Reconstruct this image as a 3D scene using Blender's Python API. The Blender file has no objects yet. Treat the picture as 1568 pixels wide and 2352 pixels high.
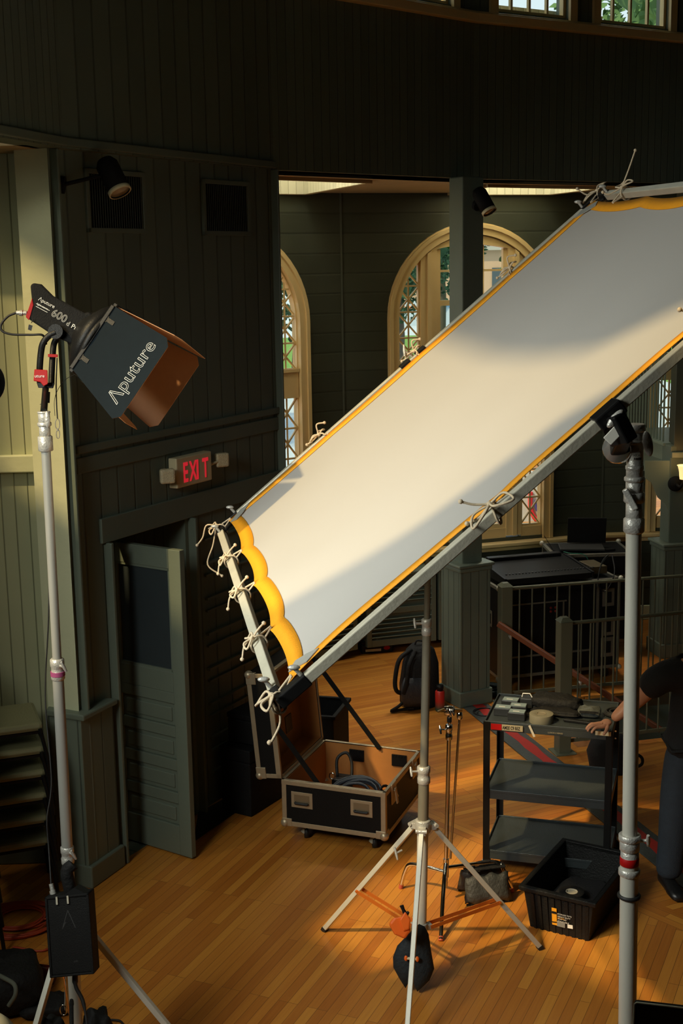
import bpy, bmesh, math, random
from mathutils import Vector as V, Matrix, noise
from mathutils.geometry import tessellate_polygon
random.seed(7)
PI = math.pi
SC = bpy.context.scene
COL = SC.collection
# ---------------------------------------------------------------- camera
F, H = 3000.0, 3.9
PITCH, ROLL = math.radians(10.92), math.radians(0.96)
_r0, _u0 = V((1, 0, 0)), V((0, math.sin(PITCH), math.cos(PITCH)))
FW = V((0, math.cos(PITCH), -math.sin(PITCH)))
RT = _r0 * math.cos(ROLL) - _u0 * math.sin(ROLL)
UP = _r0 * math.sin(ROLL) + _u0 * math.cos(ROLL)
CP = V((0, 0, H))
cd = bpy.data.cameras.new('camera'); cam = bpy.data.objects.new('camera', cd); COL.objects.link(cam)
cam.matrix_world = Matrix((RT, UP, -FW)).transposed().to_4x4()
cam.location = CP
cd.sensor_fit = 'VERTICAL'; cd.sensor_height = 36; cd.lens = 36 * F / 2352
cd.clip_start = 0.05; cd.clip_end = 400
SC.camera = cam
# ---------------------------------------------------------------- world, sun, daylight, added fill lamps, exposure
SC.view_settings.view_transform = 'Standard'; SC.view_settings.look = 'None'
SC.view_settings.exposure = 0.0; SC.view_settings.gamma = 1; SC.view_settings.use_curve_mapping = False
W = bpy.data.worlds.new('sky'); SC.world = W; W.use_nodes = True
bg = W.node_tree.nodes['Background']; bg.inputs[0].default_value = (.80, .93, 1.0, 1); bg.inputs[1].default_value = 1.15
SUN_DIR = V((.75, .53, -1)).normalized()
sd = bpy.data.lights.new('sun', 'SUN'); sd.energy = 4.0; sd.color = (1, .82, .52); sd.angle = math.radians(1.6)
so = bpy.data.objects.new('sun', sd); COL.objects.link(so)
so.rotation_euler = SUN_DIR.to_track_quat('-Z', 'Y').to_euler()
HH, LL = V((.817, .577, 0)), V((-.577, .817, 0))       # across and along the window wall behind the camera

def area(name, loc, direction, sx, sy, power, color, spread=PI):
    d = bpy.data.lights.new(name, 'AREA'); d.shape = 'RECTANGLE'; d.size = sx; d.size_y = sy
    d.energy = power; d.color = color; d.spread = spread
    o = bpy.data.objects.new(name, d); COL.objects.link(o); o.location = loc
    o.rotation_euler = V(direction).to_track_quat('-Z', 'Y').to_euler()
    return o
area('daylight_high_window', HH * -.8 + LL * 4.95 + V((0, 0, 7.2)), (.62, .2, -.76), 2.0, 3.0, 9, (.95, 1.0, .95), math.radians(80))
area('added_low_fill', HH * -.8 + LL * 3.8 + V((0, 0, 4.4)), (2.5, 2.4, -1.7), 1.4, 1.3, 44, (.96, 1.0, .93), math.radians(72))  # added fill lamp for the lower left of the cloth
area('daylight_side_window', HH * -.8 + LL * 7.4 + V((0, 0, 7.7)), (.75, .53, -1.0), .7, 1.2, 6, (1, .98, .80), math.radians(60))
area('added_aisle_fill', (-1.85, 10.95, 2.9), (1, .18, -.12), .5, 1.9, 9, (1, .95, .80), math.radians(130))  # added lamp hidden behind the vents wall, brightens casings and column sides
for wx, wy in ((-.45, 11.15), (1.75, 12.6)):
    area('daylight_skylight_well', (wx, wy, 5.75), (.0, 0, -1), .6, .6, 15, (1, .96, .80))
    area('daylight_skylight_beam', (wx + .0, wy + .1, 5.6), (.0, -.25, -1), .4, .4, 9, (1, .90, .72), math.radians(48))
SC.cycles.use_denoising = True
SC.cycles.max_bounces = 6; SC.cycles.diffuse_bounces = 3; SC.cycles.glossy_bounces = 3
SC.cycles.transparent_max_bounces = 10; SC.cycles.sample_clamp_indirect = 4
SC.cycles.caustics_reflective = False; SC.cycles.caustics_refractive = False

def ray(x, y): return RT * ((x - 784) / F) - UP * ((y - 1176) / F) + FW
def at(x, y, z=0.0):
    d = ray(x, y); return CP + d * ((z - H) / d.z)
def atY(x, y, Y):
    d = ray(x, y); return CP + d * (Y / d.y)
# ---------------------------------------------------------------- materials
MATS = {}
def lin(c): return tuple(((v / 12.92) if v <= .04045 else ((v + .055) / 1.055) ** 2.4) for v in c)
def mat(name, col, rough=.5, metal=0.0, var=.0, vscale=8.0, bump=0.0, bscale=60.0, emit=None, spec=.5, alpha=None):
    if name in MATS: return MATS[name]
    m = bpy.data.materials.new(name); m.use_nodes = True; nt = m.node_tree; N = nt.nodes; L = nt.links
    b = N['Principled BSDF']
    b.inputs['Base Color'].default_value = (*col, 1); b.inputs['Roughness'].default_value = rough
    b.inputs['Metallic'].default_value = metal; b.inputs['Specular IOR Level'].default_value = spec
    tc = N.new('ShaderNodeTexCoord')
    if var > 0:
        nz = N.new('ShaderNodeTexNoise'); nz.inputs['Scale'].default_value = vscale; nz.inputs['Detail'].default_value = 5
        L.new(tc.outputs['Object'], nz.inputs['Vector'])
        mx = N.new('ShaderNodeMixRGB'); mx.inputs[1].default_value = (*[c * (1 - var) for c in col], 1)
        mx.inputs[2].default_value = (*[min(1, c * (1 + var)) for c in col], 1)
        L.new(nz.outputs['Fac'], mx.inputs[0]); L.new(mx.outputs[0], b.inputs['Base Color'])
    if bump > 0:
        nb = N.new('ShaderNodeTexNoise'); nb.inputs['Scale'].default_value = bscale; nb.inputs['Detail'].default_value = 3
        L.new(tc.outputs['Object'], nb.inputs['Vector'])
        bp = N.new('ShaderNodeBump'); bp.inputs['Strength'].default_value = bump; bp.inputs['Distance'].default_value = .01
        L.new(nb.outputs['Fac'], bp.inputs['Height']); L.new(bp.outputs[0], b.inputs['Normal'])
    if emit:
        b.inputs['Emission Color'].default_value = (*emit[0], 1); b.inputs['Emission Strength'].default_value = emit[1]
    MATS[name] = m; return m

def grooved(name, col, pitch, horizontal=False, depth=.5, dirt=.45, rough=.45, spec=.4):
    """painted boards with joints, by the panel's own metre UVs"""
    if name in MATS: return MATS[name]
    m = mat(name, col, rough, 0, .10, 3.0, spec=spec); nt = m.node_tree; N = nt.nodes; L = nt.links; b = N['Principled BSDF']
    uv = N.new('ShaderNodeUVMap'); sp = N.new('ShaderNodeSeparateXYZ'); L.new(uv.outputs[0], sp.inputs[0])
    dv = N.new('ShaderNodeMath'); dv.operation = 'DIVIDE'; dv.inputs[1].default_value = pitch
    L.new(sp.outputs[1 if horizontal else 0], dv.inputs[0])
    fr = N.new('ShaderNodeMath'); fr.operation = 'FRACT'; L.new(dv.outputs[0], fr.inputs[0])
    pp = N.new('ShaderNodeMath'); pp.operation = 'PINGPONG'; pp.inputs[1].default_value = .5; L.new(fr.outputs[0], pp.inputs[0])
    mr = N.new('ShaderNodeMapRange'); mr.inputs[1].default_value = 0; mr.inputs[2].default_value = .07
    L.new(pp.outputs[0], mr.inputs[0])
    fl = N.new('ShaderNodeMath'); fl.operation = 'FLOOR'; L.new(dv.outputs[0], fl.inputs[0])
    wn = N.new('ShaderNodeTexWhiteNoise'); wn.noise_dimensions = '1D'; L.new(fl.outputs[0], wn.inputs['W'])
    src = b.inputs['Base Color'].links[0].from_socket
    hs = N.new('ShaderNodeHueSaturation'); L.new(src, hs.inputs['Color'])
    m1 = N.new('ShaderNodeMapRange'); m1.inputs[3].default_value = .9; m1.inputs[4].default_value = 1.08
    L.new(wn.outputs['Value'], m1.inputs[0]); L.new(m1.outputs[0], hs.inputs['Value'])
    mx = N.new('ShaderNodeMixRGB'); mx.inputs[1].default_value = (*[c * dirt for c in col], 1)
    L.new(mr.outputs[0], mx.inputs[0]); L.new(hs.outputs[0], mx.inputs[2]); L.new(mx.outputs[0], b.inputs['Base Color'])
    bp = N.new('ShaderNodeBump'); bp.inputs['Strength'].default_value = depth; bp.inputs['Distance'].default_value = .012
    L.new(mr.outputs[0], bp.inputs['Height']); L.new(bp.outputs[0], b.inputs['Normal'])
    return m

GREEN = (.142, .172, .134)
DARKGREEN = (.062, .068, .046)
M_BEAD = grooved('beadboard_paint', GREEN, .085)
M_BEAD2 = grooved('wide_board_paint', GREEN, .17)
M_CLAP = grooved('horizontal_board_paint', DARKGREEN, .19, True, depth=.2, dirt=.7)
M_DG = mat('dark_green_paint', DARKGREEN, .5, 0, .1, 3)
M_GREEN = mat('green_grey_paint', GREEN, .45, 0, .10, 3, .15, 25)
M_PALEWALL = grooved('pale_green_beadboard', (.50, .52, .33), .085)
M_PALE = mat('pale_green_paint', (.60, .62, .42), .45, 0, .08, 3, .25, 18)
M_CREAM = mat('cream_trim_paint', (.82, .60, .28), .42, 0, .08, 4, .15, 20)
M_WELL = grooved('skylight_beadboard', (.90, .86, .66), .085, dirt=.75)
M_CEIL = mat('tan_ceiling_paint', (.45, .33, .18), .6, 0, .12, 4)
M_ALU = mat('aluminium', (.64, .63, .55), .36, .25, .06, 10, .05, 120)
M_ALUD = mat('worn_aluminium', (.58, .55, .44), .42, .25, .15, 14, .1, 90)
M_CHROME = mat('chrome', (.75, .74, .72), .12, 1)
M_CAST = mat('cast_aluminium', (.50, .49, .45), .34, .35, .12, 20, .3, 120)
M_BLACKMET = mat('black_metal', (.010, .010, .010), .45, .2, .1, 20, spec=.2)
M_BLACK = mat('black_plastic', (.010, .010, .010), .42, 0, .2, 20, .15, 200, spec=.22)
M_BLACKM = mat('black_matte', (.010, .010, .010), .7, 0, .25, 20, .3, 150, spec=.15)
M_CARTM = mat('cart_black_enamel', (.042, .052, .055), .38, .2, .15, 9, .2, 220)
M_NYLON = mat('black_nylon', (.014, .014, .014), .7, 0, .3, 14, .8, 40, spec=.2)
M_RED = mat('red_plastic', (.36, .006, .006), .5, spec=.2)
M_ORANGE = mat('orange_webbing', (.90, .36, .01), .6, 0, .1, 40, .4, 300)
M_ORMET = mat('orange_anodised', (.75, .20, .03), .35, .5)
M_ORPLA = mat('orange_plastic', (.92, .16, .02), .4)
M_CORD = mat('cotton_cord', (.62, .50, .34), .8, 0, .15, 80, .4, 400)
M_WHITE = mat('white_print', (.75, .75, .72), .5)
M_GLASSLENS = mat('lens_glass', (.55, .44, .30), .15)
M_SKIN = mat('skin', (.50, .24, .14), .5, 0, .12, 25, .1, 120)
M_CREAMPL = mat('cream_plastic', (.75, .66, .42), .4)
M_REDGL = mat('exit_red', (.75, .02, .03), .4, emit=((1, .03, .05), .42))
M_PLY = mat('plywood_lining', (.46, .19, .05), .5, 0, .18, 6, .1, 40)
M_RUBBER = mat('rubber', (.01, .01, .01), .6)
M_SEAT = mat('olive_vinyl', (.20, .19, .10), .45, 0, .1, 10, .2, 60)
M_JEANS = mat('dark_denim', (.022, .032, .045), .8, 0, .3, 30, .5, 200)
M_TEE = mat('black_cotton', (.006, .006, .007), .85, 0, .2, 20, .4, 60)

def glass_mat(name='window_glass', tint=(.93, .96, .94)):
    m = bpy.data.materials.new(name); m.use_nodes = True; N = m.node_tree.nodes; L = m.node_tree.links
    N.remove(N['Principled BSDF']); out = N['Material Output']
    t = N.new('ShaderNodeBsdfTransparent'); t.inputs[0].default_value = (*tint, 1)
    g = N.new('ShaderNodeBsdfGlossy'); g.inputs['Roughness'].default_value = .03
    mx = N.new('ShaderNodeMixShader'); mx.inputs[0].default_value = .05; L.new(t.outputs[0], mx.inputs[1]); L.new(g.outputs[0], mx.inputs[2])
    L.new(mx.outputs[0], out.inputs[0]); return m
M_GLASS = glass_mat(); M_AMBER = glass_mat('sun_warming_glass', (.965, .905, .775))  # amber tint is added to warm the sun coming indoors

def silk_mat():
    m = bpy.data.materials.new('diffusion_silk'); m.use_nodes = True; N = m.node_tree.nodes; L = m.node_tree.links
    N.remove(N['Principled BSDF']); out = N['Material Output']
    tc = N.new('ShaderNodeTexCoord'); nz = N.new('ShaderNodeTexNoise'); nz.inputs['Scale'].default_value = 260
    L.new(tc.outputs['Object'], nz.inputs['Vector'])
    n2 = N.new('ShaderNodeTexNoise'); n2.inputs['Scale'].default_value = 2.2; n2.inputs['Detail'].default_value = 2
    mp = N.new('ShaderNodeMapping'); mp.inputs['Scale'].default_value = (1, 1, 1); L.new(tc.outputs['Object'], mp.inputs[0]); L.new(mp.outputs[0], n2.inputs['Vector'])
    ad = N.new('ShaderNodeMath'); ad.operation = 'MULTIPLY_ADD'; ad.inputs[1].default_value = .05; L.new(nz.outputs['Fac'], ad.inputs[0]); L.new(n2.outputs['Fac'], ad.inputs[2])
    bp = N.new('ShaderNodeBump'); bp.inputs['Strength'].default_value = .25; bp.inputs['Distance'].default_value = .02
    L.new(ad.outputs[0], bp.inputs['Height'])
    d = N.new('ShaderNodeBsdfDiffuse'); d.inputs[0].default_value = (.62, .61, .58, 1)
    t = N.new('ShaderNodeBsdfTranslucent'); t.inputs[0].default_value = (.66, .65, .60, 1)
    L.new(bp.outputs[0], d.inputs['Normal']); L.new(bp.outputs[0], t.inputs['Normal'])
    mx = N.new('ShaderNodeMixShader'); mx.inputs[0].default_value = .36
    L.new(d.outputs[0], mx.inputs[1]); L.new(t.outputs[0], mx.inputs[2]); L.new(mx.outputs[0], out.inputs[0]); return m
M_SILK = silk_mat()
def webbing():
    m = mat('webbing_soft', (.88, .36, .01), .7); return m

FL_A, FL_B = math.radians(66.2), math.radians(25.5)     # plank directions of the two floor fields
SEAM0 = at(936, 1852); SEAM1 = at(1102, 1922)
def floor_mat():
    m = bpy.data.materials.new('oak_strip_floor'); m.use_nodes = True; nt = m.node_tree; N = nt.nodes; L = nt.links
    b = N['Principled BSDF']; tc = N.new('ShaderNodeTexCoord')
    def M(op, a, c=None):
        n = N.new('ShaderNodeMath'); n.operation = op
        for i, v in enumerate((a, c)):
            if v is None: continue
            if isinstance(v, (int, float)): n.inputs[i].default_value = v
            else: L.new(v, n.inputs[i])
        return n.outputs[0]
    def field(ang):
        mp = N.new('ShaderNodeMapping'); mp.vector_type = 'POINT'; mp.inputs['Rotation'].default_value = (0, 0, -ang)
        L.new(tc.outputs['Object'], mp.inputs[0])
        br = N.new('ShaderNodeTexBrick'); br.offset = .37; br.offset_frequency = 3
        br.inputs['Scale'].default_value = 1; br.inputs['Brick Width'].default_value = .95; br.inputs['Row Height'].default_value = .0575
        br.inputs['Mortar Size'].default_value = .0011; br.inputs['Mortar Smooth'].default_value = .3
        br.inputs['Color1'].default_value = (0, 0, 0, 1); br.inputs['Color2'].default_value = (1, 1, 1, 1); br.inputs['Mortar'].default_value = (.5, .5, .5, 1)
        L.new(mp.outputs[0], br.inputs['Vector'])
        g = N.new('ShaderNodeMapping'); g.inputs['Scale'].default_value = (1.6, 34, 1); L.new(mp.outputs[0], g.inputs[0])
        nz = N.new('ShaderNodeTexNoise'); nz.inputs['Scale'].default_value = 2.2; nz.inputs['Detail'].default_value = 6; L.new(g.outputs[0], nz.inputs['Vector'])
        return br.outputs['Color'], br.outputs['Fac'], nz.outputs['Fac']
    fa, fb = field(FL_A), field(FL_B)
    sx = N.new('ShaderNodeSeparateXYZ'); L.new(tc.outputs['Object'], sx.inputs[0])
    d = (SEAM1 - SEAM0); d.normalize(); nx, ny = -d.y, d.x
    sfld = field(math.atan2(d.y, d.x))
    sd_ = M('ADD', M('MULTIPLY', M('SUBTRACT', sx.outputs[0], SEAM0.x), nx), M('MULTIPLY', M('SUBTRACT', sx.outputs[1], SEAM0.y), ny))
    side = M('GREATER_THAN', sd_, .0); band = M('LESS_THAN', M('ABSOLUTE', sd_), .0862)
    outs = []
    for k in range(3):
        mx = N.new('ShaderNodeMixRGB'); L.new(side, mx.inputs[0]); L.new(fa[k], mx.inputs[1]); L.new(fb[k], mx.inputs[2])
        m2 = N.new('ShaderNodeMixRGB'); L.new(band, m2.inputs[0]); L.new(mx.outputs[0], m2.inputs[1]); L.new(sfld[k], m2.inputs[2])
        outs.append(m2.outputs[0])
    cr = N.new('ShaderNodeValToRGB'); e = cr.color_ramp.elements
    e[0].position = 0; e[0].color = (.36, .105, .014, 1); e[1].position = 1; e[1].color = (.66, .29, .045, 1)
    x = e.new(.5); x.color = (.52, .19, .028, 1)
    nz = N.new('ShaderNodeTexNoise'); nz.inputs['Scale'].default_value = 1.3; L.new(tc.outputs['Object'], nz.inputs['Vector'])
    v = M('ADD', M('MULTIPLY', outs[0], .62), M('ADD', M('MULTIPLY', outs[2], .55), M('SUBTRACT', M('MULTIPLY', nz.outputs['Fac'], .3), .22)))
    L.new(v, cr.inputs[0])
    mm = N.new('ShaderNodeMixRGB'); mm.inputs[2].default_value = (.07, .025, .008, 1); L.new(outs[1], mm.inputs[0]); L.new(cr.outputs[0], mm.inputs[1])
    L.new(mm.outputs[0], b.inputs['Base Color'])
    b.inputs['Roughness'].default_value = .36; b.inputs['Specular IOR Level'].default_value = .45
    rr = M('ADD', M('MULTIPLY', nz.outputs['Fac'], .2), .27); L.new(rr, b.inputs['Roughness'])
    bp = N.new('ShaderNodeBump'); bp.inputs['Strength'].default_value = .3; bp.inputs['Distance'].default_value = .002; bp.invert = True
    L.new(outs[1], bp.inputs['Height']); L.new(bp.outputs[0], b.inputs['Normal'])
    return m
M_FLOOR = floor_mat()

def wm(o):
    return wm(o.parent) @ o.matrix_basis if o.parent else o.matrix_basis.copy()
# ---------------------------------------------------------------- mesh builder
class MB:
    def __init__(s, M=None):
        s.v = []; s.f = []; s.sm = []; s.M = M or Matrix()
    def add(s, vs, fs, smooth=False):
        o = len(s.v); s.v += [s.M @ V(p) for p in vs]; s.f += [tuple(i + o for i in f) for f in fs]; s.sm += [smooth] * len(fs); return s
    def box(s, lo, hi):
        x0, y0, z0 = lo; x1, y1, z1 = hi
        return s.add([(x0, y0, z0), (x1, y0, z0), (x1, y1, z0), (x0, y1, z0), (x0, y0, z1), (x1, y0, z1), (x1, y1, z1), (x0, y1, z1)],
                     [(0, 3, 2, 1), (4, 5, 6, 7), (0, 1, 5, 4), (1, 2, 6, 5), (2, 3, 7, 6), (3, 0, 4, 7)])
    def cbox(s, c, size, M=None):
        c = V(c); h = V(size) / 2
        if M is None: return s.box(c - h, c + h)
        vs = [c + M @ V((a * h.x, b * h.y, d * h.z)) for d in (-1, 1) for a, b in ((-1, -1), (1, -1), (1, 1), (-1, 1))]
        return s.add(vs, [(0, 3, 2, 1), (4, 5, 6, 7), (0, 1, 5, 4), (1, 2, 6, 5), (2, 3, 7, 6), (3, 0, 4, 7)])
    def bar(s, p, q, w, h, up=(0, 0, 1)):
        p, q = V(p), V(q); d = (q - p); L = d.length
        if L < 1e-6: return s
        d.normalize(); a = d.cross(V(up))
        if a.length < 1e-4: a = d.cross(V((1, 0, 0)))
        a.normalize(); b = a.cross(d); a = a * w / 2; b = b * h / 2
        vs = [p - a - b, p + a - b, p + a + b, p - a + b, q - a - b, q + a - b, q + a + b, q - a + b]
        return s.add(vs, [(0, 1, 2, 3), (7, 6, 5, 4), (0, 4, 5, 1), (1, 5, 6, 2), (2, 6, 7, 3), (3, 7, 4, 0)])
    def tube(s, pts, r, seg=12, closed=False, smooth=True):
        pts = [V(p) for p in pts]; n = len(pts); rs = r if isinstance(r, (list, tuple)) else [r] * n
        vs = []; fs = []; ref = None
        for i, p in enumerate(pts):
            if closed: d = pts[(i + 1) % n] - pts[i - 1]
            else: d = pts[min(i + 1, n - 1)] - pts[max(i - 1, 0)]
            if d.length < 1e-9: d = V((0, 0, 1))
            d.normalize()
            if ref is None:
                ref = d.cross(V((0, 0, 1)))
                if ref.length < .05: ref = d.cross(V((1, 0, 0)))
            ref = ref - d * ref.dot(d)
            if ref.length < 1e-6: ref = d.orthogonal()
            ref.normalize(); b = d.cross(ref)
            for k in range(seg):
                t = 2 * PI * k / seg; vs.append(p + (ref * math.cos(t) + b * math.sin(t)) * rs[i])
        m = n if closed else n - 1
        for i in range(m):
            j = (i + 1) % n
            for k in range(seg):
                k2 = (k + 1) % seg; fs.append((i * seg + k, i * seg + k2, j * seg + k2, j * seg + k))
        s.add(vs, fs, smooth)
        if not closed:
            s.add(vs[:seg], [tuple(reversed(range(seg)))]); s.add(vs[-seg:], [tuple(range(seg))])
        return s
    def cyl(s, p, q, r, seg=18, r2=None):
        return s.tube([p, q], [r, r if r2 is None else r2], seg)
    def lathe(s, prof, c=(0, 0, 0), axis=(0, 0, 1), seg=24, close=True):
        q = V((0, 0, 1)).rotation_difference(V(axis).normalized()).to_matrix(); c = V(c); vs = []; fs = []
        for r, z in prof:
            for k in range(seg):
                t = 2 * PI * k / seg; vs.append(c + q @ V((r * math.cos(t), r * math.sin(t), z)))
        for i in range(len(prof) - 1):
            for k in range(seg):
                k2 = (k + 1) % seg; fs.append((i * seg + k, i * seg + k2, (i + 1) * seg + k2, (i + 1) * seg + k))
        s.add(vs, fs, True)
        if close:
            if prof[0][0] > 1e-4: s.add(vs[:seg], [tuple(reversed(range(seg)))])
            if prof[-1][0] > 1e-4: s.add(vs[-seg:], [tuple(range(seg))])
        return s
    def ball(s, c, rx, ry=None, rz=None, M=None, seg=16, rings=10, jit=0, smooth=True):
        ry = ry or rx; rz = rz or rx; c = V(c); vs = []; fs = []
        for i in range(rings + 1):
            ph = PI * i / rings
            for k in range(seg):
                t = 2 * PI * k / seg; p = V((math.sin(ph) * math.cos(t), math.sin(ph) * math.sin(t), math.cos(ph)))
                k_ = 1 + (jit * noise.noise(p * 2.3 + c * 5) if jit else 0)
                p = V((p.x * rx * k_, p.y * ry * k_, p.z * rz * k_))
                if M: p = M @ p
                vs.append(c + p)
        for i in range(rings):
            for k in range(seg):
                k2 = (k + 1) % seg; fs.append((i * seg + k, (i + 1) * seg + k, (i + 1) * seg + k2, i * seg + k2))
        return s.add(vs, fs, smooth)
    def prism(s, poly, a, b, fn=None):
        """poly in 2D, extruded from a to b; fn maps (u,v,w) to 3D"""
        fn = fn or (lambda u, v, w: V((u, v, w))); n = len(poly)
        vs = [fn(u, v, a) for u, v in poly] + [fn(u, v, b) for u, v in poly]
        tri = tessellate_polygon([[V((u, v, 0)) for u, v in poly]])
        fs = [tuple(t) for t in tri] + [tuple(i + n for i in reversed(t)) for t in tri]
        fs += [(i, (i + 1) % n, (i + 1) % n + n, i + n) for i in range(n)]
        return s.add(vs, fs)
    def build(s, name, m, parent=None, bevel=0, uv=None, subsurf=0):
        me = bpy.data.meshes.new(name)
        org = wm(parent) if parent is not None else Matrix()
        loc = V((0, 0, 0))
        if parent is None and s.v:
            lo = V([min(p[i] for p in s.v) for i in range(3)]); hi = V([max(p[i] for p in s.v) for i in range(3)])
            loc = V(((lo.x + hi.x) / 2, (lo.y + hi.y) / 2, lo.z))
            vv = [p - loc for p in s.v]
        else:
            inv = org.inverted(); vv = [inv @ p for p in s.v]
        me.from_pydata([tuple(p) for p in vv], [], s.f)
        me.polygons.foreach_set('use_smooth', s.sm)
        if uv:
            l = me.uv_layers.new(name='UVMap')
            for lp in me.loops: l.data[lp.index].uv = uv(s.v[lp.vertex_index])
        me.update()
        bm = bmesh.new(); bm.from_mesh(me); bmesh.ops.recalc_face_normals(bm, faces=bm.faces); bm.to_mesh(me); bm.free()
        o = bpy.data.objects.new(name, me); COL.objects.link(o); o.location = loc
        if parent is not None: o.parent = parent; o.location = (0, 0, 0)
        if m: me.materials.append(m)
        if bevel:
            bv = o.modifiers.new('Bevel', 'BEVEL'); bv.width = bevel; bv.segments = 2; bv.limit_method = 'ANGLE'; bv.angle_limit = .7
        if subsurf:
            ss = o.modifiers.new('Subsurf', 'SUBSURF'); ss.levels = subsurf; ss.render_levels = subsurf
        return o

def tag(o, label=None, cat=None, group=None, kind=None):
    if label: o['label'] = label
    if cat: o['category'] = cat
    if group: o['group'] = group
    if kind: o['kind'] = kind
    return o
def struct(o): o['kind'] = 'structure'; return o
def thing(name, label, cat, loc, group=None, rot=0.0):
    o = bpy.data.objects.new(name, None); COL.objects.link(o); o.empty_display_size = .05
    o.matrix_basis = Matrix.Translation(V(loc)) @ Matrix.Rotation(rot, 4, 'Z')
    return tag(o, label, cat, group)
def copy_thing(src, label, M=None, group=None):
    """copy a thing with its parts and sub-parts; M is its new world matrix"""
    r = src.copy(); COL.objects.link(r)
    if M is not None: r.matrix_basis = M
    r['label'] = label
    if group: r['group'] = group
    for ch in [c for c in bpy.data.objects if c.parent == src]:
        c = ch.copy(); COL.objects.link(c); c.parent = r
        for g in [x for x in bpy.data.objects if x.parent == ch]:
            d = g.copy(); COL.objects.link(d); d.parent = c
    return r
def text(name, s, size, M, m, parent, outline=0, align='LEFT', ext=.0006, space=1.0, bold=0):
    c = bpy.data.curves.new(name, 'FONT'); c.body = s; c.size = size; c.align_x = align; c.space_character = space
    c.extrude = ext; c.resolution_u = 4
    if outline: c.fill_mode = 'NONE'; c.bevel_depth = outline; c.extrude = 0; c.bevel_resolution = 1
    if bold: c.offset = bold
    t = bpy.data.objects.new(name, c); COL.objects.link(t)
    me = bpy.data.meshes.new_from_object(t.evaluated_get(bpy.context.evaluated_depsgraph_get()))
    bpy.data.objects.remove(t); bpy.data.curves.remove(c)
    me.name = name; me.materials.clear(); me.materials.append(m)
    o = bpy.data.objects.new(name, me); COL.objects.link(o)
    if parent is not None:
        o.parent = parent; o.matrix_basis = wm(parent).inverted() @ M
    else: o.matrix_basis = M
    return o
def frame3(o, x, y):
    """matrix with origin o, local x and y axes along x and y"""
    x = V(x).normalized(); z = x.cross(V(y)).normalized(); y = z.cross(x)
    M = Matrix((x, y, z)).transposed().to_4x4(); M.translation = V(o); return M
def curve_pts(pts, n=8):
    """Catmull-Rom through the points"""
    pts = [V(p) for p in pts]; out = []
    P = [pts[0] * 2 - pts[1]] + pts + [pts[-1] * 2 - pts[-2]]
    for i in range(1, len(P) - 2):
        for k in range(n):
            t = k / n; a, b, c, d = P[i - 1:i + 3]
            out.append(.5 * ((2 * b) + (c - a) * t + (2 * a - 5 * b + 4 * c - d) * t * t + (3 * b - a - 3 * c + d) * t ** 3))
    out.append(pts[-1]); return out
# ================================================================ ARCHITECTURE
ZB = 4.56                                   # underside of the ring beam
K0, K1, K2, K3, K4 = V((-1.565, 7.80, 0)), V((-.458, 9.92, 0)), V((1.17, 11.44, 0)), V((3.31, 12.752, 0)), V((5.4, 13.3, 0))
KM = K0 + V((-.32, -1.25, 0)); KL = KM
def panel(name, a, b, z0, z1, m, th=.12, side=1, holes=(), bevel=0):
    """wall from a to b (plan), u metres along it; thickness goes to the far side; holes = 2D loops in (u, z)"""
    a, b = V((a[0], a[1], 0)), V((b[0], b[1], 0)); d = (b - a); L = d.length; d.normalize(); n = V((-d.y, d.x, 0)) * side
    outer = [(0, z0), (L, z0), (L, z1), (0, z1)]
    loops = [outer] + [list(h) for h in holes]
    flat = [p for lp in loops for p in lp]; tri = tessellate_polygon([[V((u, v, 0)) for u, v in lp] for lp in loops])
    P = lambda u, v, w: a + d * u + n * w + V((0, 0, v))
    mb = MB(); N_ = len(flat)
    vs = [P(u, v, 0) for u, v in flat] + [P(u, v, th) for u, v in flat]
    fs = [tuple(t) for t in tri] + [tuple(i + N_ for i in reversed(t)) for t in tri]
    o = 0
    for lp in loops:
        k = len(lp); fs += [(o + i, o + (i + 1) % k, o + (i + 1) % k + N_, o + i + N_) for i in range(k)]; o += k
    mb.add(vs, fs)
    return struct(mb.build(name, m, uv=lambda p: ((V(p) - a).dot(d) + 50, p[2] + 50)))

# floor, with the stairwell cut out between the two railings
RA = math.radians(14.0); rx, ry = V((math.cos(RA), math.sin(RA), 0)), V((-math.sin(RA), math.cos(RA), 0))
NW4 = at(1291, 1722, .02); NW3 = atY(1160, 1338, 11.1); NW3.z = 0
HO = NW4 + rx * .16 + ry * .06; hw = (NW3 - NW4).dot(ry) - .12; hl = 2.4
def floor_build():
    mb = MB(); xs = [-14, 0, hl, 14]; ys = [-22, 0, hw, 14]
    for i in range(3):
        for j in range(3):
            if i == 1 and j == 1: continue
            p = lambda x, y, z: HO + rx * x + ry * y + V((0, 0, z - HO.z))
            c = [(xs[i], ys[j]), (xs[i + 1], ys[j]), (xs[i + 1], ys[j + 1]), (xs[i], ys[j + 1])]
            mb.add([p(x, y, 0) for x, y in c] + [p(x, y, -.15) for x, y in c], [(0, 1, 2, 3), (4, 7, 6, 5), (0, 4, 5, 1), (1, 5, 6, 2), (2, 6, 7, 3), (3, 7, 4, 0)])
    o = mb.build('floor', M_FLOOR); me = o.data
    off = o.location.copy()
    for v in me.vertices: v.co += off
    o.location = (0, 0, 0); me.update()
    return struct(o)
floor_build()
mb = MB()
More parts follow.
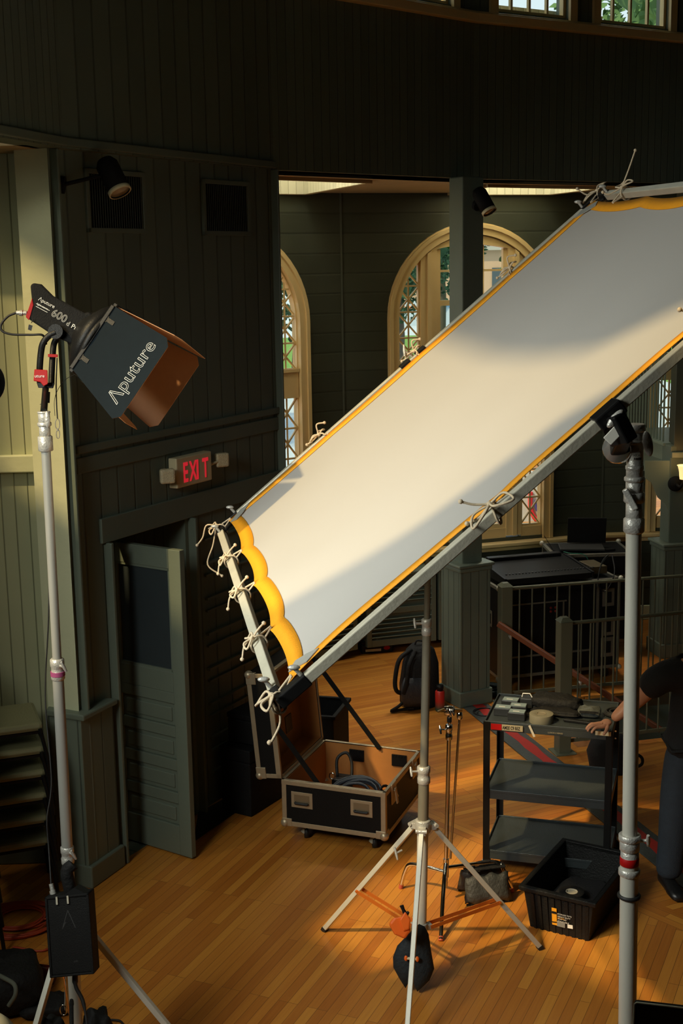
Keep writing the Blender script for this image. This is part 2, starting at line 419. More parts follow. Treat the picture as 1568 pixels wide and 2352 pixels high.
for k in range(7):
    z = -.18 * (k + 1)
    c = [(.28 * k, 0), (hl if k == 6 else .28 * (k + 1) + .03, 0), (hl if k == 6 else .28 * (k + 1) + .03, hw), (.28 * k, hw)]
    p = lambda x, y, z: HO + rx * x + ry * y + V((0, 0, z - HO.z))
    mb.add([p(x, y, z) for x, y in c] + [p(x, y, z - .2) for x, y in c], [(0, 1, 2, 3), (4, 7, 6, 5), (0, 4, 5, 1), (1, 5, 6, 2), (2, 6, 7, 3), (3, 7, 4, 0)])
M_TREAD = mat('stair_oak', (.30, .12, .035), .45, 0, .2, 5)
st = struct(mb.build('floor_stairwell_steps', M_TREAD)); st.name = 'floor_steps'

for nm_, p_, q_ in (('wall_stairwell_near', (0, 0), (hl, 0)), ('wall_stairwell_far', (hl, hw), (0, hw)), ('wall_stairwell_end', (hl, 0), (hl, hw)), ('wall_stairwell_start', (0, hw), (0, 0))):
    f_ = lambda c: HO + rx * c[0] + ry * c[1]
    panel(nm_, f_(p_), f_(q_), -2.2, -.02, M_GREEN, .1, -1)
m_ = MB(); m_.prism([(HO + rx * a + ry * b)[:2] for a, b in ((-.2, -.2), (hl + .2, -.2), (hl + .2, hw + .2), (-.2, hw + .2))], -2.3, -2.2); struct(m_.build('floor_lower', M_TREAD))
# ring fascia with the clerestory above it
ZC = 5.855
def ring_u(px, py, a, b):
    d = (b - a).normalized(); n = V((-d.y, d.x, 0)); r = ray(px, py); t = (a - CP).dot(n) / r.dot(n); return (CP + r * t - a).dot(d)
def px_holes(a, b, spans, z0=.075):
    out = []
    for x0, y0, x1, y1 in spans:
        u0, u1 = ring_u(x0, y0, a, b), ring_u(x1, y1, a, b); out.append([(u0, ZC + z0), (u1, ZC + z0), (u1, ZC + .9), (u0, ZC + .9)])
    return out
RINGS = [(KM, K0, 'wall_ring_left'), (K0, K1, 'wall_ring_vents'), (K1, K2, 'wall_ring_centre'), (K2, K3, 'wall_ring_right'), (K3, K4, 'wall_ring_far_right')]
wn = 0
for a, b, nm in RINGS:
    L = (b - a).length
    if nm in ('wall_ring_centre',): hs = px_holes(a, b, [(896, 0, 1036, 5)])
    elif nm in ('wall_ring_right',): hs = px_holes(a, b, [(1140, 20, 1305, 30), (1375, 35, 1535, 45)])
    elif nm in ('wall_ring_far_right',): hs = []
    else: hs = []
    panel(nm, a, b, ZB, 7.6, M_BEAD if nm != 'wall_ring_vents' else M_BEAD2, .16, 1, hs)
    d = (b - a).normalized(); n = V((-d.y, d.x, 0))
    if hs or nm == 'wall_ring_vents':
        t = MB(); t.bar(a + V((0, 0, ZC)) - n * .02, b + V((0, 0, ZC)) - n * .02, .09, .075)
        t.bar(a + V((0, 0, ZC + .045)) - n * .015, b + V((0, 0, ZC + .045)) - n * .015, .05, .02)
        wn += 1; struct(t.build('trim_%d' % wn, M_CREAM, bevel=.008))
    if nm in ('wall_ring_vents', 'wall_ring_left'):
        t = MB(); t.bar(a + V((0, 0, ZB + .035)) - n * .012, b + V((0, 0, ZB + .035)) - n * .012, .03, .05)
        wn += 1; struct(t.build('trim_%d' % wn, M_GREEN, bevel=.006))
    for h in hs:
        u0, u1, z0, z1 = h[0][0], h[1][0], h[0][1], h[2][1]
        P = lambda u, z, w: a + d * u + n * w + V((0, 0, z))
        fr = MB()
        for (p, q) in (((u0, z0), (u1, z0)), ((u0, z1), (u1, z1))): fr.bar(P(p[0], p[1], .06), P(q[0], q[1], .06), .05, .06)
        for u in (u0, u1): fr.bar(P(u, z0, .06), P(u, z1, .06), .06, .05, n)
        for k in range(1, 4): u = u0 + (u1 - u0) * k / 4; fr.bar(P(u, z0, .06), P(u, z1, .06), .022, .03, n)
        fr.bar(P(u0, (z0 + z1) / 2, .06), P(u1, (z0 + z1) / 2, .06), .03, .022)
        for u in (u0 - .04, u1 + .04): fr.bar(P(u, z0 - .03, -.01), P(u, z1, -.01), .04, .08, d)
        NWIN = globals().get('NWIN', 20) + 1; NW = NWIN
        f = struct(fr.build('window_%d' % NWIN, M_CREAM))
        g = MB(); g.bar(P(u0, (z0 + z1) / 2, .06), P(u1, (z0 + z1) / 2, .06), .006, z1 - z0); g.build('pane', M_GLASS, f)
# roof over everything, outer enclosure
wp = lambda h, l: HH * h + LL * l
R = MB(); R.prism([(p[0], p[1]) for p in (wp(-1.16, 9.3), wp(-1.16, -5.2), (11.2, -3.7), (11.2, 13.6), K4 + V((0, .2, 0)), K3 + V((0, .2, 0)), K2 + V((0, .2, 0)), K1 + V((-.1, .2, 0)), K0 + V((-.2, .2, 0)), (-1.8, 8.3), (-6.3, 8.2))], 10.2, 10.4)
struct(R.build('ceiling_upper', M_GREEN))
# upper drum walls above the clerestory
for i, (a, b) in enumerate(((KM, K0), (K0, K1), (K1, K2), (K2, K3), (K3, K4))):
    panel('wall_drum_%s' % ('abcde'[i]), a, b, 7.6, 10.2, M_GREEN, .16)

# outer wall: three window bays
SLA, SLB, SLC = math.radians(33), math.radians(17.4), math.radians(3)
CAB = V((.04, 12.88, 0)); CBC = CAB + V((math.cos(SLB), math.sin(SLB), 0)) * 2.88
CAA = CAB - V((math.cos(SLA), math.sin(SLA), 0)) * 2.88; CCC = CBC + V((math.cos(SLC), math.sin(SLC), 0)) * 2.88
WR, WS, WZ0 = .90, 3.33, .98
def arch_loop(c, r, z0, zs, n=28):
    return [(c - r, z0), (c + r, z0)] + [(c + r * math.cos(PI * k / n), zs + r * math.sin(PI * k / n)) for k in range(n + 1)]
ZCE = 4.53
for nm, a, b in (('wall_back_left', CAA, CAB), ('wall_back_centre', CAB, CBC), ('wall_back_right', CBC, CCC)):
    panel(nm, a, b, 0, ZCE, M_CLAP, .16, 1, [arch_loop(1.58 if nm == 'wall_back_left' else 1.38, WR - .03, WZ0 + .03, WS)])
    # corner board
    t = MB(); t.bar(b + V((0, 0, 1.0)), b + V((0, 0, ZCE)), .02, .02); wn += 1; struct(t.build('trim_%d' % wn, M_DG))

def arched_window(num, a, b, uc=1.38):
    d = (b - a).normalized(); n = V((-d.y, d.x, 0)); o = a + d * uc
    P = lambda u, z, w=0: o + d * u + n * w + V((0, 0, z))
    def ring(mb, r0, r1, w0, w1, z0=WZ0, n_=28, sides=True):
        prof = ([(-1, None)] if sides else [])
        inn = []; out = []
        if sides: inn.append((r0, z0)); out.append((r1, z0))
        for k in range(n_ + 1):
            t = PI * k / n_; inn.append((r0 * math.cos(t), WS + r0 * math.sin(t))); out.append((r1 * math.cos(t), WS + r1 * math.sin(t)))
        if sides: inn.append((-r0, z0)); out.append((-r1, z0))
        m = len(inn); vs = []
        for w in (w0, w1):
            vs += [P(u, z, w) for u, z in inn] + [P(u, z, w) for u, z in out]
        fs = []
        for i in range(m - 1):
            fs += [(i, i + 1, m + i + 1, m + i), (2 * m + i, 3 * m + i, 3 * m + i + 1, 2 * m + i + 1), (i, 2 * m + i, 2 * m + i + 1, i + 1), (m + i, m + i + 1, 3 * m + i + 1, 3 * m + i)]
        fs += [(0, m, 3 * m, 2 * m), (m - 1, 3 * m - 1, 4 * m - 1, 2 * m - 1)]
        mb.add(vs, fs)
    fr = MB(); ring(fr, .79, .87, .03, .11)
    root = struct(fr.build('window_%d' % num, M_CREAM))
    c = MB(); ring(c, .80, .865, -.03, .03); ring(c, .865, .90, -.05, .02); ring(c, .90, .915, -.025, .02); c.build('casing', M_CREAM, root)
    R_ = .79
    top = lambda u: WS + math.sqrt(max(0, R_ * R_ - u * u))
    m = MB()
    for s in (-1, 1):
        m.prism([(s * .385, WZ0 + .05), (s * .56, WZ0 + .05)] + [(s * (.56 - .175 * k / 5), top(.56 - .175 * k / 5)) for k in range(6)], .0, .10, lambda u, v, w: P(u, v, w))
        m.prism([(s * .45, WZ0 + .05), (s * .495, WZ0 + .05), (s * .495, top(.495)), (s * .45, top(.45))], -.025, .0, lambda u, v, w: P(u, v, w))
        m.prism([(s * .56, 2.60), (s * .79, 2.60), (s * .79, 2.87), (s * .56, 2.87)], .01, .10, lambda u, v, w: P(u, v, w))
        m.prism([(s * .56, 2.85), (s * .79, 2.85), (s * .79, 2.88), (s * .56, 2.88)], -.01, .02, lambda u, v, w: P(u, v, w))
        m.prism([(s * .56, WZ0), (s * .79, WZ0), (s * .79, WZ0 + .13), (s * .56, WZ0 + .13)], .01, .10, lambda u, v, w: P(u, v, w))
    m.prism([(-.385, WZ0), (.385, WZ0), (.385, WZ0 + .13), (-.385, WZ0 + .13)], .01, .10, lambda u, v, w: P(u, v, w))
    seg = [(-.385 + .77 * k / 10, 4.03 - .04 * ((-.385 + .77 * k / 10) / .385) ** 2) for k in range(11)]
    arc = [(-(-.385 + .77 * k / 10), top(-(-.385 + .77 * k / 10))) for k in range(11)]
    m.prism(seg + arc, .0, .10, lambda u, v, w: P(u, v, w))
    m.build('mullion', M_CREAM, root)
    s_ = MB()                                                   # the centre sashes
    zt = 3.99
    for u in (-.365, .365): s_.bar(P(u, WZ0 + .1, .05), P(u, zt, .05), .05, .045, n)
    for k, z in enumerate([3.99 - .315 * i for i in range(1, 9)]):
        th = .055 if k == 1 else .022
        s_.bar(P(-.37, z + .1, .055), P(.37, z + .1, .055), .03, th)
    for u in (-.125, .125): s_.bar(P(u, WZ0 + .1, .055), P(u, 4.03, .055), .022, .03, n)
    s_.bar(P(-.37, WZ0 + .15, .05), P(.37, WZ0 + .15, .05), .05, .06)
    s_.build('sash', M_CREAM, root)
    for s in (-1, 1):
        la = MB(); u0, u1 = .56, .79
        for (za, zb) in ((WZ0 + .14, 2.60), (2.87, WS + .56)):
            def clipbar(p, q, w=.03, th=.016):
                # keep the part under the arch
                pts = [(p[0] + (q[0] - p[0]) * t / 16, p[1] + (q[1] - p[1]) * t / 16) for t in range(17)]
                ok = [x for x in pts if x[1] <= top(x[0]) + .005]
                if len(ok) > 1: la.bar(P(s * ok[0][0], ok[0][1], .05), P(s * ok[-1][0], ok[-1][1], .05), w, th)
            nc = max(1, round((zb - za) / .285)); ch = (zb - za) / nc; um = (u0 + u1) / 2
            clipbar((um, za), (um, zb))
            for i in range(nc):
                z = za + ch * i
                if i: clipbar((u0, z), (u1, z))
                clipbar((u0, z), (u1, z + ch), .02, .014); clipbar((u1, z), (u0, z + ch), .02, .014)
            la.bar(P(s * u0, za, .05), P(s * u1, za, .05), .045, .03)
            la.bar(P(s * (u0 + .008), za, .05), P(s * (u0 + .008), min(zb, top(u0)), .05), .02, .045, n)
        la.build('lattice', M_CREAM, root)
    g = MB()
    g.bar(P(-.385, 2.6, .07), P(.385, 2.6, .07), .005, 3.0)
    for s in (-1, 1):
        g.prism([(s * .55, WZ0 + .1), (s * .79, WZ0 + .1), (s * .79, WS)] + [(s * (.79 * math.cos(t)), WS + .79 * math.sin(t)) for t in [PI / 2 * .5 * k / 6 for k in range(1, 7)] if .79 * math.cos(t) > .56] + [(s * .55, top(.55))], .068, .073, lambda u, v, w: P(u, v, w))
    g.build('pane', M_GLASS, root)
arched_window(1, CAA, CAB, 1.58); arched_window(2, CAB, CBC); arched_window(3, CBC, CCC)
for a, b in ((CAA, CAB), (CAB, CBC), (CBC, CCC)):
    d = (b - a).normalized(); n = V((-d.y, d.x, 0)); t = MB()
    t.bar(a + V((0, 0, .955)) - n * .045, b + V((0, 0, .955)) - n * .045, .13, .04); t.bar(a + V((0, 0, .91)) - n * .02, b + V((0, 0, .91)) - n * .02, .05, .06)
    wn += 1; struct(t.build('trim_%d' % wn, M_CREAM, bevel=.01))
    t = MB(); t.bar(a + V((0, 0, .08)) - n * .02, b + V((0, 0, .08)) - n * .02, .04, .16)
    struct(t.build('baseboard_back', M_PALE, bevel=.008))
# aisle ceiling with the trapezoid skylight wells
def wall_hit(px, a, b, off=.05):
    # plan point on the wall line a-b under the sight line through column px, off metres into the room
    r = ray(px, 600); d = (b - a).normalized(); n = V((-d.y, d.x, 0)); t = ((a - n * off) - CP).dot(n) / V((r.x, r.y, 0)).dot(n)
    p = CP + V((r.x, r.y, 0)) * t; p.z = ZCE; return p
def far_near(px, a, b, q0, q1):
    f_ = wall_hit(px, a, b); return f_, f_ + (at(*q1, ZCE) - at(*q0, ZCE))
f1b, n1b = far_near(707, CAA, CAB, (707, 437), (862, 407)); f2a, n2a = far_near(1033, CAB, CBC, (1109, 430), (1194, 411)); f2b, n2b = far_near(1262, CAB, CBC, (1262, 448), (1486, 421))
f1a = wall_hit(520, CAA, CAB); n1a = f1a + (n1b - f1b) * .5 + V((.1, -1.2, 0))
h1 = [f1a, f1b, n1b, n1a]; h2 = [f2a, f2b, n2b, n2a]
def clip_ring(p, q, a, b, off=.22):
    # the point on the line p-q that lies off metres outside the ring side a-b
    d = (b - a).normalized(); n = V((-d.y, d.x, 0)); sp = (p - a).dot(n) - off; sq = (q - a).dot(n) - off
    r = p.lerp(q, sp / (sp - sq)); r.z = ZCE; return r
h1[2] = clip_ring(h1[1], h1[2], K1, K2); h1[3] = clip_ring(h1[0], h1[3], K1, K2)
h2[2] = clip_ring(h2[1], h2[2], K2, K3); h2[3] = clip_ring(h2[0], h2[3], K2, K3)
def ceil_poly():
    outer = [K0 + V((-2, .3, 0)), K1 + V((0, .1, 0)), K2 + V((0, .1, 0)), K3 + V((0, .1, 0)), K4, CCC + V((0, .3, 0)), CBC + V((0, .3, 0)), CAB + V((0, .3, 0)), CAA + V((0, .3, 0)), CAA + V((-3, 0, 0))]
    loops = [[(p.x, p.y) for p in outer], [(p.x, p.y) for p in h1], [(p.x, p.y) for p in h2]]
    flat = [p for l in loops for p in l]; tri = tessellate_polygon([[V((x, y, 0)) for x, y in l] for l in loops])
    mb = MB(); n = len(flat)
    mb.add([V((x, y, ZCE)) for x, y in flat] + [V((x, y, ZCE + .03)) for x, y in flat], [tuple(t) for t in tri] + [tuple(i + n for i in t) for t in tri])
    return struct(mb.build('ceiling', M_CEIL))
ceil_poly()
for i, hh in enumerate((h1, h2)):
    for j in range(4):
        a, b = hh[j], hh[(j + 1) % 4]
        panel('trim_%d' % (60 + i * 4 + j), a, b, ZCE - .02, ZCE + 1.5, M_WELL, .03, -1 if True else 1)
    t = MB()
    for j in range(4): t.bar(hh[j] + V((0, 0, 0)), hh[(j + 1) % 4], .05, .05)
    wn += 1; struct(t.build('trim_%d' % wn, M_CEIL))

# vents wall below the ring, with the doorway
V0, V1 = K0 + V((-.10, .0, 0)), K1
vd = (V1 - V0).normalized(); vn = V((-vd.y, vd.x, 0)); VL = (V1 - V0).length
def u_on(px, py):                         # metres along the vents wall where a sight line meets it
    r = ray(px, py); # solve CP + r t on the plane
    t = ((V0 - CP).dot(vn)) / r.dot(vn); p = CP + r * t
    return (p - V0).dot(vd), p.z
ud0, zd0 = u_on(252, 1236); ud1, zd1 = u_on(424, 1197)
ZD = (zd0 + zd1) / 2
panel('wall_left_vents', V0, V1, 0, ZB, M_BEAD2, .14, 1, [[(ud0, 0.001), (ud1, 0.001), (ud1, ZD), (ud0, ZD)]])
PV = lambda u, z, w=0: V0 + vd * u + vn * w + V((0, 0, z))
t = MB()
for u in (.03, VL - .03): t.bar(PV(u, 0, -.01), PV(u, ZB, -.01), .02, .10, vn)
t.bar(PV(.1, ZD + .62, -.012), PV(VL, ZD + .62, -.012), .025, .05); t.bar(PV(.1, ZD + .52, -.006), PV(VL, ZD + .52, -.006), .015, .10)
t.bar(PV(ud0 - .1, ZD + .08, -.012), PV(VL, ZD + .08, -.012), .025, .16)
t.bar(PV(ud0 - .05, 0, -.012), PV(ud0 - .05, ZD, -.012), .025, .10, vn); t.bar(PV(ud1 + .05, 0, -.012), PV(ud1 + .05, ZD, -.012), .025, .10, vn)
wn += 1; struct(t.build('trim_%d' % wn, M_GREEN, bevel=.006))
t = MB()                                  # panelling right of the doorway
ue = ud1 + .14
for k in range(7):
    z = .25 + k * .26; t.bar(PV(ue + .06, z, -.012), PV(VL - .08, z, -.012), .03, .018)
    t.bar(PV(ue + .06, z + .17, -.012), PV(VL - .08, z + .17, -.012), .02, .012)
wn += 1; struct(t.build('trim_%d' % wn, M_GREEN))
# lobby behind the doorway
t = MB(); q = [PV(ud0 - .6, 0, 1.6), PV(ud1 + .8, 0, 1.6)]
panel('wall_lobby', q[0], q[1], 0, ZB, M_BEAD, .1)
panel('wall_lobby_side', PV(ud1 + .12, 0, .14), PV(ud1 + .12, 0, 1.75), 0, ZB, M_BEAD, .1)
panel('ceiling_lobby', PV(ud0, 0, .14), PV(ud1 + .2, 0, .14), ZD + .3, ZD + .4, M_BEAD, 1.6)
# pedestal pilaster at the left end of that wall
PB = at(212, 1990)
def post(name, c, rot, hs, hp, ztop, zcap, label, bead=True):
    r = thing(name, label, 'column', (c[0], c[1], 0), rot=rot); M = Matrix.Translation((c[0], c[1], 0)) @ Matrix.Rotation(rot, 4, 'Z')
    m = MB(M); m.box((-hs, -hs, zcap), (hs, hs, ztop)); m.build('shaft', M_GREEN, r, bevel=.012)
    m = MB(M); m.box((-hp, -hp, 0), (hp, hp, zcap))
    me = m.build('pedestal', M_BEAD if bead else M_GREEN, r)
    l = me.data.uv_layers.new(name='UVMap')
    for pl in me.data.polygons:
        for li in pl.loop_indices:
            co = me.data.vertices[me.data.loops[li].vertex_index].co
            l.data[li].uv = ((co.x if abs(pl.normal.y) > .5 else co.y) + 20 + .02, co.z)
    m = MB(M); m.box((-hp - .03, -hp - .03, zcap), (hp + .03, hp + .03, zcap + .03)); m.box((-hp - .015, -hp - .015, zcap - .04), (hp + .015, hp + .015, zcap)); m.build('cap', M_GREEN, r, bevel=.01)
    m = MB(M); m.box((-hp - .02, -hp - .02, 0), (hp + .02, hp + .02, .14)); m.build('plinth', M_GREEN, r, bevel=.01)
    return r
P2C = V((1.085, 11.2, 0))
post('column', P2C, math.radians(28), .105, .155, ZB, 1.26, 'square dark green column on a beadboard pedestal, behind the backpack')
P3C = V((3.24, 12.52, 0))
post('column', P3C, math.radians(12), .095, .15, 2.1, 1.12, 'square green column on a beadboard pedestal, below the wall sconce')
# left wall, pilaster, rails
LW0, LW1 = V((-6.2, 8.0, 0)), V((-1.80, 8.12, 0))
panel('wall_left', LW0, LW1, 0, 10.2, M_PALEWALL, .15)
pl0 = V((-1.875, 7.885, 0)); pl1 = V((V0.x + .006, V0.y - .022, 0))
m = MB(); m.prism([(pl0.x, pl0.y), (pl1.x, pl1.y), (pl1.x - .03, pl1.y + .022), (pl0.x, pl0.y + .14)], 0, ZB + .02)
struct(m.build('wall_left_pilaster', M_PALE))
PLD = (pl1 - pl0).normalized()
m = MB(); m.prism([(pl0.x, pl0.y - .05), (pl1.x + .02, pl1.y - .06), (pl1.x + .02 + vd.x * .3, pl1.y - .02 + vd.y * .3), (pl1.x, pl1.y + vd.y * .3), (pl0.x, pl0.y + .1)], 0, 1.12)
struct(m.build('trim_51', M_BEAD, bevel=.005, uv=lambda p: (p[0] + p[1] * .3 + 20, p[2])))
m = MB(); m.prism([(pl0.x, pl0.y - .07), (pl1.x + .045, pl1.y - .085), (pl1.x + .045 + vd.x * .32, pl1.y - .04 + vd.y * .32), (pl1.x - .02, pl1.y + vd.y * .3), (pl0.x, pl0.y + .1)], 1.12, 1.16)
m.prism([(pl0.x, pl0.y - .06), (pl1.x + .04, pl1.y - .08), (pl1.x + .04 + vd.x * .32, pl1.y - .03 + vd.y * .32), (pl1.x - .02, pl1.y + vd.y * .3), (pl0.x, pl0.y + .1)], 0, .15)
struct(m.build('trim_52', M_GREEN, bevel=.01))
def rail_on_left(z, h, w, nm):
    t = MB(); t.bar(V((LW0.x, LW0.y - w / 2, z)), V((LW1.x, LW1.y - w / 2, z)), w, h); return struct(t.build(nm, M_PALE, bevel=.008))
zr = atY(60, 1064, 8.1).z; rail_on_left(zr, .11, .05, 'trim_53')
t = MB(); t.bar(V((LW0.x, LW0.y - .02, .09)), V((LW1.x, LW1.y - .02, .09)), .04, .18); struct(t.build('baseboard_left', M_GREEN, bevel=.008))
m = MB(); m.prism([(-6, 7.66), (-2.3, 7.66), (K0.x - .16, 7.56), (V0.x - .02, V0.y + .1), (-1.9, 8.3), (-6, 8.1)], ZB + .0, ZB + .03); struct(m.build('ceiling_left', M_CEIL))

# unseen wall behind the photographer with openings shaped for the sun, roof and closing walls
def wp(h, l): return HH * h + LL * l
WB0, WB1 = wp(-1, -5), wp(-1, 9.2)
def hole(l0, l1, z0, z1): return [(l0 + 5, z0), (l1 + 5, z0), (l1 + 5, z1), (l0 + 5, z1)]
WH = [(2.6, 6.35, 5.3, 9.4), (7.0, 7.85, 6.9, 8.5), (3.0, 4.6, 3.5, 5.0)]  # last opening is made up to go with the low fill lamp
SUN_OUTLINE = [(5.95, 5.4), (5.3, 5.42), (5.05, 6.45), (4.05, 6.42), (3.5, 7.15), (3.13, 7.9), (2.6, 8.25), (2.6, 8.9), (3.5, 8.72), (4.35, 8.98), (5.3, 9.45), (6.35, 8.2), (6.35, 6.3)]  # outline drawn to throw the sun patches on cloth and floor
panel('wall_behind_camera', WB0, WB1, 0, 10.2, M_GREEN, .15, 1, [[(l + 5, z) for l, z in reversed(SUN_OUTLINE)]] + [hole(*h) for h in WH[1:]])
for i, (l0, l1, z0, z1) in enumerate(WH):
    f = MB(); P = lambda l, z: wp(-1.05, l) + V((0, 0, z))
    nb = 1
    if i == 0: f.tube([P(l, z) for l, z in SUN_OUTLINE], .03, 6, closed=True); o = struct(f.build('window_10', M_CREAM)); g = MB(); g.prism([(l, z) for l, z in SUN_OUTLINE], -.003, .003, lambda u, v, w: P(u, v) + HH * w); g.build('pane', M_AMBER, o); continue
    for k in range(nb + 1): l = l0 + (l1 - l0) * k / nb; f.bar(P(l, z0), P(l, z1), .04, .035, HH)
    for z in (z0, z1): f.bar(P(l0, z), P(l1, z), .04, .05)
    o = struct(f.build('window_%d' % (10 + i), M_CREAM))
    g = MB(); g.bar(P(l0, (z0 + z1) / 2), P(l1, (z0 + z1) / 2), .004, z1 - z0); g.build('pane', M_AMBER, o)
panel('wall_front_right', wp(-1, -5), (11, -3.5), 0, 10.2, M_GREEN, .15, -1)
panel('wall_right', (11, -3.5), (11, 13.6), 0, 10.2, M_GREEN, .15, -1)
panel('wall_back_far_right', CCC, (11, 13.9), 0, ZCE + .4, M_GREEN, .15)
panel('wall_ring_end', K4, (11, 13.4), ZB, 10.2, M_GREEN, .15)
panel('wall_back_far_left', (-6.6, 9.5), CAA, 0, ZCE + .4, M_GREEN, .15)
panel('wall_far_left', LW0, (-6.6, 9.5), 0, ZCE + .4, M_GREEN, .15, -1)
panel('wall_side_left', wp(-1, 9.2), LW0, 0, 10.2, M_GREEN, .15, 1)

# stair landing on the right with its balusters
M_LAND = mat('landing_paint', (.25, .30, .23), .45, 0, .08, 4)
LA, LB = V((3.02, 13.66, 0)), V((3.16, 12.55, 0))
m = MB(); m.prism([(LA.x, LA.y), (LB.x, LB.y), (5.5, 12.75), (5.5, 13.9)], 1.92, 2.08)
m.prism([(LA.x - .04, LA.y), (LB.x - .04, LB.y - .03), (5.5, 12.7), (5.5, 13.9)], 2.08, 2.11)
m.prism([(LA.x + .05, LA.y), (LB.x + .02, LB.y + .05), (LB.x + .14, LB.y + .05), (LA.x + .17, LA.y)], 1.72, 1.92)
struct(m.build('floor_landing', M_LAND, bevel=.006))
m = MB(); m.box((3.20, 12.42, 2.0), (5.5, 12.62, ZB)); struct(m.build('wall_right_stair', M_DG, bevel=.005))
m = MB(); m.box((3.17, 12.38, 1.98), (5.5, 12.66, 2.04)); struct(m.build('trim_54', M_GREEN, bevel=.008))
m = MB(); m.box((3.22, 12.62, 0), (5.5, 12.70, 1.95)); struct(m.build('wall_right_lower', M_DG))
m = MB(); m.prism([(1480, 1058), (1540, 1058), (1540, 1190), (1527, 1158), (1509, 1142), (1495, 1108), (1480, 1098)], 12.42, 12.58, lambda u, v, w: atY(u, v, w)); struct(m.build('trim_55', M_LAND, bevel=.004))
rail = thing('stair_railing', 'green balustrade of thin square bars on the raised landing by the right window', 'railing', (LB.x, LB.y, 2.11))
m = MB(); tl = [LA.lerp(LB, .02), LA.lerp(LB, .98)]
m.bar(tl[0] + V((0, 0, 3.0)), tl[1] + V((0, 0, 3.0)), .05, .04); m.build('top_rail', M_GREEN, rail)
for k in range(13):
    p = LA.lerp(LB, .02 + .075 * k); m = MB(); m.bar(p + V((0, 0, 2.11)), p + V((0, 0, 3.0)), .016, .016, (1, 0, 0)); m.build('baluster', M_LAND, rail)
# ================================================================ FRAME, CLOTH AND STANDS
FA, FB, FC, FD = V((-.608, 6.428, 2.58)), V((-.205, 3.881, 2.549)), V((1.728, 4.168, 4.163)), V((1.326, 6.715, 4.193))
E1, E2 = (FB - FA).normalized(), (FD - FA).normalized(); FN = E2.cross(E1).normalized()
if FN.z < 0: FN = -FN
AL, AW = (FB - FA).length, (FD - FA).length
fr = thing('butterfly_frame', 'square aluminium pipe frame holding the big white diffusion cloth at a slant', 'frame', FB)
for a, b in ((FA, FB), (FB, FC), (FD, FC), (FA, FD)):
    d = (b - a).normalized(); m = MB(); m.bar(a + d * .08, b - d * .08, .036, .036, FN); m.build('pipe', M_ALUD, fr, bevel=.004)
for c, d1, d2 in ((FA, E1, E2), (FB, -E1, E2), (FC, -E1, -E2), (FD, E1, -E2)):
    m = MB(); m.bar(c, c + d1 * .10, .042, .042, FN); m.bar(c, c + d2 * .12, .042, .042, FN); m.bar(c + d1 * .02 + d2 * .09, c + d1 * .09 + d2 * .02, .03, .012, FN)
    k = m.build('corner_bracket', M_BLACKMET, fr, bevel=.004)
    for dd in (d1, d2):
        m = MB(); p = c + dd * .11; m.cyl(p + FN * .02, p + FN * .05, .007, 10); m.ball(p + FN * .055, .02, .011, .009, seg=12, rings=8); m.build('wing_knob', M_CAST, k)
for base, off in ((FA.lerp(FD, .49), .055), (FA.lerp(FD, .53), .055)):
    m = MB(); m.bar(base - E2 * .03, base + E2 * .03, .05, .05, FN); m.build('rubber_sleeve', M_BLACK, fr, bevel=.004)

# the cloth: s runs from A to B, t from A to D
TS = [0.0, .27, .50, .76, 1.0]; TT = [0, .27, .52, .77, 1]
def scal(x, ties, amp):
    for a, b in zip(ties, ties[1:]):
        if a <= x <= b: return amp * math.sin(PI * (x - a) / (b - a)) ** .7
    return 0
def edge_in(which, x):
    if which == 'AB': return .060 + scal(x, TS, .022)
    if which == 'DC': return .050 + scal(x, TS, .025)
    if which == 'BC': return .030 + scal(x, [0, .36, .72, 1], .075 * (1 - x * .55))
    return .030 + scal(x, TT, .010)
def cloth_pt(s, t, inset=0.0):
    tl = (edge_in('AB', s) + inset) / AW; th = 1 - (edge_in('DC', s) + inset) / AW
    sl = (edge_in('AD', t) + inset) / AL; sh = 1 - (edge_in('BC', t) + inset) / AL
    S = sl + (sh - sl) * s; T = tl + (th - tl) * t
    sag = -.085 * math.sin(PI * S) * math.sin(PI * T) ** .8
    rip = .0025 * math.sin(26 * S + 9 * T + 2 * math.sin(5 * T)) * math.sin(PI * S) * math.sin(PI * T)
    pull = .004 * math.sin(8 * PI * s) * max(0, 1 - t * 7) + .003 * math.sin(6 * PI * t + 1) * max(0, 1 - (1 - s) * 8)
    return FA + (FB - FA) * S + (FD - FA) * T + FN * (sag + rip + pull + .012)
cl = thing('diffusion_cloth', 'large white diffusion cloth with orange webbing edge, tied into the slanted pipe frame', 'cloth', FB)
N1 = 72; m = MB(); WB_ = .058
vs = [cloth_pt(i / N1, j / N1, WB_) for i in range(N1 + 1) for j in range(N1 + 1)]
fs = [(i * (N1 + 1) + j, (i + 1) * (N1 + 1) + j, (i + 1) * (N1 + 1) + j + 1, i * (N1 + 1) + j + 1) for i in range(N1) for j in range(N1)]
m.add(vs, fs, True); m.build('fabric', M_SILK, cl)
def strip(name, f0, f1, n=90, off=.0):
    m = MB(); vs = []
    for i in range(n + 1):
        a, b = f0(i / n), f1(i / n)
        for w in (off - .0015, off + .0015): vs += [a + FN * w, b + FN * w]
    fs = []
    for i in range(n):
        k = i * 4; fs += [(k, k + 4, k + 5, k + 1), (k + 2, k + 3, k + 7, k + 6), (k, k + 2, k + 6, k + 4), (k + 1, k + 5, k + 7, k + 3)]
    m.add(vs, fs, True); m.build(name, M_ORANGE, cl)
ov = WB_ + .006
strip('webbing', lambda x: cloth_pt(x, 0, 0), lambda x: cloth_pt(x, 0, ov), off=.003)
strip('webbing', lambda x: cloth_pt(x, 1, 0), lambda x: cloth_pt(x, 1, ov), off=.003)
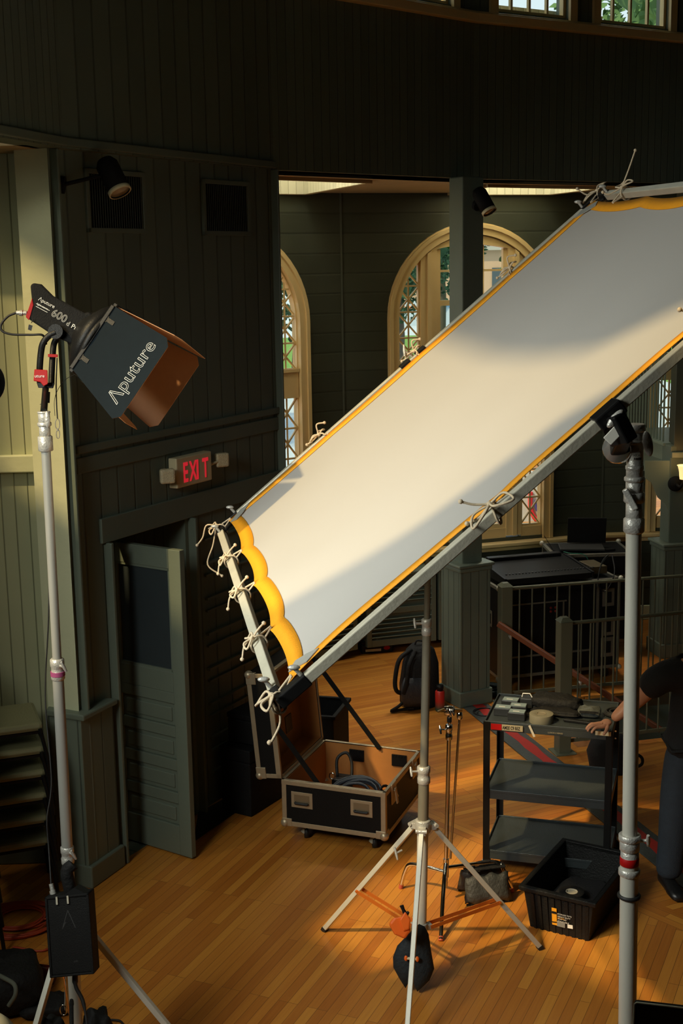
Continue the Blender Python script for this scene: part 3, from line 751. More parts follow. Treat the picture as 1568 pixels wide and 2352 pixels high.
strip('webbing', lambda x: cloth_pt(0, x, 0), lambda x: cloth_pt(0, x, ov), off=.003)
strip('webbing', lambda x: cloth_pt(1, x, 0), lambda x: cloth_pt(1, x, ov), off=.003)
for s, t in [(0, .02), (.02, 0), (1, .02), (.985, 0), (0, .98), (1, .98)]:
    pass
# grey tape on the cloth corners
M_TAPE = mat('grey_cloth_tape', (.30, .30, .27), .6, 0, .15, 30)
for s, t, sg, tg in ((0, 0, 1, 1), (1, 0, -1, 1), (0, 1, 1, -1), (1, 1, -1, -1)):
    m = MB(); q = []
    for a, b in ((0, .0), (.055, .0), (.062, .012), (.012, .06), (.0, .055)):
        q.append(cloth_pt(min(1, max(0, s + sg * a * 1.0)), min(1, max(0, t + tg * b * 1.0))))
    c = cloth_pt(s, t); q = [cloth_pt(s + sg * .0, t + tg * .035, .0), cloth_pt(s, t + tg * .05, .02), cloth_pt(s + sg * .012, t + tg * .015, .055), cloth_pt(s + sg * .04, t + tg * .0, .035), cloth_pt(s + sg * .035, t, .0)]
    m.add([p + FN * .006 for p in q] + [p + FN * .009 for p in q], [(0, 1, 2, 3, 4), (9, 8, 7, 6, 5)] + [(i, (i + 1) % 5, (i + 1) % 5 + 5, i + 5) for i in range(5)])
    m.build('corner_patch', M_TAPE, cl)
def tie(p_edge, p_pipe, along, tails, r=.0042, loops=1.0, seed=0):
    """cotton cord round the pipe, knotted at the cloth edge with loops and hanging tails"""
    rn = random.Random(seed); m = MB()
    out = (p_pipe - p_edge); out.normalize(); c = p_pipe
    ringp = [c + out * (.032 * math.cos(t)) + FN * (.034 * math.sin(t)) + along * (.008 * math.sin(t)) for t in [2 * PI * k / 14 for k in range(14)]]
    m.tube(ringp, r, 6, closed=True)
    m.tube([c - out * .03, p_edge + FN * .008], r, 6); m.tube([c - out * .03 + FN * .02, p_edge - along * .006 + FN * .01], r, 6)
    kn = c + FN * .035; m.ball(kn, .011, .009, .010, seg=8, rings=6)
    for sgn in (1, -1):
        a = (out * (.6 * rn.uniform(.5, 1.2)) + along * sgn * .8); a.normalize(); L = .055 * loops * rn.uniform(.8, 1.2)
        b = a.cross(FN).normalized() * L * .33
        m.tube(curve_pts([kn, kn + a * L * .5 + b + FN * .01, kn + a * L, kn + a * L * .5 - b + FN * .012, kn], 6), r, 6)
    for tl in tails:
        pts = curve_pts([kn] + [kn + V(q) for q in tl], 6); m.tube(pts, r, 6); m.ball(pts[-1], r * 1.9, seg=8, rings=6)
    m.build('tie_cord', M_CORD, cl)
for i, s in enumerate(TS[1:-1]):
    tie(cloth_pt(s, 0, .012), FA.lerp(FB, s), E1, [[(-.03, 0, -.03), (-.04, 0, -.08)], [(.02, 0, .03), (.04, .01, .05)]], seed=i)
tie(cloth_pt(0, .0, .02), FA + E1 * .02, E1, [[(-.05, 0, .0), (-.07, 0, -.06), (-.10, 0, -.10)], [(-.02, 0, -.1), (-.05, 0, -.2), (.02, 0, -.26)]], seed=11, loops=1.3)
tie(cloth_pt(1, .0, .02), FB, E1, [[(.02, 0, -.03), (.025, 0, -.09), (.0, 0, -.145), (-.01, 0, -.155)], [(.0, 0, -.02), (.015, 0, -.045)]], r=.0046, seed=5, loops=1.3)
for i, t in enumerate((.355, .71)):
    tie(cloth_pt(1, t, .012), FB.lerp(FC, t), E2, [[(-.05, 0, .0), (-.09, 0, .01)], [(.03, 0, .04), (.05, 0, .11)] if i else [(-.03, .0, -.04), (-.07, 0, -.06)]], seed=20 + i, loops=1.6)
for i, t in enumerate(TT[1:-1]):
    tie(cloth_pt(0, t, .012), FA.lerp(FD, t), E2, [[(-.03, 0, -.03), (-.06, 0, -.05)], [(-.01, 0, .05), (.03, 0, .06)]], seed=30 + i)
tie(cloth_pt(0, 1, .02), FD, E2, [[(-.05, 0, -.02), (-.1, 0, .01)]], seed=41, loops=1.4)
tie(cloth_pt(.13, 1, .012), FD.lerp(FC, .13), E1, [[(.03, 0, .08), (.06, 0, .17)], [(-.06, 0, -.03), (-.09, 0, -.02)]], seed=42, loops=1.5)

def collar(m, c, r, h): m.lathe([(r * .8, 0), (r, .004), (r, h - .004), (r * .8, h)], c)
def tee(m, p, dirn, L=.05, bar=.03):
    d = V(dirn).normalized(); m.cyl(p, V(p) + d * L, .006, 10); q = V(p) + d * L
    s = d.cross(V((0, 0, 1))).normalized() * bar * .35 + V((0, 0, bar * .8)); m.tube([q - s, q, q + s], [.005, .008, .005], 10)

def combo_stand(label, base, top, hub_z, feet, sections, colls, parent_mat=M_ALU, name='light_stand', brace=True, z_low=.30, brace_mat=None, brace_legs=(0, 1, 2)):
    """three flat legs, orange spreader braces, telescoping risers along the line base-top"""
    base, top = V(base), V(top); d = (top - base); axis = lambda z: base + d * ((z - base.z) / d.z)
    r = thing(name, label, 'stand', (base.x, base.y, 0))
    hub = axis(hub_z)
    for f in feet:
        f = V(f); o = (f - V((hub.x, hub.y, 0))).normalized(); m = MB()
        a = hub + o * .055 + V((0, 0, -.005)); m.bar(a, f + V((0, 0, .012)), .028, .026, o.cross(V((0, 0, 1))))
        leg = m.build('leg', M_ALU, r, bevel=.003)
        m = MB(); m.bar(f + V((0, 0, .022)) - o * .008, f + V((0, 0, .0)) + o * .004, .032, .032, o.cross(V((0, 0, 1)))); m.build('rubber_foot', M_RUBBER, leg)
    m = MB(); collar(m, hub - V((0, 0, .035)), .042, .075)
    for f in feet:
        o = (V(f) - V((hub.x, hub.y, 0))).normalized(); m.bar(hub - o * .0, hub + o * .075 - V((0, 0, .01)), .045, .035); m.cyl(hub + o * .07 - o.cross(V((0, 0, 1))) * .03, hub + o * .07 + o.cross(V((0, 0, 1))) * .03, .012, 10)
    m.build('hub', M_CAST, r, bevel=.003)
    low = axis(z_low); m = MB(); m.cyl(axis(z_low - .01), hub, .030, 20); m.build('centre_column', M_ALU, r)
    m = MB(); collar(m, low - V((0, 0, .03)), .036, .06)
    for f in feet: o = (V(f) - V((hub.x, hub.y, 0))).normalized(); m.bar(low, low + o * .06, .04, .03)
    m.build('lower_collar', M_CAST, r, bevel=.003)
    for i, f in enumerate(feet):
        if i not in brace_legs: continue
        f = V(f); o = (f - V((hub.x, hub.y, 0))).normalized(); w = o.cross(V((0, 0, 1))) * .022; q = (hub + o * .055).lerp(f, .60)
        m = MB()
        for s in (-1, 1): m.bar(low + o * .05 + w * s, q + w * s, .004, .022)
        for s in (-1, 1): m.cyl(q + w * s * 1.2, q + w * s * .7, .007, 8)
        m.build('brace', M_ORMET, r)
    for z0, z1, rad in sections:
        m = MB(); m.cyl(axis(z0), axis(z1), rad, 22); m.build('riser', parent_mat, r)
    for z, rad, h, kn in colls:
        m = MB(); c = axis(z); m.lathe([(rad * .85, 0), (rad, .006), (rad, h * .35), (rad * .9, h * .4), (rad * .9, h * .6), (rad * 1.02, h * .66), (rad * 1.02, h - .005), (rad * .85, h)], c)
        jc = m.build('joint_collar', M_CAST, r)
        if kn: m = MB(); tee(m, c + V((0, 0, h * .7)) + V(kn).normalized() * rad * .9, kn, .04); m.build('lock_knob', M_CAST, jc)
    return r, axis, hub, low

# ---- middle stand, under the far edge of the frame
FL_, FR_ = at(745, 2138), at(1240, 2180); FF_ = V((.27, 5.84, 0))
mb0, mt0 = atY(966, 2150, 6.60), atY(991, 860, 6.68)
zj = lambda y, Y=6.62: atY(975, y, Y).z
midst, MAX, MHUB, MLOW = combo_stand('tall silver three-legged stand with orange braces, in front of the open flight case', mb0, mt0, .885, [FL_, FR_, FF_],
    [(.88, zj(1775), .029), (zj(1775), zj(1450), .0225), (zj(1450), mt0.z, .0165)],
    [(zj(1800), .035, .10, (-1, -.3, .1)), (zj(1462), .027, .09, (-1, -.2, .1))], brace_legs=(0, 1), parent_mat=mat('worn_steel_riser', (.27, .25, .19), .34, .45, .12, 14))
m = MB(); q = FA.lerp(FD, .51); m.bar(q + FN * -.02, V((q.x, q.y, q.z)) - V((0, 0, .09)) + (mt0 - q) * .5, .06, .06); m.cyl(mt0 - V((0, 0, .10)), mt0 + V((0, 0, .02)), .03)
m.lathe([(.045, -.02), (.045, .02)], mt0 + V((0, 0, -.02)), (mt0 - q)); m.bar(mt0, q, .04, .04); m.build('grip_head', M_CAST, midst, bevel=.004)
m = MB(); tee(m, q + FN * .02, FN + V((-.3, 0, 0)), .05, .035); m.build('t_handle', M_CAST, midst)
# brace strut on the left leg
m = MB(); p = MHUB.lerp(FL_, .2); tee(m, p + V((0, -.02, .0)), (-.8, -.5, -.2), .04, .04); m.build('leg_lock', M_CAST, midst)

# ---- right stand, under the near edge
rb, rt = atY(1440, 2352, 4.18), atY(1458, 985, 4.14)
rb2 = rt + (rb - rt) * (rt.z / (rt.z - rb.z)); 
zr_ = lambda y: atY(1450, y, 4.16).z
rst, RAX, RH, RL = combo_stand('thick silver stand pole with a red-taped joint, standing before the person in black', rb2, rt, .885, [rb2 + V((.75, .2, -rb2.z)), rb2 + V((-.55, .5, -rb2.z)), rb2 + V((0, -.78, -rb2.z))],
    [(.88, zr_(1990), .031), (zr_(1990), zr_(1215), .0255)], [])
m = MB()
def ring_at(m, y0, y1, r, cap=.003): 
    z0, z1 = zr_(y1), zr_(y0); m.lathe([(r - cap, 0), (r, cap), (r, z1 - z0 - cap), (r - cap, z1 - z0)], RAX(z0))
ring_at(m, 1930, 1955, .034); ring_at(m, 1955, 2005, .031); ring_at(m, 1997, 2012, .037); ring_at(m, 1918, 1932, .038)
jc = m.build('joint_collar', M_CAST, rst)
m = MB(); ring_at(m, 1970, 1988, .0325, .001); m.build('red_tape_band', M_RED, jc)
m = MB(); tee(m, RAX(zr_(1930)) + V((.03, -.01, 0)), (1, -.3, .1), .03, .03); m.build('lock_knob', M_CAST, jc)
m = MB(); ring_at(m, 2056, 2064, .040); m.build('rubber_ring', M_RUBBER, rst)
m = MB(); ring_at(m, 1186, 1222, .034, .006); ring_at(m, 1150, 1190, .027); ring_at(m, 1128, 1152, .034, .004); ring_at(m, 1104, 1130, .028); ring_at(m, 1092, 1104, .033, .004)
ring_at(m, 1050, 1094, .027); ring_at(m, 1066, 1078, .029); hd = m.build('top_receiver', M_CAST, rst)
m = MB(); c = RAX(zr_(1138)) + V((-.018, -.032, 0)); m.bar(c + V((-.02, 0, .03)), c + V((.015, -.01, -.035)), .022, .02); m.build('lever', M_CAST, hd, bevel=.004)
m = MB(); ring_at(m, 985, 1055, .027); ring_at(m, 972, 990, .033, .004); ring_at(m, 1008, 1018, .030); c = RAX(zr_(1000))
hb = m.build('head_barrel', M_CAST, rst)
m = MB(); p0 = atY(1418, 1030, 4.15); ax = (p0 - RAX(zr_(1030))); m.lathe([(.046, -.012), (.050, -.006), (.050, .006), (.046, .012)], p0, V((-.55, -.83, .08)), 32); m.build('pivot_disc', M_CHROME, hb)
m = MB(); c = RAX(zr_(1010)) + V((.022, -.03, 0)); m.ball(c + V((.01, -.01, -.005)), .016, .010, .042, M=Matrix.Rotation(-.2, 3, 'Y')); m.cyl(c, c + V((.004, -.01, 0)), .008); m.build('wing_lever', M_CAST, hb)
# asset label on the barrel
M_LABEL = mat('paper_label', (.72, .70, .62), .6)
c = RAX(zr_(1045)); m = MB(); vs = []
for k in range(9):
    a = math.radians(200 + 16 * k); vs += [c + V((.0280 * math.cos(a), .0280 * math.sin(a), -.012)), c + V((.0280 * math.cos(a), .0280 * math.sin(a), .014))]
m.add(vs, [(2 * i, 2 * i + 2, 2 * i + 3, 2 * i + 1) for i in range(8)]); lb = m.build('asset_label', M_LABEL, hb)
text('label_lettering', 'SCCA', .009, frame3(c + V((-.013, -.0290, .003)), (1, -.0, 0), (0, 0, 1)), M_BLACK, lb, ext=.0002)
for k in range(9):
    pass
m = MB()
for k in range(10):
    a = math.radians(255 + 5.2 * k); p = c + V((.0284 * math.cos(a), .0284 * math.sin(a), -.006)); m.box(p - V((.0004 if k % 3 else .0008, .0003, .004)), p + V((.0004 if k % 3 else .0008, .0003, .004)))
m.build('label_bars', M_BLACK, lb)
# black clamp that grips the pipe
pc = FB.lerp(FC, .537); m = MB(); m.bar(pc - E2 * .05, pc + E2 * .05, .062, .05, FN); m.bar(pc + E1 * .02, pc + E1 * .02 + V((.045, 0, -.085)), .085, .05, FN); m.bar(pc + V((.05, -.01, -.06)), p0 + V((0, .0, .0)), .05, .05)
gc = m.build('pipe_clamp', M_BLACKMET, rst, bevel=.006)
m = MB(); q = pc + V((.012, -.045, -.008)); m.cyl(q, q + V((0, .03, 0)), .012); m.ball(q, .036, .010, .014, M=Matrix.Rotation(-.85, 3, 'Y')); m.build('clamp_handle', M_CAST, gc)
m = MB(); q = pc + V((.004, -.050, -.060)); m.cbox(q, (.034, .004, .048), Matrix.Rotation(.75, 3, 'Y')); m.build('clamp_tag', M_LABEL, gc, bevel=.002)
m = MB(); q = pc + V((.032, -.047, -.038)); m.cbox(q, (.010, .004, .016), Matrix.Rotation(.75, 3, 'Y')); m.build('red_sticker', M_RED, gc)
m = MB()
for k in (.50, .575):
    q = FB.lerp(FC, k); m.bar(q - E2 * .022 - E1 * .028, q + E2 * .022 - E1 * .028, .012, .03, FN)
m.build('clip', M_BLACK, rst)

# ---- left stand with the fixture
LB_, LT_ = atY(176, 2352, 5.66), atY(104, 1010, 5.60)
lbb = LT_ + (LB_ - LT_) * ((LT_.z - .3) / (LT_.z - LB_.z))
zl = lambda y: atY(120, y, 5.62).z
lst, LAX, LH, LLW = combo_stand('tall silver stand on the left carrying the black film lamp', V((lbb.x, lbb.y, .3)), LT_, .885, [V((-.56, 5.50, 0)), V((-1.56, 4.98, 0)), V((-1.50, 6.30, 0))],
    [(.88, zl(1985), .026), (zl(1960), zl(1525), .0255), (zl(1530), zl(1030), .0205)],
    [(zl(1562), .031, .10, (.6, -.8, .1)), (zl(1990), .030, .09, (.6, -.8, .1))], parent_mat=mat('satin_aluminium', (.36, .36, .33), .4, .3, .06, 10))
m = MB(); zc = zl(1552); m.lathe([(.0325, 0), (.0325, .02)], LAX(zc)); m.build('purple_tape_band', mat('purple_tape', (.30, .06, .16), .5), lst)
m = MB()
for y0, y1, r in ((1000, 1034, .032), (975, 1002, .024), (968, 977, .030), (945, 970, .025), (943, 948, .028)):
    z0, z1 = zl(y1), zl(y0); m.lathe([(r - .003, 0), (r, .003), (r, z1 - z0 - .003), (r - .003, z1 - z0)], LAX(z0))
rc_ = m.build('top_receiver', M_CAST, lst)
m = MB(); c = LAX(zl(960)) + V((.02, -.03, 0)); m.ball(c, .013, .01, .036); m.cyl(c, c + V((0, .02, 0)), .008); m.build('wing_lever', M_CAST, rc_)
m = MB(); m.tube(curve_pts([LAX(zl(1985)) + V((.028, -.02, 0)), LAX(zl(2000)) + V((.0, -.032, 0)), LAX(zl(2040)) + V((.01, -.033, 0)), LAX(zl(2075)) + V((.012, -.03, 0))], 5), [.03] * 16, 12); m.build('strap', M_NYLON, lst)

# fixture
D0 = 6.05
def ip(x, y, w=0.0): return CP + ray(x, y) * (D0 + w)
lamp = thing('film_lamp', 'black film lamp with barn doors and outlined lettering, on top of the left stand', 'lamp', LAX(zl(945)))
body = [(70, 656), (76, 650), (96, 653), (123, 680), (196, 719), (205, 716), (212, 722), (208, 745), (190, 775), (163, 790), (140, 779), (111, 763), (66, 733), (73, 685)]
m = MB(); m.prism(body, -.075, .085, lambda u, v, w: ip(u, v, w)); bo = m.build('housing', M_BLACKM, lamp, bevel=.008)
m = MB(); m.prism([(74, 684), (59, 728), (67, 736), (77, 700)], -.078, .088, lambda u, v, w: ip(u, v, w)); m.build('rear_cap', M_RED, lamp, bevel=.003)
m = MB(); m.cyl(ip(62, 719, 0), ip(38, 718, 0), .010, 12); m.cyl(ip(52, 719, 0), ip(45, 718.5, 0), .014, 12); m.build('power_plug', M_CAST, lamp)
m = MB(); m.cyl(ip(77, 732, -.09), ip(72, 742, -.09), .002, 6); m.prism([(66, 745), (75, 748), (72, 760), (64, 757)], -.095, -.085, lambda u, v, w: ip(u, v, w)); m.build('tether', M_BLACK, lamp)
AX = (RT * .80 - UP * .54 - FW * .26).normalized(); YL = (RT * .555 + UP * .832); YL = (YL - AX * YL.dot(AX)).normalized(); ZL = AX.cross(YL)
if ZL.dot(FW) > 0: ZL = -ZL
rc0 = ip(231, 787, 0)
m = MB(); m.lathe([(.075, -.135), (.095, -.12), (.10, -.10), (.125, -.07), (.17, -.035), (.19, -.01), (.192, .015), (.18, .03), (.17, .03), (.165, .0), (.11, -.06)], rc0, AX, 40, close=False); rf = m.build('reflector', M_BLACK, lamp)
m = MB(); m.lathe([(.165, .025), (.196, .025), (.200, .035), (.196, .05), (.165, .05), (.165, .025)], rc0, AX, 40, close=False)
for s in (-1, 1): m.bar(rc0 + AX * .045 + ZL * s * .17 - YL * .17, rc0 + AX * .045 + ZL * s * .17 + YL * .17, .03, .02, AX)
for s in (-1, 1): m.bar(rc0 + AX * .045 + YL * s * .17 - ZL * .17, rc0 + AX * .045 + YL * s * .17 + ZL * .17, .03, .02, AX)
m.build('barn_door_ring', M_BLACK, lamp, bevel=.003)
M_LEAF = mat('leaf_outside', (.006, .011, .015), .6, 0, .15, 30, spec=.05); M_LEAFI = mat('leaf_inside_warm_bounce', (.46, .20, .07), .55, 0, .1, 30)  # inner leaf colour carries the warm light bounced onto it
def leaf(cn, side, along, length, w0, w1, flare, shift=0.0):
    """cn hinge centre, side = outward direction, along = hinge direction"""
    d = (AX * math.cos(flare) + side * math.sin(flare)).normalized(); nn = along.cross(d).normalized()
    if nn.dot(side) < 0: nn = -nn
    c = .03
    poly = [(-w0, 0), (w0, 0), (w1 + shift, length - c), (w1 + shift - c, length), (-w1 + shift + c, length), (-w1 + shift, length - c)]
    m = MB(); m.prism(poly, .0012, .0028, lambda u, v, w: cn + along * u + d * v + nn * w); o = m.build('barn_door_leaf', M_LEAF, lamp)
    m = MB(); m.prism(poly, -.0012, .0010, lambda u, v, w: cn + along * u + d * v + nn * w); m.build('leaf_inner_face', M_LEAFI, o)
    m = MB()
    for k in (-.6, .6): m.bar(cn + along * w0 * k + nn * .004, cn + along * w0 * k + d * .05 + nn * .004, .02, .004, nn); m.bar(cn + along * w0 * k - d * .01, cn + along * w0 * k + d * .01, .03, .012, nn)
    m.build('hinge', M_BLACK, o)
    return o, d, nn
h0 = rc0 + AX * .05
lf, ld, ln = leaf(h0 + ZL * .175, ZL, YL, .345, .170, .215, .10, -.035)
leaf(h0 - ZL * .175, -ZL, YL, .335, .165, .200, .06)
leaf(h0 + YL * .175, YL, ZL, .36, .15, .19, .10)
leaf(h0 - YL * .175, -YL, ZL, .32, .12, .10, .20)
lc = h0 + ZL * .175
text('lettering', '\u039bputure', .092, frame3(lc - YL * .19 + ld * .295 + ln * .0045, YL, -ld), M_WHITE, lf, outline=.0011, space=1.02)
bx, by = (ip(196, 719, -.08) - ip(123, 680, -.08)).normalized(), None
by = (UP - bx * UP.dot(bx)).normalized()
text('lettering', '\u039bputure', .0245, frame3(ip(87, 689, -.0785), bx, by), M_WHITE, bo, ext=.0003)
text('lettering', '600', .050, frame3(ip(116, 724, -.0785), bx, by), M_WHITE, bo, outline=.0008)
text('lettering', 'd', .030, frame3(ip(151, 746, -.0785), bx, by), M_WHITE, bo, outline=.0006)
text('lettering', 'Pro', .030, frame3(ip(162, 752, -.0785), bx, by), M_WHITE, bo, ext=.0003)
m = MB(); q = ip(83, 697, -.0785); m.bar(q, q + bx * .07, .002, .0008, -FW); m.bar(q + bx * .005 - by * .012, q + bx * .065 - by * .012, .002, .0008, -FW)
m.build('logo_lines', M_WHITE, bo)
text('lettering', 'light storm', .013, frame3(ip(84, 699, -.079) , bx, by), M_WHITE, bo, ext=.0002)
# yoke
def arm(pts, w, nm='yoke_arm'):
    m = MB(); m.tube(curve_pts([ip(*p) for p in pts], 6), .015, 10); return m.build(nm, M_BLACK, lamp)
arm([(128, 764, -.10), (112, 772, -.10), (99, 788, -.10), (94, 810, -.09), (91, 850, -.07), (92, 880, -.03)], .03)
a2 = arm([(150, 764, .10), (133, 775, .10), (124, 790, .10), (121, 815, .09), (119, 850, .06), (118, 882, .03)], .03)
m = MB(); m.prism([(110, 813), (133, 814), (133, 821), (110, 820)], .055, .11, lambda u, v, w: ip(u, v, w)); m.build('red_band', M_RED, a2, bevel=.002)
m = MB(); m.lathe([(.0, -.03), (.03, -.03), (.034, -.01), (.034, .01)], ip(128, 762, -.10), -FW, 20); m.build('tilt_knob', M_BLACK, lamp)
m = MB(); m.lathe([(.0, .03), (.03, .03), (.034, -.01)], ip(136, 762, .12), -FW, 20); m.build('tilt_knob', M_BLACK, lamp)
m = MB(); m.prism([(84, 878), (126, 880), (122, 892), (88, 891)], -.05, .05, lambda u, v, w: ip(u, v, w)); m.build('yoke_base', M_BLACK, lamp, bevel=.003)
m = MB(); m.prism([(79, 848), (109, 850), (110, 882), (100, 887), (93, 878), (77, 875)], -.095, -.045, lambda u, v, w: ip(u, v, w)); rw = m.build('red_wrap', M_RED, lamp, bevel=.003)
text('lettering', 'uture', .021, frame3(ip(79, 867, -.098), RT, UP), M_WHITE, rw, ext=.0003)
m = MB(); m.cyl(ip(105, 889, 0), LAX(zl(944)), .015, 14); m.cyl(ip(106, 900, 0), ip(105, 925, 0), .018, 14); m.prism([(90, 929), (108, 923), (108, 931)], -.03, -.02, lambda u, v, w: ip(u, v, w)); m.build('mounting_stem', M_BLACK, lamp)
m = MB(); m.tube(curve_pts([ip(38, 718), ip(18, 727), ip(3, 745), ip(5, 760), ip(28, 768), ip(70, 769), ip(98, 770), ip(106, 790, .05)], 6), .0055, 8); m.build('power_cable', M_RUBBER, lamp)
sc_ = thing('safety_cable', 'thin black safety cable with a steel snap hook, hanging beside the lamp yoke', 'cable', ip(132, 1000))
m = MB(); m.tube(curve_pts([ip(131, 822, -.02), ip(129, 880, -.02), ip(130, 930, -.02), ip(132, 962, -.02)], 6), .003, 8)
m.tube(curve_pts([ip(176, 858), ip(150, 872), ip(133, 895), ip(125, 920), ip(126, 955)], 6), .0014, 6); m.build('wire', M_BLACK, sc_)
m = MB(); pp = [ip(132 + 5 * math.sin(t), 974 - 12 * math.cos(t), -.02) for t in [2 * PI * k / 16 for k in range(16)]]; m.tube(pp, .0022, 6, closed=True)
pp = [ip(133 + 4 * math.sin(t), 997 - 10 * math.cos(t), -.02) for t in [2 * PI * k / 16 for k in range(16)]]; m.tube(pp, .0022, 6, closed=True); m.cyl(ip(132, 984, -.02), ip(133, 990, -.02), .004, 8); m.build('snap_hook', mat('dull_steel', (.22, .20, .16), .4, .5), sc_)

# ballast box hung on the left stand, cable, sandbag
bc = CP + ray(166, 2142) * 5.95
bX = (RT * math.cos(.09) - UP * -math.sin(.09)); bX = (RT * .995 + UP * .095).normalized(); bZ = (UP * .985 - RT * .09 + FW * .12); bZ = (bZ - bX * bZ.dot(bX)).normalized(); bY = bZ.cross(bX)
BM = Matrix((bX, bY, bZ)).transposed().to_4x4(); BM.translation = bc
bal = thing('ballast_box', 'black lamp ballast hung on the left stand, sockets on its top edge', 'power supply', bc - V((0, 0, .17)))
m = MB(BM); m.box((-.095, -.06, -.17), (.095, .06, .17)); bb = m.build('case', M_BLACK, bal, bevel=.006)
m = MB(BM); m.box((-.10, -.066, -.178), (-.088, .066, .178)); m.box((.088, -.066, -.178), (.10, .066, .178)); m.box((-.1, -.066, .165), (.1, .066, .178)); m.box((-.1, -.066, -.178), (.1, .066, -.168)); m.build('bumper', M_BLACKM, bal, bevel=.004)
m = MB(BM); m.prism([(-.02, .175), (.035, .205), (.085, .175)], -.055, .05, lambda u, v, w: V((u, w, v))); m.build('hook_bracket', M_BLACKMET, bal)
m = MB(BM)
for x in (-.045, .005): m.box((x - .004, -.070, .14), (x + .004, -.060, .175))
m.build('clip', M_ALUD, bal)
m = MB(BM); m.cyl((-.075, .0, .178), (-.082, 0, .225), .010); m.cyl((-.075, 0, .178), (-.078, 0, .195), .014); m.build('socket', M_CAST, bal)
BF = lambda x, z: BM @ V((x, -.0605, z))
m = MB()
for p, q in (((-.03, .03), (.0, .11)), ((.0, .11), (.03, .03)), ((-.012, .06), (-.03, .03))): m.bar(BF(*p), BF(*q), .003, .001, BM.to_3x3() @ V((0, 1, 0)))
m.build('emblem', mat('dark_grey_print', (.04, .04, .04), .5), bal)
text('lettering', '600', .012, frame3(BF(.012, -.12), bX, bZ), mat('dark_grey_print', (.04, .04, .04)), bal, ext=.0002)
hc = thing('head_cable', 'thin black cable running down beside the left stand to the ballast box', 'cable', BM @ V((-.08, 0, .22)))
m = MB(); m.tube(curve_pts([BM @ V((-.082, 0, .22)), ip(112, 1950, 0), ip(108, 1880, .02), ip(118, 1790, .05), ip(104, 1600, .1), ip(112, 1400, .06), ip(110, 1200, .03), LAX(zl(1060)) + V((-.02, .02, 0))], 10), .0035, 8); m.build('cord', M_RUBBER, hc)
m = MB(); m.tube(curve_pts([BM @ V((-.0, 0, -.178)), BM @ V((.0, 0, -.24)), BM @ V((.03, 0, -.32)), BM @ V((.05, -.03, -.5)), BM @ V((.06, -.03, -.75))], 6), [.013] * 5 + [.009] * 8 + [.006] * 12, 10); m.build('mains_cord', M_RUBBER, bal)
def saddle_bag(label, c, ax, r=.16, L=.34, m_=M_NYLON, group=None, drop=.16, name='sandbag', lift=.0):
    """two sand-filled pouches joined by a strap with a handle; ax = direction between the pouches"""
    c = V(c); ax = V(ax).normalized(); sd = ax.cross(V((0, 0, 1))).normalized(); t = thing(name, label, 'sandbag', c, group)
    for s in (-1, 1):
        m = MB(); pts = []
        M3 = Matrix((sd, ax, V((0, 0, 1)))).transposed()
        m.ball(c + ax * s * r * .62 - V((0, 0, drop * .55 - lift)), L / 2, r * .48, drop * .55, M=M3, seg=24, rings=16, jit=.35); m.build('pouch', m_, t)
        m = MB(); p = c + ax * s * r * .9 - V((0, 0, drop * .9 - lift)); m.bar(p - sd * L * .42, p + sd * L * .42, .02, .012); m.build('seam_flap', m_, t)
    m = MB(); m.tube(curve_pts([c - sd * .10 + V((0, 0, lift + .0)), c - sd * .07 + V((0, 0, .035 + lift)), c + sd * .07 + V((0, 0, .035 + lift)), c + sd * .10 + V((0, 0, lift))], 6), .010, 8); m.build('handle', M_NYLON, t)
    return t
saddle_bag('black sandbag slung low on the left stand, under the ballast', atY(165, 2335, 5.45), (1, .2, 0), r=.17, L=.22, drop=.24)
m = MB(); q = atY(145, 2320, 5.3); m.tube([q + V((.015 * math.cos(t), 0, .025 * math.sin(t))) for t in [2 * PI * k / 12 for k in range(12)]], .003, 6, closed=True)
tag(m.build('carabiner', M_CHROME), 'small steel carabiner with an orange cord on the left stand sandbag', 'carabiner')

# ---- flag bag and orange clamp on the middle stand
bagm = mat('navy_nylon', (.010, .016, .020), .75, 0, .25, 12, .5, 60)
fb = thing('kite_shaped_bag', 'dark navy leaf-shaped weight bag hanging low on the middle stand', 'sandbag', atY(950, 2290, 6.3))
def leafbag(px, D, th):
    m = MB(); n = len(px); cx = sum(p[0] for p in px) / n; cy = sum(p[1] for p in px) / n; vs = []
    for k, (sc, w) in enumerate(((1, 0), (.93, .5), (.7, .85), (.35, 1))):
        for s in (-1, 1):
            for x, y in px: vs.append(CP + ray(cx + (x - cx) * sc, cy + (y - cy) * sc) * (D + s * w * th))
    idx = lambda lv, s, i: (lv * 2 + s) * n + i
    fs = []
    for lv in range(3):
        for i in range(n):
            j = (i + 1) % n
            for s in (0, 1): fs.append((idx(lv, s, i), idx(lv, s, j), idx(lv + 1, s, j), idx(lv + 1, s, i)))
    for s in (0, 1): fs.append(tuple(idx(3, s, i) for i in range(n)))
    m.add(vs, fs, True); return m
lp = [(962, 2122), (975, 2128), (984, 2145), (990, 2185), (997, 2225), (986, 2252), (958, 2278), (948, 2256), (946, 2240), (938, 2256), (931, 2270), (917, 2248), (903, 2222), (902, 2198), (912, 2172), (935, 2148)]
leafbag(lp, 7.05, .045).build('pouch', bagm, fb)
m = MB(); q0, q1 = CP + ray(932, 2201) * 6.98, CP + ray(958, 2203) * 6.98
m.cyl(q0, q1, .007); m.build('pin', M_CREAMPL, fb)
m = MB(); m.ball(q0, .010, .008, .016); m.ball(q1, .010, .008, .016); m.build('pin_end', M_ORPLA, fb)
oc = thing('orange_weight_clamp', 'bright orange block with a black twisted handle, on the lower collar of the middle stand', 'clamp', atY(918, 2150, 6.55))
D_ = 6.9
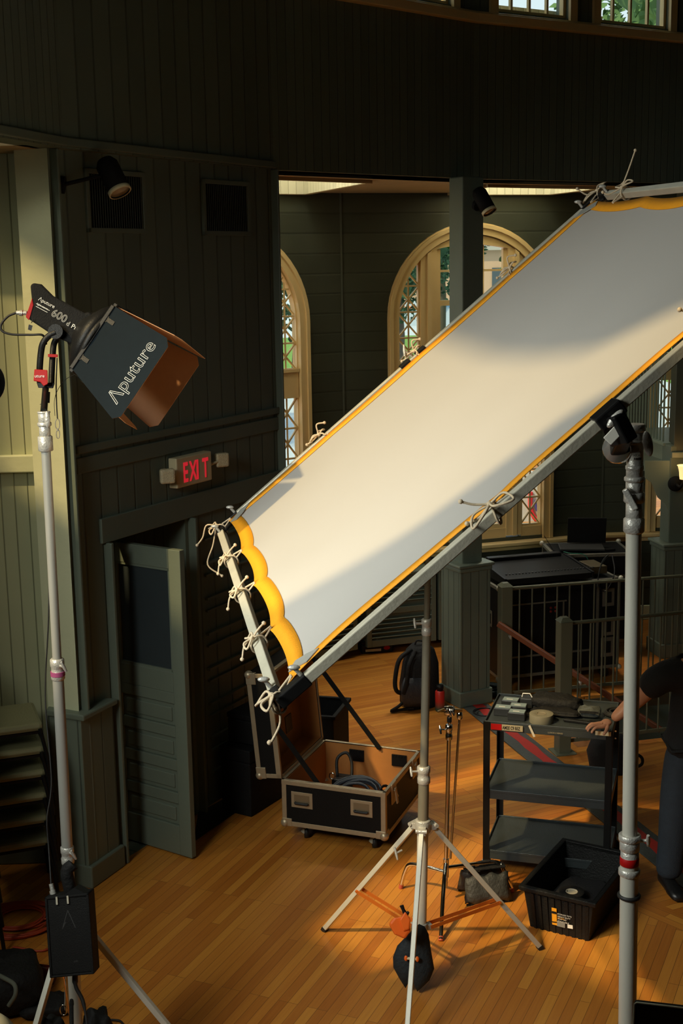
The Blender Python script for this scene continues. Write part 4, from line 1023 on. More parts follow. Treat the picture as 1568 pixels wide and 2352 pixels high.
m = MB(); m.prism([(892, 2122), (903, 2108), (935, 2104), (941, 2120), (942, 2140), (930, 2157), (905, 2146)], -.05, .05, lambda u, v, w: CP + ray(u, v) * (D_ + w)); m.build('block', M_ORPLA, oc, bevel=.012)
m = MB(); m.prism([(917, 2113), (930, 2093), (943, 2112), (940, 2135), (926, 2140)], -.062, -.02, lambda u, v, w: CP + ray(u, v) * (D_ + w)); m.build('wedge', M_ORPLA, oc, bevel=.008)
m = MB(); g = lambda x, y, w=-.03: CP + ray(x, y) * (D_ + w)
m.tube([g(933, 2115), g(931, 2100), g(926, 2090), g(922, 2080)], [.010, .013, .009, .011], 10); m.tube([g(933, 2100), g(938, 2094)], [.012, .007], 10); m.tube([g(931, 2112), g(938, 2120)], [.013, .008], 10); m.build('twist_handle', M_BLACK, oc)
# ================================================================ FIXTURES ON THE WALLS
# open door leaf
DB0, DB1 = at(272, 1925), at(441, 1977)
dd = (DB1 - DB0).normalized(); dn = V((-dd.y, dd.x, 0)); DLn = (DB1 - DB0).length; DT = atY(427, 1265, DB1.y).z
door = struct(thing('door_1', None, None, DB0))
PD = lambda u, z, w=0: DB0 + dd * u + dn * w + V((0, 0, z))
def fbox(mb, P, u0, u1, z0, z1, w0, w1):
    mb.add([P(u, z, w) for w in (w0, w1) for u, z in ((u0, z0), (u1, z0), (u1, z1), (u0, z1))], [(0, 1, 2, 3), (7, 6, 5, 4), (0, 4, 5, 1), (1, 5, 6, 2), (2, 6, 7, 3), (3, 7, 4, 0)])
sw = .10; zg0, zg1 = DT * .61, DT - .13
m = MB(); fbox(m, PD, 0, sw, .015, DT, 0, .045); fbox(m, PD, DLn - sw, DLn, .015, DT, 0, .045); fbox(m, PD, sw, DLn - sw, DT - .13, DT, 0, .045); fbox(m, PD, sw, DLn - sw, zg0 - .14, zg0, 0, .045)
zs = [.015, .22]; nP = 4; ph = (zg0 - .14 - .22) / nP
fbox(m, PD, sw, DLn - sw, .015, .22, 0, .045)
for k in range(nP): fbox(m, PD, sw, DLn - sw, .22 + ph * (k + 1) - .075, .22 + ph * (k + 1), 0, .045)
m.build('stile_frame', M_GREEN, door, bevel=.004)
for k in range(nP):
    z0, z1 = .22 + ph * k, .22 + ph * (k + 1) - .075; m = MB(); fbox(m, PD, sw, DLn - sw, z0, z1, .016, .030); fbox(m, PD, sw + .03, DLn - sw - .03, z0 + .03, z1 - .03, .006, .03); m.build('raised_panel', M_GREEN, door, bevel=.006)
m = MB(); fbox(m, PD, sw, DLn - sw, zg0, zg1, .018, .026); m.build('frosted_pane', mat('dark_frosted_glass', (.035, .045, .05), .35, 0, .15, 4), door)
m = MB()
for (a, b, c, e) in ((sw, DLn - sw, zg0, zg0 + .015), (sw, DLn - sw, zg1 - .015, zg1)): fbox(m, PD, a, b, c, e, .004, .03)
fbox(m, PD, sw, sw + .012, zg0, zg1, .004, .03); fbox(m, PD, DLn - sw - .012, DLn - sw, zg0, zg1, .004, .03); m.build('glazing_bead', M_GREEN, door)
# thin black patch at the threshold
q = [at(445, 1934), at(605, 1822), at(585, 1800), at(455, 1868)]
m = MB(); m.prism([(p.x, p.y) for p in q], .0, .008); tag(m.build('black_floor_patch', M_RUBBER), 'flat black patch on the floor along the wall behind the open door', 'mat')

# EXIT sign with two lamp heads
u0, z0 = u_on(385, 1076); u1, z1 = u_on(466, 1070)
ec = PV((u0 + u1) / 2, 0, 0); uw = (u1 - u0) * 1.0; zt_, zb_ = u_on(430, 1042)[1], u_on(430, 1110)[1]
ex = thing('exit_sign', 'cream exit sign with red letters and two swivel emergency lamps on the dark wall', 'exit sign', PV((u0 + u1) / 2, zb_, -.03))
m = MB(); fbox(m, PV, u0, u1, zb_, zt_, -.075, -.005); m.build('housing', M_CREAMPL, ex, bevel=.008)
th_ = zt_ - zb_
for i, ch in enumerate('EXIT'):
    lo = u0 + uw * (.17 + .185 * i); M = frame3(PV(lo, zb_ + th_ * .17, -.0765), vd, (0, 0, 1)); t_ = text('letter', ch, th_ * .92, M @ Matrix.Diagonal((.60 if ch != 'I' else .7, 1, 1, 1)), M_REDGL, ex, ext=.001, bold=.004)
for uu, rz, dz in ((u0 - .10, .7, .0), (u1 + .13, .55, .02)):
    c = PV(uu, (zb_ + zt_) / 2 + dz, -.07); M3 = Matrix((vd, -vn, V((0, 0, 1)))).transposed() @ Matrix.Rotation(rz, 3, 'Z') @ Matrix.Rotation(.12 if rz < 0 else 0, 3, 'Y')
    m = MB(); m.cbox(c, (.10, .05, .10), M3); lh = m.build('lamp_head', mat('lamp_lens_ribbed', (.70, .60, .38), .3, 0, .25, 90, .5, 150), ex, bevel=.014)
    m = MB(); m.cyl(PV(u0 if uu < u0 else u1, (zb_ + zt_) / 2, -.05), c, .010, 10); m.build('swivel', M_CREAMPL, lh)
# vents
for (x0, y0, x1, y1), lb in (((205, 407, 321, 523), 'larger dark louvred vent high on the wall, behind the ceiling spotlight'), ((470, 428, 563, 530), 'smaller dark louvred vent high on the wall, nearer the corner')):
    ua, za = u_on(x0, y1); ub, zb2 = u_on(x1, y0)
    v = thing('wall_vent', lb, 'vent', PV(ua, za, -.01), 'louvred vents on the dark wall'); z1_ = zb2
    m = MB(); fbox(m, PV, ua, ub, za, z1_, -.004, .01); m.build('backing', M_BLACKM, v)
    m = MB(); fbox(m, PV, ua - .03, ua, za - .03, z1_ + .03, -.02, .01); fbox(m, PV, ub, ub + .03, za - .03, z1_ + .03, -.02, .01); fbox(m, PV, ua - .03, ub + .03, za - .03, za, -.02, .01); fbox(m, PV, ua - .03, ub + .03, z1_, z1_ + .03, -.02, .01); m.build('frame', M_GREEN, v, bevel=.003)
    m = MB(); n_ = int((ub - ua) / .022)
    for k in range(n_): u = ua + (ub - ua) * (k + .5) / n_; m.bar(PV(u, za, -.012), PV(u, z1_, -.012), .004, .016, vd + vn * .6)
    s_ = m.build('slats', mat('vent_slats', (.03, .032, .022), .5), v)
    v.name = 'wall_vent'
# ceiling spotlights
def spot(label, c, d, r, L, mount):
    c, d = V(c), V(d).normalized(); t = thing('spotlight', label, 'spotlight', c, 'adjustable can spotlights')
    m = MB(); m.lathe([(.0, -L), (r * .7, -L), (r * .98, -L * .85), (r, 0), (r * .92, 0), (r * .9, -.02)], c, d, 28, close=False); m.build('can', M_BLACKM, t)
    m = MB(); m.lathe([(0, -.012), (r * .9, -.012), (r * .9, -.006), (0, .002)], c, d, 28, close=False); m.build('lens', M_GLASSLENS, t)
    m = MB(); m.lathe([(r * .9, -.02), (r * 1.02, -.02), (r * 1.02, .004), (r * .9, .004)], c, d, 28, close=False); m.build('trim_ring', M_CREAMPL if r < .1 else M_CREAMPL, t)
    m = MB(); m.tube(curve_pts([V(mount), V(mount).lerp(c - d * L * .6, .5) + V((0, 0, .0)), c - d * L * .6], 5), .012, 10); m.lathe([(.05, -.015), (.05, .015)], mount, V(mount) - c); m.build('mounting_arm', M_BLACKM, t)
    return t
c1 = PV(*u_on(210, 445), -.22); spot('black can spotlight with a cream lens, in front of the larger wall vent', CP + (c1 - CP) * .985, (.42, -.3, -.85), .068, .22, PV(u_on(140, 425)[0], u_on(140, 425)[1], -.01))
c2 = atY(1124, 487, 10.95); spot('black can spotlight on the square column, above the arched window', c2, (.42, -.35, -.84), .062, .22, P2C + V((.08, -.14, atY(1095, 470, 11.05).z)))
# wall sconce
sc0 = atY(1572, 1085, 12.2); sn = thing('wall_sconce', 'lit sconce with a cream glass cup on the dark wall at the right edge', 'wall lamp', sc0)
m = MB(); m.lathe([(.045, -.065), (.05, -.03), (.052, .0), (.062, .055), (.074, .068), (.068, .066), (.05, .0), (.04, -.06)], sc0, (0, 0, 1), 24, close=False); m.build('glass_cup', mat('glowing_glass', (.9, .7, .35), .4, emit=((1, .66, .26), 1.15)), sn)
m = MB(); m.lathe([(.0, -.02), (.07, -.02), (.075, 0), (.05, .02), (0, .03)], sc0 + V((-.05, .13, -.13)), (0, -1, 0), 24); m.tube(curve_pts([sc0 + V((-.05, .12, -.13)), sc0 + V((-.03, .02, -.14)), sc0 + V((0, 0, -.07))], 5), .012, 8); m.build('backplate', M_BLACKM, sn)
pl = bpy.data.lights.new('sconce_bulb', 'POINT'); pl.energy = .7; pl.color = (1, .55, .18); pl.shadow_soft_size = .04; po = bpy.data.objects.new('sconce_bulb', pl); COL.objects.link(po); po.location = sc0 + V((-.02, -.0, .12))
# radiators / louvred units under the sill
def radiator(a, b, u, w, h, label, z0=.08):
    d = (b - a).normalized(); n = V((-d.y, d.x, 0)); o = a + d * u - n * .34; P = lambda x, z, y=0: o + d * x + n * y + V((0, 0, z))
    t = thing('radiator_cabinet', label, 'cabinet', P(w / 2, 0, .15), 'louvred cabinets under the arched windows')
    m = MB(); fbox(m, P, 0, w, z0, z0 + h, .03, .29); m.build('carcass', M_BLACKM if False else M_GREEN, t)
    m = MB(); fbox(m, P, 0, .05, z0, z0 + h, 0, .03); fbox(m, P, w - .05, w, z0, z0 + h, 0, .03); fbox(m, P, .05, w - .05, z0 + h - .06, z0 + h, 0, .03); fbox(m, P, .05, w - .05, z0, z0 + .07, 0, .03); fbox(m, P, .05, w - .05, z0 + h * .5 - .03, z0 + h * .5 + .03, 0, .03); m.build('face_frame', M_GREEN, t, bevel=.004)
    m = MB(); fbox(m, P, -.01, w + .01, z0 + h, z0 + h + .03, -.02, .30); m.build('top', M_GREEN, t, bevel=.006)
    m = MB()
    k = z0 + .09
    while k < z0 + h - .09:
        if abs(k - (z0 + h * .5)) > .05: m.bar(P(.05, k, .012), P(w - .05, k, .012), .03, .010, V((0, 0, 1)) + n * .7)
        k += .045
    m.build('louvres', M_GREEN, t)
for i, u in enumerate((.15, .92, 1.69)): radiator(CAA, CAB, u + .35, .74, .72, ['green louvred cabinet under the far left window, furthest from the corner', 'middle green louvred cabinet under the left window', 'green louvred cabinet nearest the wall corner, left window side'][i])
for i, u in enumerate((.10, .87, 1.64)): radiator(CAB, CBC, u, .74, .72, ['green louvred cabinet behind the backpack, beside the square column', 'green louvred cabinet behind the stage console', 'green louvred cabinet behind the laptop case'][i])

# ================================================================ STACKED CHAIRS
def chair(base, ang, label, w=.44, dp=.44, z=.45):
    t = thing('stacking_chair', label, 'chair', base, 'stacked chairs by the left wall', ang); M = wm(t)
    m = MB(M); n = 10
    m.box((-w / 2, -dp / 2, z - .05), (w / 2, dp / 2, z + .0)); m.build('seat', M_SEAT, t, bevel=.022)
    m = MB(M); m.box((-w / 2 + .01, -dp / 2 + .01, z - .065), (w / 2 - .01, dp / 2 - .01, z - .05)); m.build('seat_frame', M_BLACKMET, t)
    for sx in (-1, 1):
        for sy in (-1, 1):
            m = MB(M); m.tube([(sx * (w / 2 + .005), sy * (dp / 2 - .02), z - .03), (sx * (w / 2 + .012), sy * (dp / 2 + .01), z - .2), (sx * (w / 2 + .012), sy * (dp / 2 + .03), .012)], .012, 8); m.build('leg', M_BLACKMET, t)
    m = MB(M); m.box((-w / 2, -dp / 2 - .06, z + .12), (w / 2, -dp / 2 - .02, z + .45)); m.build('backrest', M_SEAT, t, bevel=.015)
    for sx in (-1, 1): m = MB(M); m.tube([(sx * (w / 2 - .02), -dp / 2 + .01, z - .04), (sx * (w / 2 - .02), -dp / 2 - .03, z + .2), (sx * (w / 2 - .02), -dp / 2 - .05, z + .44)], .011, 8); m.build('back_post', M_BLACKMET, t)
    return t
WORDS = ['lowest', 'second lowest', 'third lowest', 'fourth lowest', 'fifth lowest', 'topmost']
A1 = at(25, 2052); stacks = [(V((-2.10, 7.62, 0)), 'nearer the lamp stand', math.radians(290), 6, .148), (V((-2.30, 7.08, 0)), 'at the left edge of the view', math.radians(288), 6, .152)]
src = None
for p, where, ang, n_, dz in stacks:
    for k in range(n_):
        M = Matrix.Translation(p + V((0.0, 0.0, k * dz))) @ Matrix.Rotation(ang, 4, 'Z')
        lb = '%s olive-seated chair in the stack %s' % (WORDS[k], where)
        if src is None: src = chair(p, ang, lb); src.matrix_basis = M
        else: copy_thing(src, lb, M)

# ================================================================ FLIGHT CASE
o_, fr_, br_ = at(650, 1893, .13), at(885, 1927, .13), at(955, 1822, .13)
cx_ = (fr_ - o_); CW = cx_.length; cx_.normalize(); cy_ = V((-cx_.y, cx_.x, 0)); CD = (br_ - fr_).dot(cy_); zt = atY(885, 1822, fr_.y).z; CHt = zt - .13
P = lambda u, v, z: o_ + cx_ * u + cy_ * v + V((0, 0, z - .13)) 
ca = thing('flight_case', 'open black flight case on castors with aluminium edges, plywood lining and raised lid', 'case', P(CW / 2, CD / 2, 0))
M_CASE = mat('case_laminate', (.007, .007, .007), .5, 0, .2, 12, .2, 160, spec=.2); M_EDGE = mat('case_aluminium_edge', (.48, .40, .27), .42, .6, .12, 25, .1, 60)
def P3(z0): return lambda u, z, w: P(u, w, z)
T = .014
def pbox(m, u0, u1, v0, v1, z0, z1):
    m.add([P(u, v, z) for z in (z0, z1) for u, v in ((u0, v0), (u1, v0), (u1, v1), (u0, v1))], [(0, 3, 2, 1), (4, 5, 6, 7), (0, 1, 5, 4), (1, 2, 6, 5), (2, 3, 7, 6), (3, 0, 4, 7)])
zb0, zt0 = .13, zt
m = MB(); pbox(m, 0, CW, 0, T, zb0, zt0); pbox(m, 0, CW, CD - T, CD, zb0, zt0); pbox(m, 0, T, 0, CD, zb0, zt0); pbox(m, CW - T, CW, 0, CD, zb0, zt0); pbox(m, 0, CW, 0, CD, zb0, zb0 + T); m.build('body_shell', M_CASE, ca)
m = MB(); i_ = T + .001
pbox(m, i_, CW - i_, i_, i_ + .006, zb0 + T, zt0 - .004); pbox(m, i_, CW - i_, CD - i_ - .006, CD - i_, zb0 + T, zt0 - .004); pbox(m, i_, i_ + .006, i_, CD - i_, zb0 + T, zt0 - .004); pbox(m, CW - i_ - .006, CW - i_, i_, CD - i_, zb0 + T, zt0 - .004); pbox(m, i_, CW - i_, i_, CD - i_, zb0 + T, zb0 + T + .006); m.build('lining', M_PLY, ca)
E_ = .030; e = .003
m = MB()
for (u0, u1, v0, v1) in ((-e, E_, -e, E_), (CW - E_, CW + e, -e, E_), (-e, E_, CD - E_, CD + e), (CW - E_, CW + e, CD - E_, CD + e)):
    cu = -e if u0 < 0 else CW; cv = -e if v0 < 0 else CD
    pbox(m, u0, u1, cv, cv + e, zb0, zt0); pbox(m, cu, cu + e, v0, v1, zb0, zt0)
for z0, z1 in ((zb0 - e, zb0 + E_), (zt0 - E_, zt0)):
    pbox(m, -e, CW + e, -e * 1.4, 0, z0, z1); pbox(m, -e, CW + e, CD, CD + e * 1.4, z0, z1); pbox(m, -e * 1.4, 0, -e, CD + e, z0, z1); pbox(m, CW, CW + e * 1.4, -e, CD + e, z0, z1)
r_ = .018
for (u0, u1, v0, v1) in ((-e, CW + e, -e, r_), (-e, CW + e, CD - r_, CD + e), (-e, r_, -e, CD + e), (CW - r_, CW + e, -e, CD + e)): pbox(m, u0, u1, v0, v1, zt0, zt0 + .006)
m.build('edge_trim', M_EDGE, ca, bevel=.0015)
for u in (0, CW):
    for v in (0, CD):
        for z in (zb0,):
            m = MB(); c = P(u + (.012 if u == 0 else -.012), v + (.012 if v == 0 else -.012), z + .012); m.ball(c, .032, seg=12, rings=8)
            for a, b in (((1 if u == 0 else -1), 0), (0, (1 if v == 0 else -1))): pbox(m, min(u, u + a * .06) - .006, max(u, u + a * .06) + .006, min(v, v + b * .06) - .006, max(v, v + b * .06) + .006, z - .006, z + .05)
            m.build('ball_corner', M_EDGE, ca, bevel=.003)
for u in (.12, CW - .12):
    for v in (.12, CD - .12):
        m = MB(); c = P(u, v, .04); m.lathe([(.0, -.014), (.04, -.014), (.042, 0), (.04, .014), (0, .014)], c, cx_ + cy_ * .5, 20); w_ = m.build('castor', M_RUBBER, ca)
        m = MB(); pbox(m, u - .035, u + .035, v - .035, v + .035, .10, .128); m.bar(P(u, v, .10), P(u - .02, v - .02, .04), .04, .01); m.build('castor_fork', M_ALUD, w_)
# recessed handles on the front
for uc, zc in ((CW * .195, zb0 + CHt * .60), (CW * .775, zb0 + CHt * .60)):
    w2, h2_ = .077, .056; m = MB()
    lo = [(-w2, -h2_), (w2, -h2_), (w2, h2_), (-w2, h2_)]
    m.prism([(uc - w2, zc - h2_), (uc + w2, zc - h2_), (uc + w2, zc + h2_), (uc - w2, zc + h2_)], -.004, -.001, lambda u, z, w: P(u, w, z)); hd_ = m.build('handle_plate', M_EDGE, ca, bevel=.002)
    m = MB(); m.prism([(uc - w2 * .72, zc - h2_ * .66), (uc + w2 * .72, zc - h2_ * .66), (uc + w2 * .72, zc + h2_ * .66), (uc - w2 * .72, zc + h2_ * .66)], -.0052, -.0042, lambda u, z, w: P(u, w, z)); m.build('recess', mat('recess_metal', (.30, .24, .15), .4, .6), hd_)
    m = MB(); m.tube([P(uc - w2 * .62, -.010, zc - h2_ * .3), P(uc - w2 * .55, -.014, zc - h2_ * .42), P(uc + w2 * .55, -.014, zc - h2_ * .42), P(uc + w2 * .62, -.010, zc - h2_ * .3)], .009, 8); m.build('grip', M_RUBBER, hd_)
for v in (.16, CD - .16):
    m = MB(); pbox(m, CW + .001, CW + .012, v - .045, v + .045, zt0 - .13, zt0 + .012); m.bar(P(CW + .02, v, zt0 - .02), P(CW + .035, v, zt0 - .13), .03, .008); m.bar(P(CW + .02, v - .02, zt0 - .03), P(CW + .03, v + .02, zt0 - .09), .012, .012); m.build('butterfly_latch', M_EDGE, ca, bevel=.002)
for u in (CW * .36, CW * .80):
    m = MB(); pbox(m, u - .055, u + .055, CD - T - .02, CD - T - .008, zt0 - .12, zt0 - .035)
    for k in range(5): pbox(m, u - .05 + .022 * k, u - .042 + .022 * k, CD - T - .024, CD - T - .02, zt0 - .05, zt0 - .038)
    m.build('handle_backplate', M_BLACKMET, ca)
# lid, standing open along the left edge
LH_ = CW * 1.0; LDp = .17; tl = math.radians(5)
def PL(h, v, o):       # h up the lid, v along the case, o outwards (left)
    return P(-.008 - math.sin(tl) * h - math.cos(tl) * o, v, zt0 + .008 + math.cos(tl) * h - math.sin(tl) * o)
def lbox(m, h0, h1, v0, v1, o0, o1):
    m.add([PL(h, v, o) for o in (o0, o1) for h, v in ((h0, v0), (h1, v0), (h1, v1), (h0, v1))], [(0, 3, 2, 1), (4, 5, 6, 7), (0, 1, 5, 4), (1, 2, 6, 5), (2, 3, 7, 6), (3, 0, 4, 7)])
m = MB(); lbox(m, 0, LH_, 0, CD, LDp - T, LDp); lbox(m, 0, T, 0, CD, 0, LDp); lbox(m, LH_ - T, LH_, 0, CD, 0, LDp); lbox(m, 0, LH_, 0, T, 0, LDp); lbox(m, 0, LH_, CD - T, CD, 0, LDp); lid = m.build('lid', M_CASE, ca)
m = MB(); lbox(m, T, LH_ - T, T, CD - T, LDp - T - .006, LDp - T - .001); lbox(m, T, LH_ - T, CD - T - .006, CD - T - .001, .004, LDp - T); lbox(m, T, LH_ - T, T + .001, T + .006, .004, LDp - T); lbox(m, T, T + .006, T, CD - T, .004, LDp - T); m.build('lid_lining', M_PLY, lid)
m = MB()
for v0, v1 in ((-e, 0), (CD, CD + e)):
    lbox(m, 0, LH_, v0, v1, -.002, E_); lbox(m, 0, LH_, v0, v1, LDp - E_, LDp + e); lbox(m, 0, E_, v0, v1, 0, LDp); lbox(m, LH_ - E_, LH_, v0, v1, 0, LDp)
for h0, h1 in ((-e, r_), (LH_ - r_, LH_ + e)): lbox(m, h0, h1, -e, CD + e, -.006, 0)
for v0, v1 in ((-e, r_), (CD - r_, CD + e)): lbox(m, -e, LH_ + e, v0, v1, -.006, 0)
lbox(m, LH_, LH_ + e, 0, CD, 0, E_); m.build('lid_edge_trim', M_EDGE, lid, bevel=.0015)
for h in (0, LH_):
    m = MB(); c = PL(h + (.012 if h == 0 else -.012), .012, LDp - .012); m.ball(c, .030, seg=12, rings=8); s = 1 if h == 0 else -1; lbox(m, min(h, h + s * .07) - .005, max(h, h + s * .07) + .005, -.008, .02, LDp - .065, LDp + .006); m.build('lid_corner', M_EDGE, lid, bevel=.003)
m = MB(); lbox(m, .14, .26, CD * .62, CD * .76, LDp - T - .012, LDp - T - .006); m.build('dish_plate', mat('dull_plate', (.16, .13, .08), .4, .7), lid)
for v in (T + .02, CD - T - .02):
    a = PL(LH_ * .58, v, .05) if v < .5 * CD else PL(LH_ * .9, v, .02); b_ = P(CW * .42, v, zt0 - .09) if v < .5 * CD else P(CW * .60, v, zt0 - .0)
    m = MB(); m.bar(a, b_, .006, .036, cy_.cross((b_ - a).normalized())); m.cyl(b_ - cy_ * .008, b_ + cy_ * .008, .010, 10); m.build('lid_stay', M_BLACKMET, ca)
# cables inside
def coil(name, label, cat, c, R, r, n, m_, nrm=(0, 0, 1), jit=.06, seed=1, ext=None, z=.5, group=None, kind=None, seg=7):
    rn = random.Random(seed); q = V((0, 0, 1)).rotation_difference(V(nrm).normalized()).to_matrix(); pts = []
    for k in range(n * 20):
        a = 2 * PI * k / 20; t = k / (n * 20); RR = R * (1 + jit * math.sin(a * .37 + t * 9) + jit * .6 * math.sin(a * 1.13 + 2)) * (.80 + .2 * math.sin(t * 11))
        pts.append(V(c) + q @ V((RR * math.cos(a), RR * math.sin(a) * .9, r + z * r * 2 * (1 + math.sin(t * 7.3 + a * .21)) + r * n * .12 * abs(math.sin(t * 5)))))
    if ext: pts += curve_pts([pts[-1]] + [V(p) for p in ext], 6)
    m = MB(); m.tube(pts, r, seg); o = m.build(name, m_, None); return tag(o, label, cat, group, kind)
M_CABBL = mat('blue_black_cable', (.014, .020, .030), .45)
floor_in = zb0 + T + .008
coil('coiled_cable', 'thick blue-black cable coiled inside the open flight case', 'cable', P(CW * .60, CD * .30, floor_in + .13), .19, .011, 7, M_CABBL, nrm=cy_ * -.5 + V((0, 0, 1)), seed=3)
coil('coiled_cable', 'tangle of thin black cable in the left corner of the flight case', 'cable', P(CW * .22, CD * .24, floor_in + .10), .11, .008, 6, M_RUBBER, seed=4)
coil('coiled_cable', 'loose black cable loops against the right side of the flight case', 'cable', P(CW * .86, CD * .38, floor_in + .12), .10, .006, 3, M_RUBBER, nrm=(.8, -.5, .3), seed=5)
dv = thing('black_distribution_box', 'black socket box with a steel ring and cable loop inside the flight case', 'electrical box', P(CW * .33, CD * .6, floor_in))
m = MB(); pbox(m, CW * .27, CW * .43, CD * .52, CD * .68, floor_in, zt0 - .13); m.build('box', M_BLACK, dv, bevel=.01)
m = MB(); m.tube([P(CW * .29 + .022 * math.cos(t), CD * .5, zt0 - .10 + .022 * math.sin(t)) for t in [2 * PI * k / 14 for k in range(14)]], .005, 6, closed=True); m.build('ring', M_CHROME, dv)
m = MB(); m.tube(curve_pts([P(CW * .30, CD * .6, zt0 - .13), P(CW * .28, CD * .66, zt0 - .02), P(CW * .36, CD * .7, zt0 + .02), P(CW * .42, CD * .68, zt0 - .05), P(CW * .44, CD * .6, zt0 - .2)], 6), .011, 8); m.build('cable_loop', M_RUBBER, dv)

# open black crate behind the case, dark crates behind the lid
def crate(label, P0, a, b, h, m_, th=.012, taper=.0, cat='crate', name='plastic_crate', lip=.02, z0=0.0):
    P0, a, b = V(P0), V(a), V(b); t = thing(name, label, cat, P0 + (a + b) / 2)
    la, lb_ = a.length, b.length; an, bn = a.normalized(), b.normalized(); Q = lambda u, v, z: P0 + an * u + bn * v + V((0, 0, z + z0)); tp = taper
    def ringwall(m, o0, o1, za, zb):
        def rect(o, z): k = -tp * (1 - (z / h)); return [Q(-o - k, -o - k, z), Q(la + o + k, -o - k, z), Q(la + o + k, lb_ + o + k, z), Q(-o - k, lb_ + o + k, z)]
        A, B, C_, D_ = rect(o1, za), rect(o1, zb), rect(o0, zb), rect(o0, za); vs = A + B + C_ + D_
        fs = []
        for i in range(4):
            j = (i + 1) % 4; fs += [(i, j, 4 + j, 4 + i), (4 + i, 4 + j, 8 + j, 8 + i), (8 + i, 8 + j, 12 + j, 12 + i), (12 + i, 12 + j, j, i)]
        m.add(vs, fs)
    m = MB(); ringwall(m, -th, 0, 0, h); k = tp; m.add([Q(k, k, 0), Q(la - k, k, 0), Q(la - k, lb_ - k, 0), Q(k, lb_ - k, 0), Q(k, k, .01), Q(la - k, k, .01), Q(la - k, lb_ - k, .01), Q(k, lb_ - k, .01)], [(0, 3, 2, 1), (4, 5, 6, 7), (0, 1, 5, 4), (1, 2, 6, 5), (2, 3, 7, 6), (3, 0, 4, 7)])
    bd = m.build('body', m_, t, bevel=.004)
    m = MB(); ringwall(m, -th, lip, h - .03, h); m.build('rim', m_, t, bevel=.006)
    return t, Q, la, lb_
k0_, k1_, k2_ = atY(725, 1652, 10.0), atY(783, 1672, 9.9), None
crate('open black crate standing behind the flight case', V((-.36, 9.74, 0)), V((.27, -.07, 0)), V((.12, .42, 0)), .42, M_BLACKM)
for c, s, lb in ((V((-.66, 9.03, 0)), (.5, .26, .50), 'dark grey equipment trunk on the floor behind the case lid'), (V((-.64, 9.06, .505)), (.40, .24, .22), 'small black case on top of the trunk behind the lid')):
    t = thing('equipment_trunk', lb, 'case', c); M = Matrix.Translation(c) @ Matrix.Rotation(math.radians(58.5), 4, 'Z')
    m = MB(M); m.box((-s[0] / 2, -s[1] / 2, 0), (s[0] / 2, s[1] / 2, s[2] * .8)); m.build('body', M_BLACKM, t, bevel=.01)
    m = MB(M); m.box((-s[0] / 2 - .004, -s[1] / 2 - .004, s[2] * .8 + .002), (s[0] / 2 + .004, s[1] / 2 + .004, s[2])); m.build('lid', M_BLACKM, t, bevel=.01)

# ================================================================ C-STAND WITH SANDBAG
cb = V((.60, 7.47, 0)); ctop = atY(1032, 1640, 7.47); ctx = lambda z: V((cb.x + (ctop.x - cb.x) * z / ctop.z, cb.y, z))
cs = thing('c_stand', 'chrome stand with bent turtle legs, left standing behind the middle stand', 'stand', cb)
m = MB(); m.cyl(ctx(.10), ctx(atY(1030, 1680, 7.47).z), .0125, 16); m.build('column', M_CHROME, cs)
m = MB(); m.cyl(ctx(atY(1030, 1690, 7.47).z), ctx(ctop.z), .010, 14); m.build('riser', M_CHROME, cs)
zc = atY(1030, 1680, 7.47).z
m = MB(); m.lathe([(.019, 0), (.021, .01), (.021, .03), (.018, .035), (.018, .055), (.022, .06), (.022, .09), (.015, .095)], ctx(zc - .05)); jc = m.build('joint_collar', M_CHROME, cs)
m = MB(); tee(m, ctx(zc) + V((-.02, 0, .01)), (-1, -.3, .15), .035, .03); m.build('lock_knob', M_CHROME, jc)
m = MB(); m.cyl(ctx(ctop.z - .05), ctx(ctop.z - .02), .0145); m.build('black_band', M_BLACK, jc)
m = MB(); c = ctx(ctop.z + .02); m.lathe([(0, -.028), (.03, -.028), (.032, 0), (.03, .028), (0, .028)], c, (.9, -.4, .1), 20); m.bar(c + V((-.03, -.02, .02)), c + V((-.075, -.03, .005)), .018, .010); m.bar(c + V((.02, -.02, .01)), c + V((.07, .01, -.005)), .028, .022); m.lathe([(.010, -.05), (.018, -.04), (.018, -.01), (.01, 0)], c + V((.06, .0, -.005))); gh = m.build('grip_head', M_CHROME, cs, bevel=.002)
m = MB(); tee(m, c + V((.0, -.03, .0)), (-.2, -1, .3), .03, .03); m.build('t_handle', M_CHROME, gh)
m = MB(); m.cyl(c + V((.062, .0, -.01)), atY(1034, 1972, 7.42), .0075, 12); m.build('grip_arm', M_CHROME, cs)
def cleg(pts, z_top, cap):
    m = MB(); m.tube(curve_pts(pts, 5), .0125, 12); l_ = m.build('leg', M_CHROME, cs); p = V(pts[-1]); m = MB(); m.cyl(p + (V(pts[-2]) - p).normalized() * .02, p - V((0, 0, .008)), .0145, 12); m.build('rubber_cap', mat('red_rubber', (.45, .09, .05), .6), l_)
f1, f2, f3 = at(920, 2037, .01), at(1012, 2158, .01), at(1176, 2045, .01)
hb_ = lambda z: ctx(z)
cleg([hb_(.19), hb_(.19).lerp(V((f1.x, f1.y, .19)), .45), V((f1.x, f1.y, 0)).lerp(hb_(0), .22) + V((0, 0, .18)), V((f1.x, f1.y, 0)).lerp(hb_(0), .10) + V((0, 0, .12)), f1], 0, 0)
cleg([hb_(.25), hb_(.24).lerp(V((f2.x, f2.y, .22)), .3), V((f2.x, f2.y, 0)).lerp(hb_(0), .45) + V((0, 0, .15)), V((f2.x, f2.y, 0)).lerp(hb_(0), .12) + V((0, 0, .05)), f2], 0, 0)
